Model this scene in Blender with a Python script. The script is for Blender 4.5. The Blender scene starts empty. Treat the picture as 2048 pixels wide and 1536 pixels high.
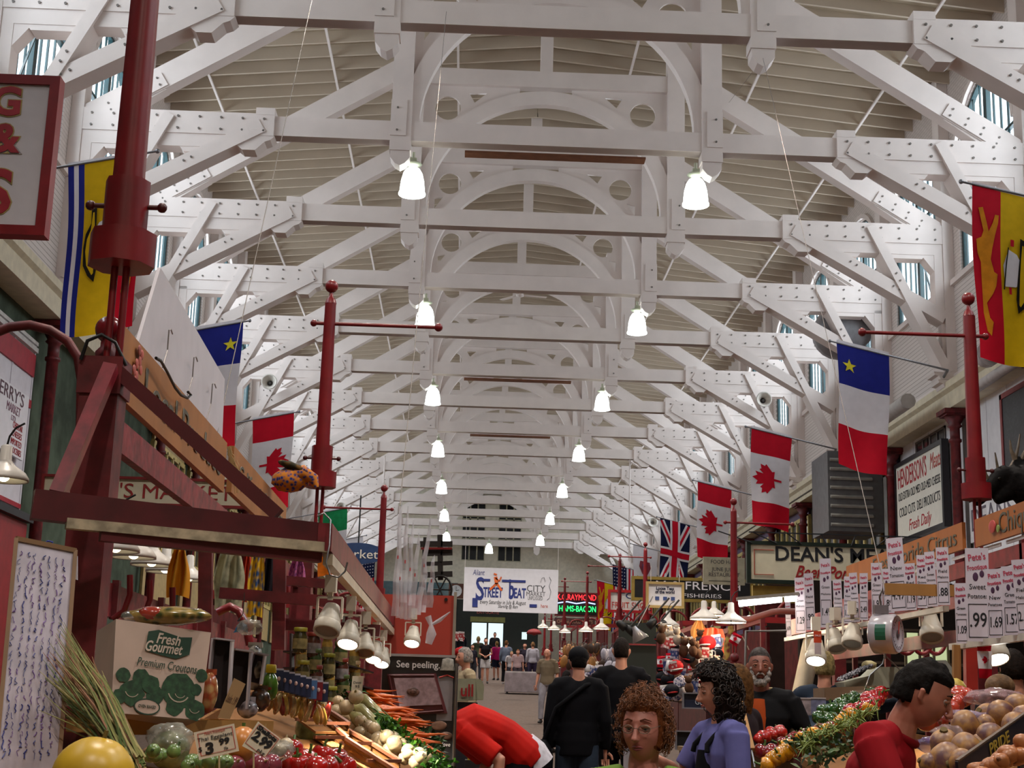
import bpy, bmesh, math, random
from mathutils import Vector, Matrix, Euler, noise
R=random.Random(11)
pi=math.pi
scene=bpy.context.scene
COL=scene.collection
# ---------------------------------------------------------------- camera
FPX=2917.46; YAW,PITCH,ROLL=0.026394,0.22276,0.0281706
CAMP=Vector((-1.3066,0,0))
_F=Vector((math.sin(YAW)*math.cos(PITCH),math.cos(YAW)*math.cos(PITCH),math.sin(PITCH)))
_r=Vector((math.cos(YAW),-math.sin(YAW),0)); _u=_r.cross(_F)
_R=_r*math.cos(ROLL)+_u*math.sin(ROLL); _U=_u*math.cos(ROLL)-_r*math.sin(ROLL)
cam=bpy.data.objects.new('camera',bpy.data.cameras.new('camera')); COL.objects.link(cam)
cam.data.sensor_width=36; cam.data.lens=FPX*36/2048; cam.data.clip_end=400; cam.data.clip_start=.05
cam.matrix_world=Matrix(((_R.x,_U.x,-_F.x,CAMP.x),(_R.y,_U.y,-_F.y,CAMP.y),(_R.z,_U.z,-_F.z,CAMP.z),(0,0,0,1)))
scene.camera=cam
def ray(u,v): return _F+_R*((u-1024)/FPX)-_U*((v-768)/FPX)
def at(u,v,Y):                       # the place a photo point has at distance Y down the hall
    d=ray(u,v); return CAMP+d*(Y/d.y)
def onx(u,v,x):
    d=ray(u,v); return CAMP+d*((x-CAMP.x)/d.x)
def fz(y): return -1.90+.055*y        # the floor climbs away from the camera
# ---------------------------------------------------------------- world, exposure
scene.view_settings.view_transform='Standard'; scene.view_settings.look='None'
scene.view_settings.exposure=0.0; scene.view_settings.gamma=1; scene.view_settings.use_curve_mapping=False
w=bpy.data.worlds.new('sky'); scene.world=w; w.use_nodes=True
bg=w.node_tree.nodes['Background']; bg.inputs[0].default_value=(.80,.90,1,1); bg.inputs[1].default_value=2.5
scene.cycles.max_bounces=6; scene.cycles.diffuse_bounces=4; scene.cycles.use_adaptive_sampling=True; scene.cycles.adaptive_threshold=.02; scene.cycles.caustics_reflective=False; scene.cycles.caustics_refractive=False
YT=[19.6205+4.50585*i for i in range(16)]      # truss planes
def area(name,loc,rot,sx,sy,power,col=(1,1,1)):
    l=bpy.data.lights.new(name,'AREA'); l.shape='RECTANGLE'; l.size=sx; l.size_y=sy; l.energy=power; l.color=col
    o=bpy.data.objects.new(name,l); o.location=loc; o.rotation_euler=rot; COL.objects.link(o); return o
# daylight outside every clerestory window (bright overcast sky)
for i in range(-4,15):
    y=YT[0]+4.50585*i+2.25
    for s in (-1,1):
        area('window_daylight',(s*9.6,y,11.2),(0,s*math.radians(82),0),3.6,3.0,340,(.97,.96,1))
# ---------------------------------------------------------------- materials
MC={}
def lin(h):
    h=h.lstrip('#'); c=[int(h[i:i+2],16)/255 for i in (0,2,4)]
    return [x/12.92 if x<=.04045 else ((x+.055)/1.055)**2.4 for x in c]
def M(col,rough=.6,metal=0,var=.08,scale=6,bump=0,emit=0,spec=.5,kind='noise',col2=None,alpha=1,coat=0,trans=0):
    key=(col,rough,metal,var,scale,bump,emit,spec,kind,col2,alpha,coat,trans)
    if key in MC: return MC[key]
    m=bpy.data.materials.new('paint_'+col.strip('#')); m.use_nodes=True; nt=m.node_tree; N=nt.nodes; L=nt.links
    b=N['Principled BSDF']; c=lin(col)
    b.inputs['Roughness'].default_value=rough; b.inputs['Metallic'].default_value=metal
    b.inputs['Specular IOR Level'].default_value=spec if rough<.65 else .12
    if coat: b.inputs['Coat Weight'].default_value=coat; b.inputs['Coat Roughness'].default_value=.08
    if trans: b.inputs['Transmission Weight'].default_value=trans
    tc=N.new('ShaderNodeTexCoord')
    if kind=='noise':
        t=N.new('ShaderNodeTexNoise'); t.inputs['Scale'].default_value=scale; t.inputs['Detail'].default_value=4
    elif kind=='wood':
        mp=N.new('ShaderNodeMapping'); mp.inputs['Scale'].default_value=(1,1,.12)
        L.new(tc.outputs['Object'],mp.inputs[0]); t=N.new('ShaderNodeTexNoise'); t.inputs['Scale'].default_value=scale; t.inputs['Detail'].default_value=6
        L.new(mp.outputs[0],t.inputs['Vector'])
    elif kind=='spots':
        t=N.new('ShaderNodeTexVoronoi'); t.inputs['Scale'].default_value=scale
    if kind!='wood': L.new(tc.outputs['Object'],t.inputs['Vector'])
    rp=N.new('ShaderNodeValToRGB'); e=rp.color_ramp.elements
    c2=lin(col2) if col2 else [max(0,x*(1-var*2)) for x in c]
    lo,hi=(.35,.65) if kind!='spots' else (.25,.6)
    e[0].position=lo; e[0].color=(*c2,1); e[1].position=hi; e[1].color=(*[min(1,x*(1+var)) for x in c],1)
    L.new(t.outputs[0],rp.inputs[0]); L.new(rp.outputs[0],b.inputs['Base Color'])
    if bump:
        bp=N.new('ShaderNodeBump'); bp.inputs['Strength'].default_value=bump; bp.inputs['Distance'].default_value=.02
        L.new(t.outputs[0],bp.inputs['Height']); L.new(bp.outputs[0],b.inputs['Normal'])
    if emit:
        b.inputs['Emission Color'].default_value=(*c,1); b.inputs['Emission Strength'].default_value=emit
    if alpha<1: b.inputs['Alpha'].default_value=alpha
    MC[key]=m; return m
def brick_mat(col,mortar,sx,sy,bump=.6,name='brick'):
    m=bpy.data.materials.new(name); m.use_nodes=True; nt=m.node_tree; N=nt.nodes; L=nt.links; b=N['Principled BSDF']
    tc=N.new('ShaderNodeTexCoord'); sp=N.new('ShaderNodeSeparateXYZ'); cb=N.new('ShaderNodeCombineXYZ')
    L.new(tc.outputs['Object'],sp.inputs[0]); L.new(sp.outputs[1],cb.inputs[0]); L.new(sp.outputs[2],cb.inputs[1])
    br=N.new('ShaderNodeTexBrick'); L.new(cb.outputs[0],br.inputs[0]); br.inputs['Scale'].default_value=1
    br.inputs['Brick Width'].default_value=sx; br.inputs['Row Height'].default_value=sy; br.inputs['Mortar Size'].default_value=.006
    br.inputs['Color1'].default_value=(*lin(col),1); br.inputs['Color2'].default_value=(*[x*.93 for x in lin(col)],1); br.inputs['Mortar'].default_value=(*lin(mortar),1)
    L.new(br.outputs[0],b.inputs['Base Color']); b.inputs['Roughness'].default_value=.6
    bp=N.new('ShaderNodeBump'); bp.inputs['Strength'].default_value=bump; bp.inputs['Distance'].default_value=.01; bp.invert=True
    L.new(br.outputs['Fac'],bp.inputs['Height']); L.new(bp.outputs[0],b.inputs['Normal']); return m
WHITE=M('#e6dbd6',.5,var=.03,scale=1.5); CREAM=M('#d8cdb2',.6,var=.05); CEIL=M('#ab9b86',.7,var=.04,scale=1)
RED=M('#7c1219',.38,var=.12,scale=5); DRED=M('#6a1a20',.5,var=.22,scale=9,bump=.15); BLACK=M('#121214',.5); STEEL=M('#9a9a9c',.3,metal=1)
LAMPW=M('#d8d0bf',.4,var=.05); DKBOLT=M('#77706a',.5)
def glow(col,st):
    k=('g',col,st)
    if k in MC: return MC[k]
    m=bpy.data.materials.new('lit_'+col.strip('#')); m.use_nodes=True; nt=m.node_tree; nt.nodes.clear()
    e=nt.nodes.new('ShaderNodeEmission'); o=nt.nodes.new('ShaderNodeOutputMaterial'); nt.links.new(e.outputs[0],o.inputs[0])
    e.inputs[0].default_value=(*lin(col),1); e.inputs[1].default_value=st; MC[k]=m; return m
def glass_mat(tint=(.85,.93,.95),gl=.12):
    k=('glass',tint,gl)
    if k in MC: return MC[k]
    m=bpy.data.materials.new('window_glass'); m.use_nodes=True; nt=m.node_tree; nt.nodes.clear(); N=nt.nodes
    a=N.new('ShaderNodeBsdfTransparent'); a.inputs[0].default_value=(*tint,1); g=N.new('ShaderNodeBsdfGlossy'); g.inputs['Roughness'].default_value=.05
    x=N.new('ShaderNodeMixShader'); x.inputs[0].default_value=gl; o=N.new('ShaderNodeOutputMaterial')
    nt.links.new(a.outputs[0],x.inputs[1]); nt.links.new(g.outputs[0],x.inputs[2]); nt.links.new(x.outputs[0],o.inputs[0]); MC[k]=m; return m
# ---------------------------------------------------------------- mesh building
class MB:
    def __init__(s): s.v=[]; s.f=[]; s.m=[]; s.cur=0; s.sm=[]; s.smooth=False
    def add(s,vs,fs,sm=None):
        b=len(s.v); s.v+= [tuple(p) for p in vs]
        for f in fs: s.f.append([b+i for i in f]); s.m.append(s.cur); s.sm.append(s.smooth if sm is None else sm)
    def mat(s,i): s.cur=i; return s
    def box(s,c,d,rot=None):
        x,y,z=d[0]/2,d[1]/2,d[2]/2; vs=[Vector((a*x,b*y,e*z)) for a in(-1,1) for b in(-1,1) for e in(-1,1)]
        if rot is not None: vs=[rot@p for p in vs]
        s.add([p+Vector(c) for p in vs],[(0,1,3,2),(4,6,7,5),(0,4,5,1),(2,3,7,6),(0,2,6,4),(1,5,7,3)],False); return s
    def span(s,a,b): return s.box([(a[i]+b[i])/2 for i in range(3)],[abs(b[i]-a[i]) for i in range(3)])
    def bar(s,p,q,w,h,up=(0,0,1),w2=None,h2=None):   # w sideways, h along up
        p,q=Vector(p),Vector(q); d=(q-p).normalized(); sd=d.cross(Vector(up))
        if sd.length<1e-4: sd=d.cross(Vector((0,1,0)))
        sd.normalize(); u=sd.cross(d); vs=[]
        for c,ww,hh in ((p,w,h),(q,w2 or w,h2 or h)):
            for a,b in((-1,-1),(1,-1),(1,1),(-1,1)): vs.append(c+sd*(a*ww/2)+u*(b*hh/2))
        s.add(vs,[(3,2,1,0),(4,5,6,7),(0,1,5,4),(1,2,6,5),(2,3,7,6),(3,0,4,7)],False); return s
    def path(s,pts,rad,seg=10,cap=True,flat=1.0,upv=(0,0,1)):
        pts=[Vector(p) for p in pts]; n=len(pts); rad=rad if isinstance(rad,(list,tuple)) else [rad]*n
        vs=[];prev=None
        for i,p in enumerate(pts):
            d=(pts[min(i+1,n-1)]-pts[max(i-1,0)])
            if d.length<1e-7: d=Vector((0,0,1))
            d.normalize()
            if prev is None:
                a=d.cross(Vector(upv)); 
                if a.length<.05: a=d.cross(Vector((1,0,0)))
                a.normalize()
            else:
                a=prev-d*prev.dot(d)
                if a.length<1e-4: a=d.cross(Vector((1,0,0)))
                a.normalize()
            prev=a; b=d.cross(a); r=rad[i]; ra,rb=(r if isinstance(r,(tuple,list)) else (r,r*flat))
            for k in range(seg): t=2*pi*k/seg; vs.append(p+a*(math.cos(t)*ra)+b*(math.sin(t)*rb))
        fs=[]
        for i in range(n-1):
            for k in range(seg): k2=(k+1)%seg; fs.append((i*seg+k,i*seg+k2,(i+1)*seg+k2,(i+1)*seg+k))
        s.add(vs,fs,seg>5)
        if cap: s.add(vs[:seg],[list(range(seg))[::-1]],False); s.add(vs[-seg:],[list(range(seg))],False)
        return s
    def tube(s,p,q,r,r2=None,seg=10): return s.path([p,q],[r,r2 if r2 is not None else r],seg)
    def lathe(s,prof,seg=20,mat=None,caps=True):      # prof: (r,z)
        mat=mat or Matrix(); vs=[]
        for r,z in prof:
            for k in range(seg): t=2*pi*k/seg; vs.append(mat@Vector((r*math.cos(t),r*math.sin(t),z)))
        fs=[]
        for i in range(len(prof)-1):
            for k in range(seg): k2=(k+1)%seg; fs.append((i*seg+k,i*seg+k2,(i+1)*seg+k2,(i+1)*seg+k))
        s.add(vs,fs,True)
        if caps:
            if prof[0][0]>1e-4: s.add(vs[:seg],[list(range(seg))[::-1]],False)
            if prof[-1][0]>1e-4: s.add(vs[-seg:],[list(range(seg))],False)
        return s
    def ball(s,c,r,seg=14,rings=9,fn=None,rot=None):
        r=r if isinstance(r,(tuple,list)) else (r,r,r); c=Vector(c); vs=[]
        for i in range(rings+1):
            ph=pi*i/rings
            for k in range(seg):
                t=2*pi*k/seg; d=Vector((math.sin(ph)*math.cos(t),math.sin(ph)*math.sin(t),math.cos(ph)))
                q=fn(d) if fn else 1.0
                p=Vector((d.x*r[0],d.y*r[1],d.z*r[2]))*q if not isinstance(q,Vector) else q
                if rot is not None: p=rot@p
                vs.append(c+p)
        fs=[]
        for i in range(rings):
            for k in range(seg):
                k2=(k+1)%seg
                if i==0: fs.append((k,(i+1)*seg+k,(i+1)*seg+k2))
                elif i==rings-1: fs.append((i*seg+k,(i+1)*seg+k,i*seg+k2))
                else: fs.append((i*seg+k,(i+1)*seg+k,(i+1)*seg+k2,i*seg+k2))
        s.add(vs,fs,True); return s
    def prism(s,poly,vec):                            # poly: 3d points (convex or simple), extruded both ways half
        v=Vector(vec)/2; n=len(poly); P=[Vector(p) for p in poly]
        vs=[p-v for p in P]+[p+v for p in P]
        fs=[list(range(n))[::-1],[n+i for i in range(n)]]+[(i,(i+1)%n,n+(i+1)%n,n+i) for i in range(n)]
        s.add(vs,fs,False); return s
    def grid(s,fn,nu,nv,sm=True):
        vs=[fn(i/nu,j/nv) for j in range(nv+1) for i in range(nu+1)]; W=nu+1
        s.add(vs,[(j*W+i,j*W+i+1,(j+1)*W+i+1,(j+1)*W+i) for j in range(nv) for i in range(nu)],sm); return s
    def build(s,name,mats,parent=None,loc=None,rotz=0,fix=False):
        me=bpy.data.meshes.new(name); me.from_pydata(s.v,[],s.f)
        mats=mats if isinstance(mats,(list,tuple)) else [mats]
        for m in mats: me.materials.append(m)
        me.polygons.foreach_set('material_index',s.m); me.polygons.foreach_set('use_smooth',s.sm); me.update()
        if fix:
            bm=bmesh.new(); bm.from_mesh(me); bmesh.ops.remove_doubles(bm,verts=bm.verts,dist=1e-5); bmesh.ops.recalc_face_normals(bm,faces=bm.faces); bm.to_mesh(me); bm.free()
        o=bpy.data.objects.new(name,me); COL.objects.link(o)
        if parent is not None: o.parent=parent
        if loc is not None: o.location=loc
        o.rotation_euler.z=rotz
        return o
def tag(o,label=None,cat=None,group=None,kind=None):
    if label: o['label']=label
    if cat: o['category']=cat
    if group: o['group']=group
    if kind: o['kind']=kind
    return o
def empty(name,loc=(0,0,0),rz=0,label=None,cat=None,group=None,kind=None,rot=None):
    o=bpy.data.objects.new(name,None); COL.objects.link(o); o.location=loc
    o.rotation_euler=rot if rot is not None else (0,0,rz)
    o.empty_display_size=.1; return tag(o,label,cat,group,kind)
def kids(o): return [c for c in bpy.data.objects if c.parent==o]
def dup(o,loc=None,rot=None,label=None,group=None,scale=None):
    r=_cp(o,None)
    if loc is not None: r.location=loc
    if rot is not None: r.rotation_euler=rot
    if scale is not None: r.scale=(scale,)*3 if not isinstance(scale,(tuple,list)) else scale
    return tag(r,label,None,group)
def _cp(o,parent):
    c=o.copy(); COL.objects.link(c); c.parent=parent
    for ch in o.children: _cp(ch,c)
    return c
def shape2d(name,loops,depth,mat,parent=None,matrix=None,bevel=0):
    """flat outline with holes, given as loops of (x,y), thickness depth along local z"""
    cu=bpy.data.curves.new(name,'CURVE'); cu.dimensions='2D'; cu.fill_mode='BOTH'; cu.extrude=depth/2
    for lp in loops:
        sp=cu.splines.new('POLY'); sp.points.add(len(lp)-1)
        for i,(x,y) in enumerate(lp): sp.points[i].co=(x,y,0,1)
        sp.use_cyclic_u=True
    t=bpy.data.objects.new('t',cu); me=bpy.data.meshes.new_from_object(t); bpy.data.objects.remove(t); bpy.data.curves.remove(cu)
    me.name=name; me.materials.clear(); me.materials.append(mat)
    if matrix is not None: me.transform(matrix)
    o=bpy.data.objects.new(name,me); COL.objects.link(o)
    if parent is not None: o.parent=parent
    return o
def text(s,size,mat,parent,matrix,depth=.004,width=None,shear=0,bold=0,name='lettering',align='CENTER',spacing=1,outline=False):
    cu=bpy.data.curves.new(name,'FONT'); cu.body=s; cu.size=size; cu.align_x=align; cu.align_y='CENTER'; cu.extrude=depth/2; cu.shear=shear; cu.space_character=spacing
    if bold: cu.offset=bold
    cu.resolution_u=3
    t=bpy.data.objects.new('t',cu); me=bpy.data.meshes.new_from_object(t); bpy.data.objects.remove(t); bpy.data.curves.remove(cu)
    if width and len(me.vertices):
        xs=[v.co.x for v in me.vertices]; k=width/(max(xs)-min(xs)); me.transform(Matrix.Diagonal((k,1,1,1)))
    me.name=name; me.materials.clear(); me.materials.append(mat); me.transform(matrix)
    o=bpy.data.objects.new(name,me); COL.objects.link(o); o.parent=parent; return o
def frame(o,xd,yd):                   # matrix: local x->xd, local y->yd, origin o
    x=Vector(xd).normalized(); y=Vector(yd); y=(y-x*y.dot(x)).normalized(); z=x.cross(y); o=Vector(o)
    return Matrix(((x.x,y.x,z.x,o.x),(x.y,y.y,z.y,o.y),(x.z,y.z,z.z,o.z),(0,0,0,1)))
FACE=lambda o: frame(o,(1,0,0),(0,0,1))     # text facing the camera (towards -y)
def arc(cx,cy,r,a0,a1,n,ry=None): ry=ry or r; return [(cx+r*math.cos(math.radians(a0+(a1-a0)*i/n)),cy+ry*math.sin(math.radians(a0+(a1-a0)*i/n))) for i in range(n+1)]
ORD=['first','second','third','fourth','fifth','sixth','seventh','eighth','ninth','tenth','eleventh','twelfth','thirteenth','fourteenth','fifteenth','sixteenth','seventeenth']
# ================================================================ the hall
XZ=Matrix(((1,0,0,0),(0,0,-1,0),(0,1,0,0),(0,0,0,1)))     # 2d (x,y)->(x,z), thickness along y
Y0,Y1=-6.0,88.6
fl=MB(); fl.add([(-12,Y0,fz(Y0)),(12,Y0,fz(Y0)),(12,Y1+.5,fz(Y1+.5)),(-12,Y1+.5,fz(Y1+.5)),(-12,Y0,fz(Y0)-.2),(12,Y0,fz(Y0)-.2),(12,Y1+.5,fz(Y1+.5)-.2),(-12,Y1+.5,fz(Y1+.5)-.2)],[(0,1,2,3),(7,6,5,4),(0,4,5,1),(1,5,6,2),(2,6,7,3),(3,7,4,0)])
tag(fl.build('floor',M('#5f524b',.8,var=.12,scale=14)),kind='structure')
def cz(x): return 14.35-.095*abs(x)
c=MB()
for s in (-1,1): c.add([(0,Y0,cz(0)),(s*8.9,Y0,cz(8.9)),(s*8.9,Y1,cz(8.9)),(0,Y1,cz(0)),(0,Y0,cz(0)+.1),(s*8.9,Y0,cz(8.9)+.1),(s*8.9,Y1,cz(8.9)+.1),(0,Y1,cz(0)+.1)],[(0,1,2,3),(4,5,6,7),(0,1,5,4),(1,2,6,5),(2,3,7,6)])
ce=tag(c.build('ceiling',CEIL),kind='structure')
c=MB(); y=Y0+.3
while y<Y1-.1:
    for s in (-1,1): c.bar((0,y,cz(0)-.13),(s*8.55,y,cz(8.55)-.13),.055,.26)
    y+=.644
c.build('ceiling_joist',M('#c4b5a2',.5,var=.03,scale=1),ce)
c=MB()
for x in (1.9,4.6,7.3):
    for s in (-1,1): c.bar((s*x,Y0,cz(x)-.29),(s*x,Y1,cz(x)-.29),.05,.045)
c.build('ceiling_strip',WHITE,ce)
BR=brick_mat('#ddd2cc','#b9aea6',.22,.075,.5,'painted_brick')
BOARD=brick_mat('#dcd2cd','#a3988f',40,.09,.9,'painted_boards')
WC=2.45; WW=1.6; SILL=9.0; SPR=11.05            # window centre after a truss, half width, sill, springing
def window(n,s,y):
    e=tag(empty('window_%d'%n,(s*8.62,y+WC,0)),kind='structure')
    f=MB(); D=M('#1c3b40',.4)
    ring=arc(0,SPR,WW,0,180,14)
    for yy in (-WW+.04,0,WW-.04): f.bar((0,yy,SILL),(0,yy,SPR+(WW*.97 if yy==0 else .1)),.09,.10 if yy else .17)
    for i in range(14): f.bar((0,ring[i][0],ring[i][1]),(0,ring[i+1][0],ring[i+1][1]),.1,.1,(1,0,0))
    for k in range(9):
        yy=-WW+.16+k*(2*WW-.32)/8; zt=SPR+math.sqrt(max(0,WW*WW-yy*yy))
        f.bar((0,yy,SILL),(0,yy,zt),.035,.035)
    for z in (SILL+.03,SPR): f.bar((0,-WW,z),(0,WW,z),.08,.06)
    f.bar((-.05*s,-.9,SILL+.1),(-.05*s,.75,SPR+.9),.03,.03)
    f.build('window_frame',D,e)
    t=MB(); r2=arc(0,SPR,WW+.09,0,180,14)
    for i in range(14): t.bar((-s*.1,r2[i][0],r2[i][1]),(-s*.1,r2[i+1][0],r2[i+1][1]),.12,.16,(1,0,0))
    t.build('window_surround',WHITE,e)
    p=MB(); p.add([(s*.03,a,b) for a,b in [(-WW,SILL)]+[(WW,SILL)]+ring],[list(range(17))])
    p.build('window_pane',glass_mat(),e)
k=0; SIDE={-1:'left',1:'right'}
YZ=lambda x: Matrix(((0,0,1,x),(1,0,0,0),(0,1,0,0),(0,0,0,1)))
for s in (-1,1):
    loops=[[(Y0,6.7),(Y1,6.7),(Y1,13.6),(Y0,13.6)]]
    for i in range(-4,15):
        y=YT[0]+4.50585*i; k+=1; window(k,s,y)
        loops.append([(y+WC-WW,SILL),(y+WC+WW,SILL)]+arc(y+WC,SPR,WW,0,180,16)[:-1]+[(y+WC-WW,SPR)])
    w_=shape2d('wall_'+SIDE[s],loops,.35,BR,None,YZ(s*8.7)); tag(w_,kind='structure')
    # boarded dado under the sills, sill trim and cornice
    d=MB(); d.span((s*8.5,Y0,6.9),(s*8.53,Y1,8.86)); d.build('wall_boarding',BOARD,w_)
    d=MB(); d.span((s*8.42,Y0,8.86),(s*8.56,Y1,8.98)); d.span((s*8.40,Y0,6.86),(s*8.54,Y1,6.98)); d.build('wall_rail',WHITE,w_)
    d=MB()
    d.prism([(s*8.3,0,6.28),(s*8.3,0,6.6),(s*8.22,0,6.66),(s*8.22,0,6.8),(s*8.34,0,6.88),(s*9.6,0,6.88),(s*9.6,0,6.28)],(0,Y1-Y0,0))
    o=d.build('trim_%d'%(1 if s<0 else 2),CREAM); o.location.y=(Y0+Y1)/2; tag(o,kind='structure')
    d=MB(); d.span((s*8.27,Y0,6.40),(s*8.302,Y1,6.43)); d.build('trim_groove',M('#4a4236'),o)
# ---------------------------------------------------------------- roof trusses
CB=9.79; CT=10.15
def make_truss():
    T=empty('roof_truss',(0,0,0))
    b=MB(); b.span((-5.2,0,CB),(5.2,.28,CT)); b.span((-8.45,0.02,CB),(8.45,.26,CT)); b.build('bottom_chord',WHITE,T)
    for s in (-1,1):
        b=MB(); b.span((s*4.97,-.05,CB-.03),(s*8.4,.33,CT+.02)); b.span((s*4.97,-.055,CT),(s*5.3,.335,CT+.13))
        b.mat(1)
        for r in range(9):
            for z in (CB+.06,CT-.08):
                x=s*(5.15+r*.375); b.tube((x,-.07,z),(x,-.05,z),.022,seg=6)
        b.build('splice_plate',[WHITE,DKBOLT],T)
        b=MB(); b.span((s*5.75,-.03,CB-.27),(s*8.35,.3,CB-.03)); b.span((s*8.12,-.03,8.3),(s*8.35,.3,CB-.2))
        for x0,x1 in ((6.0,6.6),(7.15,7.95)):
            b.prism([(s*x0,.13,CB-.26),(s*(x0+.08),.13,CB-.36),(s*(x1-.08),.13,CB-.36),(s*x1,.13,CB-.26)],(0,.3,0))
        b.prism([(s*7.85,.13,CB-.27),(s*8.12,.13,CB-.27),(s*8.12,.13,CB-.62)],(0,.3,0))
        b.build('bolster',WHITE,T)
        b=MB(); b.bar((s*5.18,.13,CB+.16),(s*8.3,.13,8.18),.40,.26,(0,0,1))
        b.mat(1)
        for q in (.38,.42,.66,.70):
            p=Vector((s*5.18,.13,CB+.16)).lerp(Vector((s*8.3,.13,8.18)),q); b.tube(p+Vector((0,-.22,.03)),p+Vector((0,-.2,.03)),.02,seg=6)
        b.build('diagonal_brace',[WHITE,DKBOLT],T)
        b=MB(); b.bar((s*6.8,.13,CT-.05),(s*8.32,.13,7.02),.46,.19,(1,0,0))
        b.mat(1)
        for q in (.33,.38):
            p=Vector((s*6.8,.13,CT-.05)).lerp(Vector((s*8.32,.13,7.02)),q); b.tube(p+Vector((0,-.25,0)),p+Vector((0,-.23,0)),.02,seg=6)
        b.build('steep_brace',[WHITE,DKBOLT],T)
        b=MB(); P=[(5.62,CB-.03),(4.95,CB-.03),(5.02,CB-.1),(5.12,CB-.14),(5.2,CB-.22),(5.28,CB-.30),(5.5,CB-.30),(5.62,CB-.2)]
        b.prism([(s*x,.13,z) for x,z in P],(0,.34,0)); b.build('scroll_corbel',WHITE,T)
        b=MB(); b.bar((s*8.36,.14,9.95),(s*2.8,.14,13.42),.30,.42,(0,0,1)); b.build('principal_rafter',WHITE,T)
        b=MB()
        def rz(x): return 9.95+(8.36-x)*.624
        b.bar((s*8.2,-.02,rz(8.2)-.06),(s*6.95,-.02,rz(6.95)-.06),.035,.27,(0,0,1)); b.prism([(s*8.3,.14,CT),(s*7.55,.14,CT),(s*6.9,.14,rz(6.9)-.27),(s*7.0,.14,rz(7)-.2)],(0,.26,0))
        b.mat(1)
        for r in range(4):
            for q in (-1,1):
                x=7.05+r*.27+q*.03; z=rz(x)-.06+q*.08; b.tube((s*x,-.055,z),(s*x,-.035,z),.02,seg=6)
        b.build('heel_block',[WHITE,DKBOLT],T)
        b=MB(); b.span((s*2.57,-.02,CB-.05),(s*2.93,.3,13.72)); b.span((s*2.66,-.04,CB+.08),(s*2.94,-.02,CB+.75))
        b.mat(1)
        for z in (CB+.18,CB+.6): b.tube((s*2.82,-.055,z),(s*2.82,-.04,z),.02,seg=6)
        b.build('queen_post',[WHITE,DKBOLT],T)
        b=MB(); b.span((s*2.56,-.03,CB-.19),(s*2.94,.31,CB-.02))
        b.prism([(s*2.58,.14,CB-.19),(s*2.58,.14,CB-.32),(s*2.66,.14,CB-.42),(s*2.75,.14,CB-.47),(s*2.84,.14,CB-.42),(s*2.92,.14,CB-.32),(s*2.92,.14,CB-.19)],(0,.3,0))
        b.build('pendant_boss',WHITE,T)
        b=MB(); b.span((s*8.3,-.06,6.95),(s*8.52,.34,13.5)); b.span((s*8.24,.02,6.95),(s*8.32,.26,8.6)); b.build('wall_post',WHITE,T)
        b=MB()
        for z,x in ((7.02,8.0),(6.86,8.08)): b.prism([(s*8.5,.14,z),(s*x,.14,z),(s*(x+.02),.14,z-.06),(s*(x+.1),.14,z-.08),(s*(x+.13),.14,z-.15),(s*8.5,.14,z-.15)],(0,.5,0))
        b.build('wall_corbel',WHITE,T)
    b=MB(); b.span((-2.6,.02,12.94),(2.6,.26,13.3)); b.build('straining_beam',WHITE,T)
    b=MB(); b.span((-.13,.03,13.25),(.13,.25,14.3)); b.build('king_post',WHITE,T)
    zc=10.12; ri,ro=2.44,2.74
    lp=arc(0,zc,ro,0,180,36)+arc(0,zc,ri,180,0,36)
    shape2d('arch',[lp],.2,WHITE,T,Matrix.Translation((0,.14,0))@XZ)
    for s in (-1,1):
        out=[(s*2.6,12.96),(s*.55,12.96)]+[(s*x,z) for x,z in arc(0,zc,2.70,78,16,12)]+[(s*2.6,10.9)]
        hole=[(s*2.06+.27*math.cos(a*pi/10),12.44+.27*math.sin(a*pi/10)) for a in range(20)]
        t1=[(s*1.62,12.78),(s*1.25,12.8),(s*1.5,12.58)]; t2=[(s*2.42,12.05),(s*2.22,12.08),(s*2.42,11.78)]
        shape2d('spandrel',[out,hole,t1,t2],.06,WHITE,T,Matrix.Translation((0,.16,0))@XZ)
    return T
T0=make_truss(); 
for i in range(-4,16):
    t=T0 if i==-4 else dup(T0)
    t.location=(0,YT[0]+4.50585*i,0)
    if i>=0: tag(t,'white bolted timber roof truss with arched centre, %s one back from the camera'%ORD[i] if i else 'white timber roof truss crossing the very top of the photo','roof truss','white roof trusses')
    else: tag(t,'white timber roof truss overhead, above the top of the photo','roof truss','roof trusses overhead')
# end wall
EW=shape2d('wall_end',[[(-9.6,1.5),(9.6,1.5),(9.6,14.4),(-9.6,14.4)],[(-1.9,fz(88)+0.02),(1.9,fz(88)+.02),(1.9,5.2),(-1.9,5.2)],
   [(-1.75,9.0),(-.35,9.0),(-.35,12.9),(-1.75,12.9)],[(.45,9.0),(1.85,9.0),(1.85,12.9),(.45,12.9)]],.3,M('#d5cdbb',.7,var=.05),None,Matrix.Translation((0,88.4,0))@XZ); tag(EW,kind='structure')
for n,x0 in ((39,-1.75),(40,.45)):
    e=tag(empty('window_%d'%n,(x0,88.3,9)),kind='structure'); f=MB(); W=WHITE
    for x in (0,.47,.93,1.4): f.bar((x,0,0),(x,0,3.9),.08,.08)
    for z in (0,1.1,1.3,2.5,2.7,3.85): f.bar((0,0,z),(1.4,0,z),.08,.1)
    f.build('window_frame',M('#a9a48c'),e); p=MB(); p.add([(0,.1,0),(1.4,.1,0),(1.4,.1,3.9),(0,.1,3.9)],[(0,1,2,3)]); p.build('window_pane',M('#20242a',.15),e)
# back of the hall behind the camera
b=MB(); b.span((-9.6,Y0-.2,-2.6),(9.6,Y0,14.5)); tag(b.build('wall_back',M('#b8ab98',.7)),kind='structure')
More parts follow.
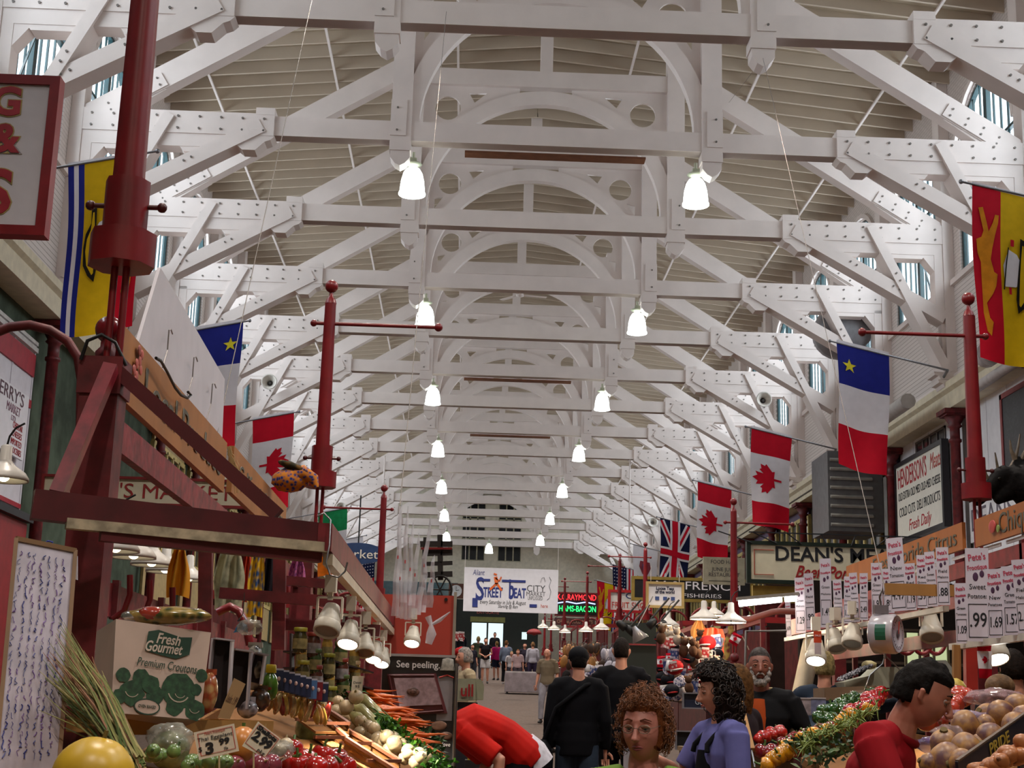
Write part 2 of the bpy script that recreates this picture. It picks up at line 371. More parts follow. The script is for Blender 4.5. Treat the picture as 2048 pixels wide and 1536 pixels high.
# ---------------------------------------------------------------- bell lamps on the trusses
def bell_lamp():
    L=empty('bell_lamp')
    b=MB(); b.path([(0,.0,.30),(0,0,.42)],.03); b.box((0,0,.25),(.12,.12,.1)); b.lathe([(.05,.16),(.16,.19),(.15,.21),(.03,.24)],16); b.build('lamp_fitting',M('#c9d0b8',.4),L)
    b=MB(); b.lathe([(.06,.14),(.12,.10),(.17,.02),(.205,-.12),(.22,-.26),(.225,-.33),(.24,-.35),(.24,-.38),(.215,-.38),(.20,-.25),(.16,0),(.05,.11)],24,caps=False); b.build('lamp_shade',glow('#f6fff6',6),L)
    return L
L0=bell_lamp(); first=True
for i in range(1,15,2):
    for s in (-1,1):
        o=L0 if first else dup(L0); first=False
        o.location=(s*2.53,YT[i]+.45,9.33)
        tag(o,'lit white bell lamp under the %s side of the %s roof truss'%(SIDE[s],ORD[i]),'ceiling lamp','bell lamps along the hall')
o=dup(L0); p=at(978,1093,82.84); o.location=(p.x,p.y,p.z); tag(o,'lit white bell lamp alone in the middle, just above the banner','ceiling lamp','bell lamps along the hall')
b=MB(); b.tube((0,0,.4),(0,0,CB-o.location.z),.012,seg=6); b.build('drop_rod',WHITE,o)
for i in range(-5,15,2):  # pair behind the camera has no lamp, added to brighten the foreground
    for s in (-1,1):
        l=bpy.data.lights.new('bay_and_fill_spot','SPOT'); l.energy=1300; l.spot_size=2.3; l.spot_blend=.8; l.shadow_soft_size=.2; l.color=(1,.9,.8)
        lo=bpy.data.objects.new('bay_and_fill_spot',l); COL.objects.link(lo); lo.location=(s*2.53,YT[0]+4.50585*i+.45,8.9)
        if -5<i<1:
            o=dup(L0); o.location=(s*2.53,YT[0]+4.50585*i+.45,9.33); tag(o,'lit white bell lamp overhead, above the top of the photo','ceiling lamp','bell lamps overhead')
# ================================================================ lower walls, shop fronts, signs
INK=M('#1a1c22',.5); REDINK=M('#a31f26',.5); NAVY=M('#1d2a6b',.5); PW=M('#e4e1e4',.35,var=.03); YEL=M('#d8c27a',.5); GREEN=M('#24452f',.6); SIGNW=M('#ece8dc',.4,var=.02)
for s in (-1,1):
    d=MB(); d.span((s*8.75,Y0,-3),(s*8.95,Y1,6.4)); o=d.build('wall_lower_'+SIDE[s],M('#4a443c' if s>0 else '#4f5a4c',.8,var=.2,scale=2)); tag(o,kind='structure')
WFACE={-1:(lambda y,z,x=8.56:frame((-x,y,z),(0,1,0),(0,0,1))),1:(lambda y,z,x=8.56:frame((x,y,z),(0,-1,0),(0,0,1)))}
def column():
    T=empty('iron_column'); b=MB(); b.lathe([(.16,-8.4),(.16,-8.2),(.11,-8.1),(.10,-.62),(.13,-.6),(.13,-.55),(.10,-.53),(.10,-.32),(.15,-.28),(.12,-.24),(.20,-.1),(.2,-.04)],14); b.build('shaft',DRED,T)
    b=MB(); b.box((0,0,0),(.56,.56,.09)); b.box((0,0,-.06),(.46,.46,.05)); b.build('capital',DRED,T); return T
c0=column(); first=True; n=0
for s in (-1,1):
    for i in range(-2,15):
        y=YT[0]+4.50585*i
        o=c0 if first else dup(c0); first=False
        o.location=(s*8.45,y+.1,6.22)
        tag(o,'dark red iron column holding up the cream cornice on the %s wall'%SIDE[s],'column','iron columns under the %s cornice'%SIDE[s])
def board(name,label,cat,c,w,h,face,mat,texts=(),frm=None,fw=.05,t=.05,group=None,parent=None,lean=0):
    """a flat sign with its own thickness; face: matrix maker or 'cam'"""
    m=FACE(c) if face=='cam' else (frame(c,(0,1,0),(0,0,1)) if face==-1 else frame(c,(0,-1,0),(0,0,1)) if face==1 else face)
    T=empty(name,tuple(m.translation),label=label,cat=cat,group=group); m0=m.copy(); m0.translation=(0,0,0)
    b=MB(); b.box((0,0,-t/2),(w,h,t)); o=b.build('board',mat,T); o.data.transform(m0)
    if frm:
        b=MB(); q=fw
        for z in (h/2,-h/2): b.box((0,z,-t/2+.01),(w+2*q*.5,q,t+.03))
        for x in (w/2,-w/2): b.box((x,0,-t/2+.01),(q,h-q,t+.03))
        o=b.build('frame',frm,T); o.data.transform(m0)
    for tx in texts:
        st,sz,dx,dy,mt=tx[:5]; k=tx[5] if len(tx)>5 else {}
        r=k.pop('rot',0) if k else 0
        text(st,sz,mt,T,m0@Matrix.Translation((dx,dy,.004))@Matrix.Rotation(r,4,'Z'),**k)
    return T
# --- right wall: white panelled shop fronts with a sign
def panel(s,y0,y1,z0,z1,mat,name,label,cat,x=8.66,seams=True,group=None,extra=None):
    T=empty(name,(s*x,(y0+y1)/2,z0),label=label,cat=cat,group=group); yc=(y0+y1)/2
    b=MB(); b.span((0,y0-yc,0),(s*.08,y1-yc,z1-z0)); b.build('panel',mat,T)
    b=MB(); y=y0
    while seams and y<y1: b.span((-s*.012,y-yc-.03,0),(0,y-yc+.03,z1-z0)); y+=1.1
    if b.v: b.build('batten',mat,T)
    if extra: extra(T,yc,z0,s)
    return T
def ex1(T,yc,z0,s):
    b=MB(); b.span((-.03,29.9-yc,6.15-z0),(0,31.9-yc,6.2-z0)); b.span((-.03,29.9-yc,5.2-z0),(0,31.9-yc,5.25-z0))
    for y in (29.9,30.4,30.9,31.4,31.9): b.span((-.03,y-yc,5.2-z0),(0,y-yc+.06,6.2-z0))
    b.build('window_frame',M('#6a5f5c',.5),T)
    b=MB(); b.span((-.012,29.9-yc,5.22-z0),(0,31.9-yc,6.18-z0)); b.build('window_pane',M('#23272c',.15),T)
panel(1,28.9,33.2,2.6,6.3,M('#d9d7dc',.4,var=.03),'shopfront','white panelled shopfront behind the framed meat and cheese sign','shopfront',extra=ex1)
def ex2(T,yc,z0,s):
    b=MB(); b.span((-.03,24.3-yc,6.05-z0),(0,26.7-yc,6.15-z0))
    for y in (24.3,26.6): b.span((-.03,y-yc,3.9-z0),(0,y-yc+.1,6.15-z0))
    b.build('opening_frame',M('#8a3a3a',.5),T); b=MB(); b.span((-.015,24.4-yc,3.9-z0),(0,26.6-yc,6.05-z0)); b.build('wire_mesh',M('#15161a',.4,kind='spots',scale=18,col2='#2b2c30'),T)
panel(1,19.8,28.5,2.6,6.3,M('#dcdade',.4,var=.03),'shopfront','white shopfront with a tall dark wire mesh opening behind the antlered head','shopfront',extra=ex2)
c=[onx(1837,990,8.45)][0]
board('shop_sign','white framed sign in red and black lettering, HENDERSON\'S, fresh daily','sign',(8.5,31.4,4.95),3.35,1.75,1,SIGNW,[
 ("HENDERSON'S",.62,-.45,.52,M('#b3202a',.5),dict(width=2.1,bold=.003)),("Meats",.5,1.2,.55,M('#c2483c',.5),dict(width=.75,shear=.35)),
 ("OLD EXTRA OLD MED OLD-MED CHEESE",.26,0,.12,INK,dict(width=3.0)),("COLD CUTS  DELI PRODUCTS",.3,0,-.24,INK,dict(width=2.9)),("Fresh Daily",.36,0,-.6,M('#b3202a',.5),dict(width=1.6,shear=.3))],M('#1f1a1e',.4),.1,.12)
text("DEANS",.7,M('#5a5a6a',.5),kids(board('wall_lettering_board','white panel with faded grey lettering behind the red mast','sign',(8.62,24.9,3.15),3.6,1.1,1,M('#dfdde2',.4)))[0],frame((0,0,0),(0,-1,0),(0,0,1)),width=2.4) if 0 else None
board('wall_sign','plain white board painted DEA, half hidden by the right red mast','sign',(8.6,27.2,3.95),2.6,.8,1,M('#dcdade',.4),[("DEANS",.62,-.1,0,M('#5b5360',.5),dict(width=2.2))])
# yellow framed upper windows farther down the right wall
for j in range(2,15):
    y0=YT[j]+4.50585+.35-4.5; y0=YT[j]+.4; y1=YT[j]+4.1
    if j<3: continue
    for s in (1,-1):
        if s<0 and j<2: continue
        T=empty('gallery_window',(s*8.7,(y0+y1)/2,3.6),label='cream framed gallery window row under the %s cornice, in the bay behind the %s truss'%(SIDE[s],ORD[j]),cat='window',group='gallery windows')
        b=MB(); h=2.35; yc=(y0+y1)/2
        for z in (0,h): b.span((-s*.05,y0-yc,z-.06),(s*.05,y1-yc,z+.06))
        for k in range(6): yy=y0-yc+k*(y1-y0)/5; b.span((-s*.05,yy-.06,0),(s*.05,yy+.06,h))
        b.build('window_frame',YEL,T); b=MB(); b.span((0,y0-yc,0),(s*.02,y1-yc,h)); b.build('window_pane',M('#2f3a40',.12),T)
        b=MB(); b.span((-s*.02,y0-yc,h+.06),(s*.04,y1-yc,h+.3)); b.span((-s*.02,y0-yc,-1.2),(s*.04,y1-yc,-.06)); b.build('fascia',M('#5a4a6a' if s>0 else '#b9a06c',.5),T)
# louvred air unit
T=empty('air_unit',(7.75,34.6,5.35),label='big grey louvred air handling unit hung under the right cornice',cat='ventilation unit')
b=MB(); b.box((0,0,0),(1.3,1.6,1.9)); b.build('casing',M('#5e5e60',.5),T); b=MB()
for k in range(8): b.box((-.1,-.82,-.8+k*.22),(1.0,.08,.05),Euler((.6,0,0)).to_matrix())
b.build('louvre',M('#9a9892',.4),T)
b=MB()
for p_,q_ in (((7.6,33.7,6.5),(7.6,29.0,6.5)),): b.tube(p_,q_,.16)
tag(b.build('air_duct',M('#b7b2ac',.4)),'pale round duct running under the cornice beside the louvred unit','duct')
# pipes upper right
T=empty('air_duct',(8.0,24,6.3),label='fat white pipe under the right cornice below the yellow and red flag',cat='pipe')
b=MB(); b.tube((-.15,-6,.35),(-.15,1.1,.22),.17,seg=16); b.tube((-.15,.95,.22),(-.15,1.15,.22),.23,seg=16); b.build('pipe',M('#c6c0c0',.4),T)
b=MB(); b.tube((.05,-5,-.05),(.05,2.2,-.12),.1); b.build('small_pipe',M('#bdb6b2',.4),T)
# grey round tank by the wall (far) and loudspeakers
T=empty('air_unit',(7.6,YT[3]+.9,9.35),label='grey drum shaped heater hung between two right braces',cat='heater')
b=MB(); b.lathe([(.1,-.6),(.62,-.6),(.66,-.3),(.66,.45),(.6,.6),(.1,.6)],20,Matrix.Rotation(pi/2,4,'X')); b.build('drum',M('#77767a',.4),T); b=MB(); b.tube((0,0,.5),(0,0,1.0),.03); b.build('hanger',WHITE,T)
def speaker():
    T=empty('loudspeaker'); b=MB(); b.lathe([(.07,.0),(.10,-.1),(.20,-.26),(.23,-.3),(.23,-.32),(.19,-.3),(.08,-.12)],18,Matrix.Rotation(-pi/2,4,'X'),caps=False); b.build('horn',M('#cfc9c0',.4),T)
    b=MB(); b.lathe([(.09,.16),(.09,0),(.06,-.08)],12,Matrix.Rotation(-pi/2,4,'X')); b.ball((0,-.12,0),.06,8,6); b.build('driver',M('#4a4644',.4),T); b=MB(); b.tube((0,.1,0),(0,.35,.3),.02); b.build('bracket',WHITE,T); return T
sp=speaker(); fst=True
for (u,v,Y,lab) in ((541,768,YT[5]-.4,'round white loudspeaker horn in front of a left window'),(1524,803,YT[5]-.4,'round white loudspeaker horn among the right braces'),(1304,1046,YT[11],'small far loudspeaker horn above the union flag'),(683,1016,YT[10],'small loudspeaker horn above the green and white flag')):
    o=sp if fst else dup(sp); fst=False; p=at(u,v,Y); o.location=p; tag(o,lab,'loudspeaker')
# ceiling fans
fan=empty('ceiling_fan',at(1040,590,YT[5]+1.5),label='white ceiling fan under the middle of the roof',cat='ceiling fan')
b=MB(); b.tube((0,0,0),(0,0,14.2-fan.location.z),.02); b.build('rod',WHITE,fan); b=MB(); b.lathe([(.03,.1),(.12,.08),(.12,-.04),(.03,-.08)],14); b.build('motor',WHITE,fan)
for k in range(3):
    b=MB(); a=k*2*pi/3+.2; d=Vector((math.cos(a),math.sin(a),0)); b.bar(d*.1,d*.85,.02,.14,(0,0,1)) if 0 else b.bar(d*.1,d*.85,.15,.015); b.build('blade',WHITE,fan)
# timber planks stored over chords
for k,(u0,v0,u1,v1,j) in enumerate(((930,296,1290,306,1),(928,760,1142,766,5),(940,875,1100,877,7))):
    Y=YT[j]+.45; p=at(u0,v0,Y); q=at(u1,v1,Y); b=MB(); b.bar((0,0,0),(q.x-p.x,0,0),.25,.04)
    o=b.build('stored_plank',M('#8a5a40',.6,kind='wood'),None,(p.x,Y,CB-.03)); tag(o,'brown plank tucked beneath the %s roof truss'%ORD[j],'plank','planks under the trusses')
# ================================================================ flags
LEAF=[(0,1),(.17,.68),(.38,.80),(.30,.32),(.52,.55),(.58,.43),(.85,.48),(.76,.22),(.88,.14),(.46,-.22),(.50,-.38),(.07,-.33),(.06,-.80)]
LEAF=LEAF+[(-x,y) for x,y in LEAF[::-1][:-1]]
STAR=[((1 if i%2==0 else .4)*math.sin(i*pi/5),(1 if i%2==0 else .4)*math.cos(i*pi/5)) for i in range(10)]
FR=M('#c4122a',.7,var=.03); FW=M('#e4e0e6',.7,var=.02); FB=M('#232a86',.7,var=.03); FY=M('#dcb414',.7,var=.04); FN=M('#161c40',.7); FG=M('#1e8a52',.7); FO=M('#e8761c',.7)
def flag(name,label,s,W,H,bands,emblems,n=28,seed=0,side=None,slant=0.0,twist=0.0):
    """bands: [(u0,u1,v0,v1,mat)]; u along the pole (0 at its tip), v downwards; emblems: [(poly in u,v, mat)]"""
    rr=random.Random(seed); a=[rr.uniform(0,6) for _ in range(4)]
    def P(u,v,off=0):
        X=u*W; Z=-v*H
        y=.035*v*math.sin(X*7+a[0]+v*2)+.05*v*math.sin(X*3.1+a[1]+v*3)+off
        x=X*(1-.12*v)+slant*v*H+.02*math.sin(v*6+a[2])
        return Vector((s*x,y,Z-x*.22+.03*math.sin(X*5+a[3])*v))
    T=empty(name,(0,0,0),label=label,cat='flag')
    mats=[]; b=MB()
    for (u0,u1,v0,v1,mt) in bands:
        if mt not in mats: mats.append(mt)
        b.mat(mats.index(mt)); nu=max(1,round((u1-u0)*n)) if (u1-u0)>.08 else 2; nv=max(1,round((v1-v0)*n*1.6))
        b.grid(lambda i,j:P(u0+(u1-u0)*i,v0+(v1-v0)*j),nu,nv)
    cl=b.build('cloth',mats,T)
    for (poly,mt) in emblems:
        bm=bmesh.new(); vs=[bm.verts.new((u,v,0)) for u,v in poly]; f=bm.faces.new(vs); bmesh.ops.triangulate(bm,faces=[f])
        for _ in range(2):
            L=[e for e in bm.edges if e.calc_length()>.12]; 
            if L: bmesh.ops.subdivide_edges(bm,edges=L,cuts=1,use_grid_fill=False); bmesh.ops.triangulate(bm,faces=bm.faces)
        for sgn in (-1,):
            me=bpy.data.meshes.new('emblem')
            bb=bm.copy()
            for v in bb.verts: v.co=P(v.co.x,v.co.y,sgn*.012)
            bb.to_mesh(me); bb.free()
            me.materials.append(mt); o=bpy.data.objects.new('emblem',me); COL.objects.link(o); o.parent=cl
        bm.free()
    return T
def hang(T,s,i,W,H,yo=-.35,zb=7.0,rise=.52,L=2.42):
    Y=YT[i]+yo; wall=Vector((s*8.2,Y,zb)); tip=Vector((s*(8.25-L),Y,zb+rise))
    T.location=tip+Vector((s*.14,0,-.035))
    pass
    return wall,tip
def pole(T,wall,tip):
    b=MB(); b.tube(wall,tip,.022,.016,8); b.ball(tip,.035,8,6); b.tube(wall,wall+Vector((0,.3,-.1)),.03)
    o=b.build('flag_pole',M('#8d8d92',.35,metal=.6),T); T.matrix_basis; 
    mw=Matrix.Translation(T.location)@T.rotation_euler.to_matrix().to_4x4(); o.data.transform(mw.inverted())
def leafpoly(cu,cv,su,sv,rot):
    c,s_=math.cos(rot),math.sin(rot); return [(cu+(x*c-y*s_)*su,cv+(x*s_+y*c)*sv) for x,y in LEAF]
def put(kind,s,i,label,W=1.1,H=2.25,L=2.42,**kw):
    asp=W/H
    if kind=='canada':
        B=[(0,1,-.03,0,FW),(0,1,0,.25,FR),(0,1,.25,.75,FW),(0,1,.75,1,FR)]; E=[(leafpoly(.46,.5,.40*1,.40*asp,-pi/2*-1),FR)]
        E=[([(.46-y*.42,.5+x*.42*asp) for x,y in LEAF],FR)]
    elif kind=='acadia':
        B=[(0,1,-.03,0,FW),(0,1,0,1/3,FB),(0,1,1/3,2/3,FW),(0,1,2/3,1,FR)]; E=[([(.22+x*.14,.17-y*.14*asp) for x,y in STAR],M('#e6d838',.7))]
    elif kind=='brunswick':
        B=[(0,1,-.02,0,FW),(0,.36,0,1,FR),(.36,.79,0,1,FY),(.79,.865,0,1,FB),(.865,.925,0,1,FW),(.925,1,0,1,FB)]
        G=M('#d98a1e',.7); K=M('#231d16',.7); E=[]
        lion=[(.06,.13),(.12,.12),(.17,.20),(.2,.26),(.26,.2),(.29,.15),(.34,.15),(.33,.2),(.29,.27),(.25,.35),(.22,.42),(.2,.52),(.26,.49),(.31,.5),(.28,.57),(.22,.62),(.16,.6),(.12,.68),(.15,.76),(.2,.78),(.16,.86),(.1,.84),(.06,.74),(.07,.6),(.08,.45),(.04,.4),(.03,.32),(.1,.3),(.13,.26)]
        E.append(([(a*.92+.02,b_) for a,b_ in lion],G))
        E.append(([(.42,.44),(.50,.34),(.62,.36),(.72,.43),(.66,.47),(.69,.52),(.60,.55),(.44,.56)],FW))
        E.append(([(.66,.26),(.73,.27),(.73,.36),(.8,.42),(.82,.5),(.8,.6),(.72,.66),(.62,.7),(.6,.62),(.68,.58),(.74,.52),(.73,.44),(.66,.38)],K))
        E.append(([(.69,.30),(.71,.30),(.73,.4),(.775,.45),(.785,.52),(.75,.6),(.66,.66),(.64,.65),(.73,.58),(.76,.5),(.74,.44)],FY))
        E.append(([(.405,.58),(.425,.58),(.5,.33),(.485,.33)],K)); E.append(([(.52,.28),(.57,.28),(.57,.32),(.52,.32)],FR)); E.append(([(.49,.56),(.53,.56),(.53,.6),(.49,.6)],FR))
        E=[([(min(.78,.37+(u_-.40)*.95) if u_>.38 else u_,v_) for u_,v_ in p_],m_) for p_,m_ in E]
    elif kind=='union':
        B=[(0,1,0,1,FN)]; E=[]
        def X(p,q,w,mt):
            (x0,y0),(x1,y1)=p,q; L=math.hypot((x1-x0)*W,(y1-y0)*H); nx,ny=-(y1-y0)*H/L,(x1-x0)*W/L
            E.append(([(x0+nx*w/W,y0+ny*w/H),(x1+nx*w/W,y1+ny*w/H),(x1-nx*w/W,y1-ny*w/H),(x0-nx*w/W,y0-ny*w/H)],mt))
        for p,q in (((.04,.03),(.96,.97)),((.96,.03),(.04,.97))): X(p,q,.12,FW); X(p,q,.045,FR)
        X((.5,0),(.5,1),.19,FW); X((0,.5),(1,.5),.19,FW); X((.5,0),(.5,1),.11,FR); X((0,.5),(1,.5),.11,FR)
        B=B
    elif kind=='usa':
        B=[(k/13,(k+1)/13,0,1,FR if k%2==0 else FW) for k in range(13)]; E=[([(-.01,-.003),(.54,-.003),(.54,.4),(-.01,.4)],FN)]
        for a in range(5):
            for c_ in range(6): E.append(([(.06+a*.1+x*.03,.035+c_*.065+y*.03*asp) for x,y in STAR],FW))
    elif kind=='ireland': B=[(0,1,-.03,0,FW),(0,1,0,1/3,FG),(0,1,1/3,2/3,FW),(0,1,2/3,1,FO)]; E=[]
    elif kind=='crest':
        B=[(0,1,0,1,FW)]; E=[([(.3,.3),(.7,.3),(.75,.42),(.62,.56),(.5,.6),(.38,.56),(.25,.42)],M('#8a3f4a',.7)),([(.4,.36),(.6,.36),(.58,.5),(.5,.55),(.42,.5)],M('#3f5a9a',.7)),([(.15,.62),(.5,.7),(.85,.62),(.8,.7),(.5,.78),(.2,.7)],M('#b9a23a',.7))]
    elif kind=='white': B=[(0,1,0,1,FW)]; E=[]
    nz=0
    T=flag('flag',label,s,W,H,B,E,seed=i*7+(3 if s>0 else 0),**kw); wl,tp=hang(T,s,i,W,H,L=L); pole(T,wl,tp)
    if kind=='union':      # stack the crosses so that they do not coincide
        for c_ in T.children:
            for k,e in enumerate(c_.children): e.location.y=-.006*k
    if kind in('usa','crest','brunswick'):
        for c_ in T.children:
            for k,e in enumerate(c_.children): e.location.y=-.004*min(k,4)
    return T
put('brunswick',1,0,'yellow flag with lion and ship at the right edge of the photo',1.12,2.5,L=2.78)
put('acadia',1,2,'blue white and red flag with a yellow star, hanging on the right wall',1.06,2.5)
put('canada',1,4,'Canadian flag with red maple leaf on the right wall, the nearer and higher of two',1.06,2.5)
put('canada',1,6,'Canadian flag with red maple leaf on the right wall, next to the union flag',1.1,2.45)
put('union',1,8,'blue red and white union flag hanging on the right wall',1.15,2.5)
put('crest',1,10,'white flag with a coloured coat of arms, beside the starred and striped flag',1.1,2.1)
put('usa',1,12,'starred and striped flag hanging on the right side far down the hall',1.3,2.6)
put('brunswick',1,14,'small yellow and red flag far down the hall beside the neon sign',1.2,2.6)
put('brunswick',-1,0,'yellow flag with blue and white stripes hanging behind the left mast',1.06,2.5)
put('acadia',-1,2,'blue white and red flag with a yellow star, hanging on the left wall',1.06,2.5)
put('canada',-1,4,'Canadian flag on the left wall behind the coloured hat',1.06,2.5)
put('ireland',-1,8,'green white and orange flag on the left wall beyond the second mast',1.1,2.45)
put('white',-1,10,'plain white flag on the left wall above the blue oval sign',1.1,2.1)
put('usa',-1,12,'starred and striped flag far down the left wall beside the third mast',1.3,2.5)
# ================================================================ banner, neon and far signs
p=at(929,1134,55.8); q=at(1117,1137,55.8); r_=at(929,1222,55.8); W=q.x-p.x; H=p.z-r_.z
ORG=M('#e0662a',.5); STB=M('#26357c',.5); GRY=M('#55555a',.5); LBL=M('#5b83a8',.5)
T=board('banner','white printed banner hung across the hall, reading STREET BEAT','banner',((p.x+q.x)/2,55.8,p.z-H/2),W,H,'cam',M('#dcdbe2',.6,var=.02),[
 ("Aliant",.30,-1.25,H/2-.2,STB,dict(width=.45,shear=.2)),("S",1.2,-1.18,-.02,STB,dict(width=.32,bold=.02)),("TREET",.52,-.68,-.12,STB,dict(width=.74,bold=.015)),("b",1.0,.02,0,STB,dict(width=.2,bold=.03)),("EAT",.52,.34,-.12,STB,dict(width=.46,bold=.015)),
 ("Every Saturday in July & August",.22,-.3,-.47,INK,dict(width=1.75,shear=.2)),("Starting @ 8am",.18,-.1,-.62,INK,dict(width=.75,shear=.2)),("CITY",.36,.95,.08,GRY,dict(width=.7)),("MARKET",.24,.95,-.12,GRY,dict(width=.72)),("UNPLUGGED",.2,.93,-.28,GRY,dict(width=.56)),
 ("here",.2,1.28,-.56,M('#c8553e',.5),dict(width=.26)),("SJ",.2,-1.35,-.5,M('#c84a50',.5),dict(width=.14))],None,t=.02)
b=MB(); b.box((.1,-.02,.35),(.9,.01,.09)); b.box((-1.05,-.02,.36),(.5,.01,.09)); b.box((-1.35,-.012,-.5),(.2,.01,.34)); b.box((.86,-.012,-.56),(.28,.01,.12)); b.build('bar_print',STB,T)
b=MB()
for (x0,z0,x1,z1,wd) in ((-.62,.56,-.6,.62,.12),(-.6,.5,-.55,.22,.13),(-.55,.25,-.8,.0,.08),(-.55,.25,-.35,-.02,.08),(-.6,.45,-.45,.33,.05),(-.45,.33,-.38,.5,.05)): b.bar((x0,-.02,z0),(x1,-.02,z1),wd,.012,(0,1,0))
b.build('walking_figure_print',ORG,T)
b=MB(); b.path([(1.45,-.02,.55),(1.52,-.02,.42),(1.45,-.02,.2),(1.52,-.02,0),(1.47,-.02,-.25),(1.38,-.02,-.32)],.008,6); b.path([(1.12,-.02,.33),(1.17,-.02,.5),(1.25,-.02,.53),(1.3,-.02,.36)],.008,6); b.build('scroll_print',GRY,T)
for x in (-W/2,W/2): b=MB(); b.tube((x*.99,0,H/2-.02),(x*.99,0,CB-(p.z-H/2)),.008,seg=5); b.build('cord',WHITE,T)
for (u0,v0,Ya,u1,v1,Yb,lab) in ((1525,112,19.7,1770,1178,9.55,'thin slanting rope from the roof down to the dial scale'),(625,-5,15,430,885,8.2,'thin rope hanging from the roof over the left signboards'),(893,20,19.7,800,1010,9,'faint thin cord hanging left of the roof centre'),(1530,112,19.7,1458,205,24.1,'short cord between the first two right pendants')):
    b=MB(); b.tube(at(u0,v0,Ya),at(u1,v1,Yb),.0035,.003,6); tag(b.build('rope',M('#8f8680',.7)),lab,'rope')
for u,v0,v1,Y,lab in ((770,912,966,55.8,'white vertical rod above the third left mast'),(1260,912,1120,55.8,'white vertical rod hanging right of the roof centre')):
    b=MB(); b.tube((0,0,0),(0,0,at(u,v1,Y).z-at(u,v0,Y).z),.03,seg=8); tag(b.build('drop_rod',WHITE,None,at(u,v0,Y)),lab,'rod')
# neon butcher sign
p=at(1127,1188,62); q=at(1193,1190,62); W=q.x-p.x
def neon(s,size,col,dx,dz,w,T): text(s,size,glow(col,3.5),T,FACE((dx,-.06,dz)),depth=.03,width=w)
T=board('neon_sign','glowing red and green neon butcher sign at the far right','neon sign',(p.x+.55,62,p.z-.42),1.75,.95,'cam',M('#1a1112',.4),[],M('#5a1418',.4),.06,.1)
neon('K.G.RAYMOND',.34,'#ff2a30',.0,.28,1.65,T); neon('HAMS-BACON',.34,'#2bf06a',.05,-.2,1.55,T)
b=MB(); b.path([(-.8,-.06,.03),(-.4,-.06,.1),(0,-.06,.03),(.4,-.06,.1),(.8,-.06,.03)],.025,6); b.build('neon_tube',glow('#9fb8ff',3),T)
board('shop_sign','brown sign lettered CHEESE under the neon sign','sign',(p.x+.5,62,p.z-1.15),1.7,.3,'cam',M('#4a2526',.5),[("CHEESE, COLD MEATS",.2,0,0,M('#b98a70',.5),dict(width=1.5))])
# DEAN'S MEATS fascia and its booth
p=at(1497,1085,26); r_=at(1497,1162,26); z0,z1=r_.z,p.z
T=board('shop_sign',"cream fascia sign in heavy black lettering, DEAN'S MEATS",'sign',(p.x+1.65,26,(z0+z1)/2),3.3,z1-z0,'cam',M('#d8d2b8',.5,var=.03),[
 ("DEAN'S MEATS",.36,.05,.15,INK,dict(width=2.45,bold=.007)),("Beef ·Pork· Poultry",.3,.13,-.16,M('#9c1c20',.5),dict(width=1.95,shear=.4,bold=.006))],M('#16241c',.4),.07,.12)
b=MB()
for z in (.22,-.22): b.box((-1.38,-.01,z),(.36,.01,.012))
b.box((-1.55,-.01,0),(.012,.01,.44)); b.build('line_print',M('#a5402c',.5),T)
b=MB(); b.span((-1.65,-.05,.52),(1.65,-.02,.54)); 
for k in range(8): b.tube((-1.6+k*.45,-.03,.34),(-2.2+k*.62,-.03,.53),.012,seg=6)
b.build('rail',INK,T)
# the booth under it: canopy, back wall, counter
T=empty('meat_booth',(6.1,27.1,fz(26)),label='yellow and dark red meat booth under the cream fascia sign',cat='booth')
zf=fz(26)
b=MB(); b.span((-2.3,-.95,2.55),(1.6,-.85,2.85)); b.build('canopy',M('#b59a48',.5),T)
b=MB(); b.span((-1.4,2.3,0),(2.4,2.5,3.3)); b.build('back_wall',M('#2a1c18',.7),T)
b=MB(); b.span((-2.25,-.9,2.2),(2.4,-.85,2.6)); b.span((-2.3,-.9,0),(-2.2,2.8,.95)); b.build('valance',DRED,T)
b=MB()
for k in range(4): b.box((-1.9+k*1.0,-.6,2.3),(.85,.12,.06))
b.build('lamp_tube',glow('#ffffff',7),T)
b=MB(); b.span((-2.2,-.5,0),(2.3,.3,1.0)); b.build('counter',M('#3a2f2a',.5),T)
# more signs down the right side
board('shop_sign','pale hanging sign with small lettering, FOOD HALL, above the arrow','sign',tuple(at(1448,1142,33)),.95,.62,'cam',M('#b9b49c',.5),[("FOOD HALL",.12,0,.2,GRY,dict(width=.6)),("JUNE JUNE",.12,0,.03,GRY,dict(width=.55)),("RESTAURANT",.12,0,-.09,GRY,dict(width=.7)),("\u2014\u2014\u2014",.2,0,-.22,INK,dict(width=.7))])
board('shop_sign','long black sign with white letters M & F and gold trim','sign',tuple(at(1385,1180,38)),3.1,.55,'cam',M('#16171a',.4),[("M & FRENCH",.3,.15,.1,FW,dict(width=2.2)),("FISHERIES",.14,.25,-.15,FW,dict(width=1))],M('#8a7434',.4),.08,.1)
c=at(1330,1190,20.5); T=board('tea_sign','small framed white sign, Loose Teas of the world, hanging by the mast','sign',tuple(c),.50,.33,'cam',M('#dddde4',.5),[("Loose Teas",.065,0,.09,M('#2b3350',.5),dict(width=.25,bold=.002)),("of the world",.065,0,.04,M('#2b3350',.5),dict(width=.27,bold=.002))],M('#b59a62',.5),.035,.03)
b=MB()
for x in (-.11,0,.11): b.box((x,-.008,-.05),(.055,.008,.05))
b.build('stamp_print',M('#39508a',.5),T); b=MB()
for x in (-.2,.2): b.tube((x,.0,.16),(x,0,.4),.004,seg=5)
b.build('cord',WHITE,T)
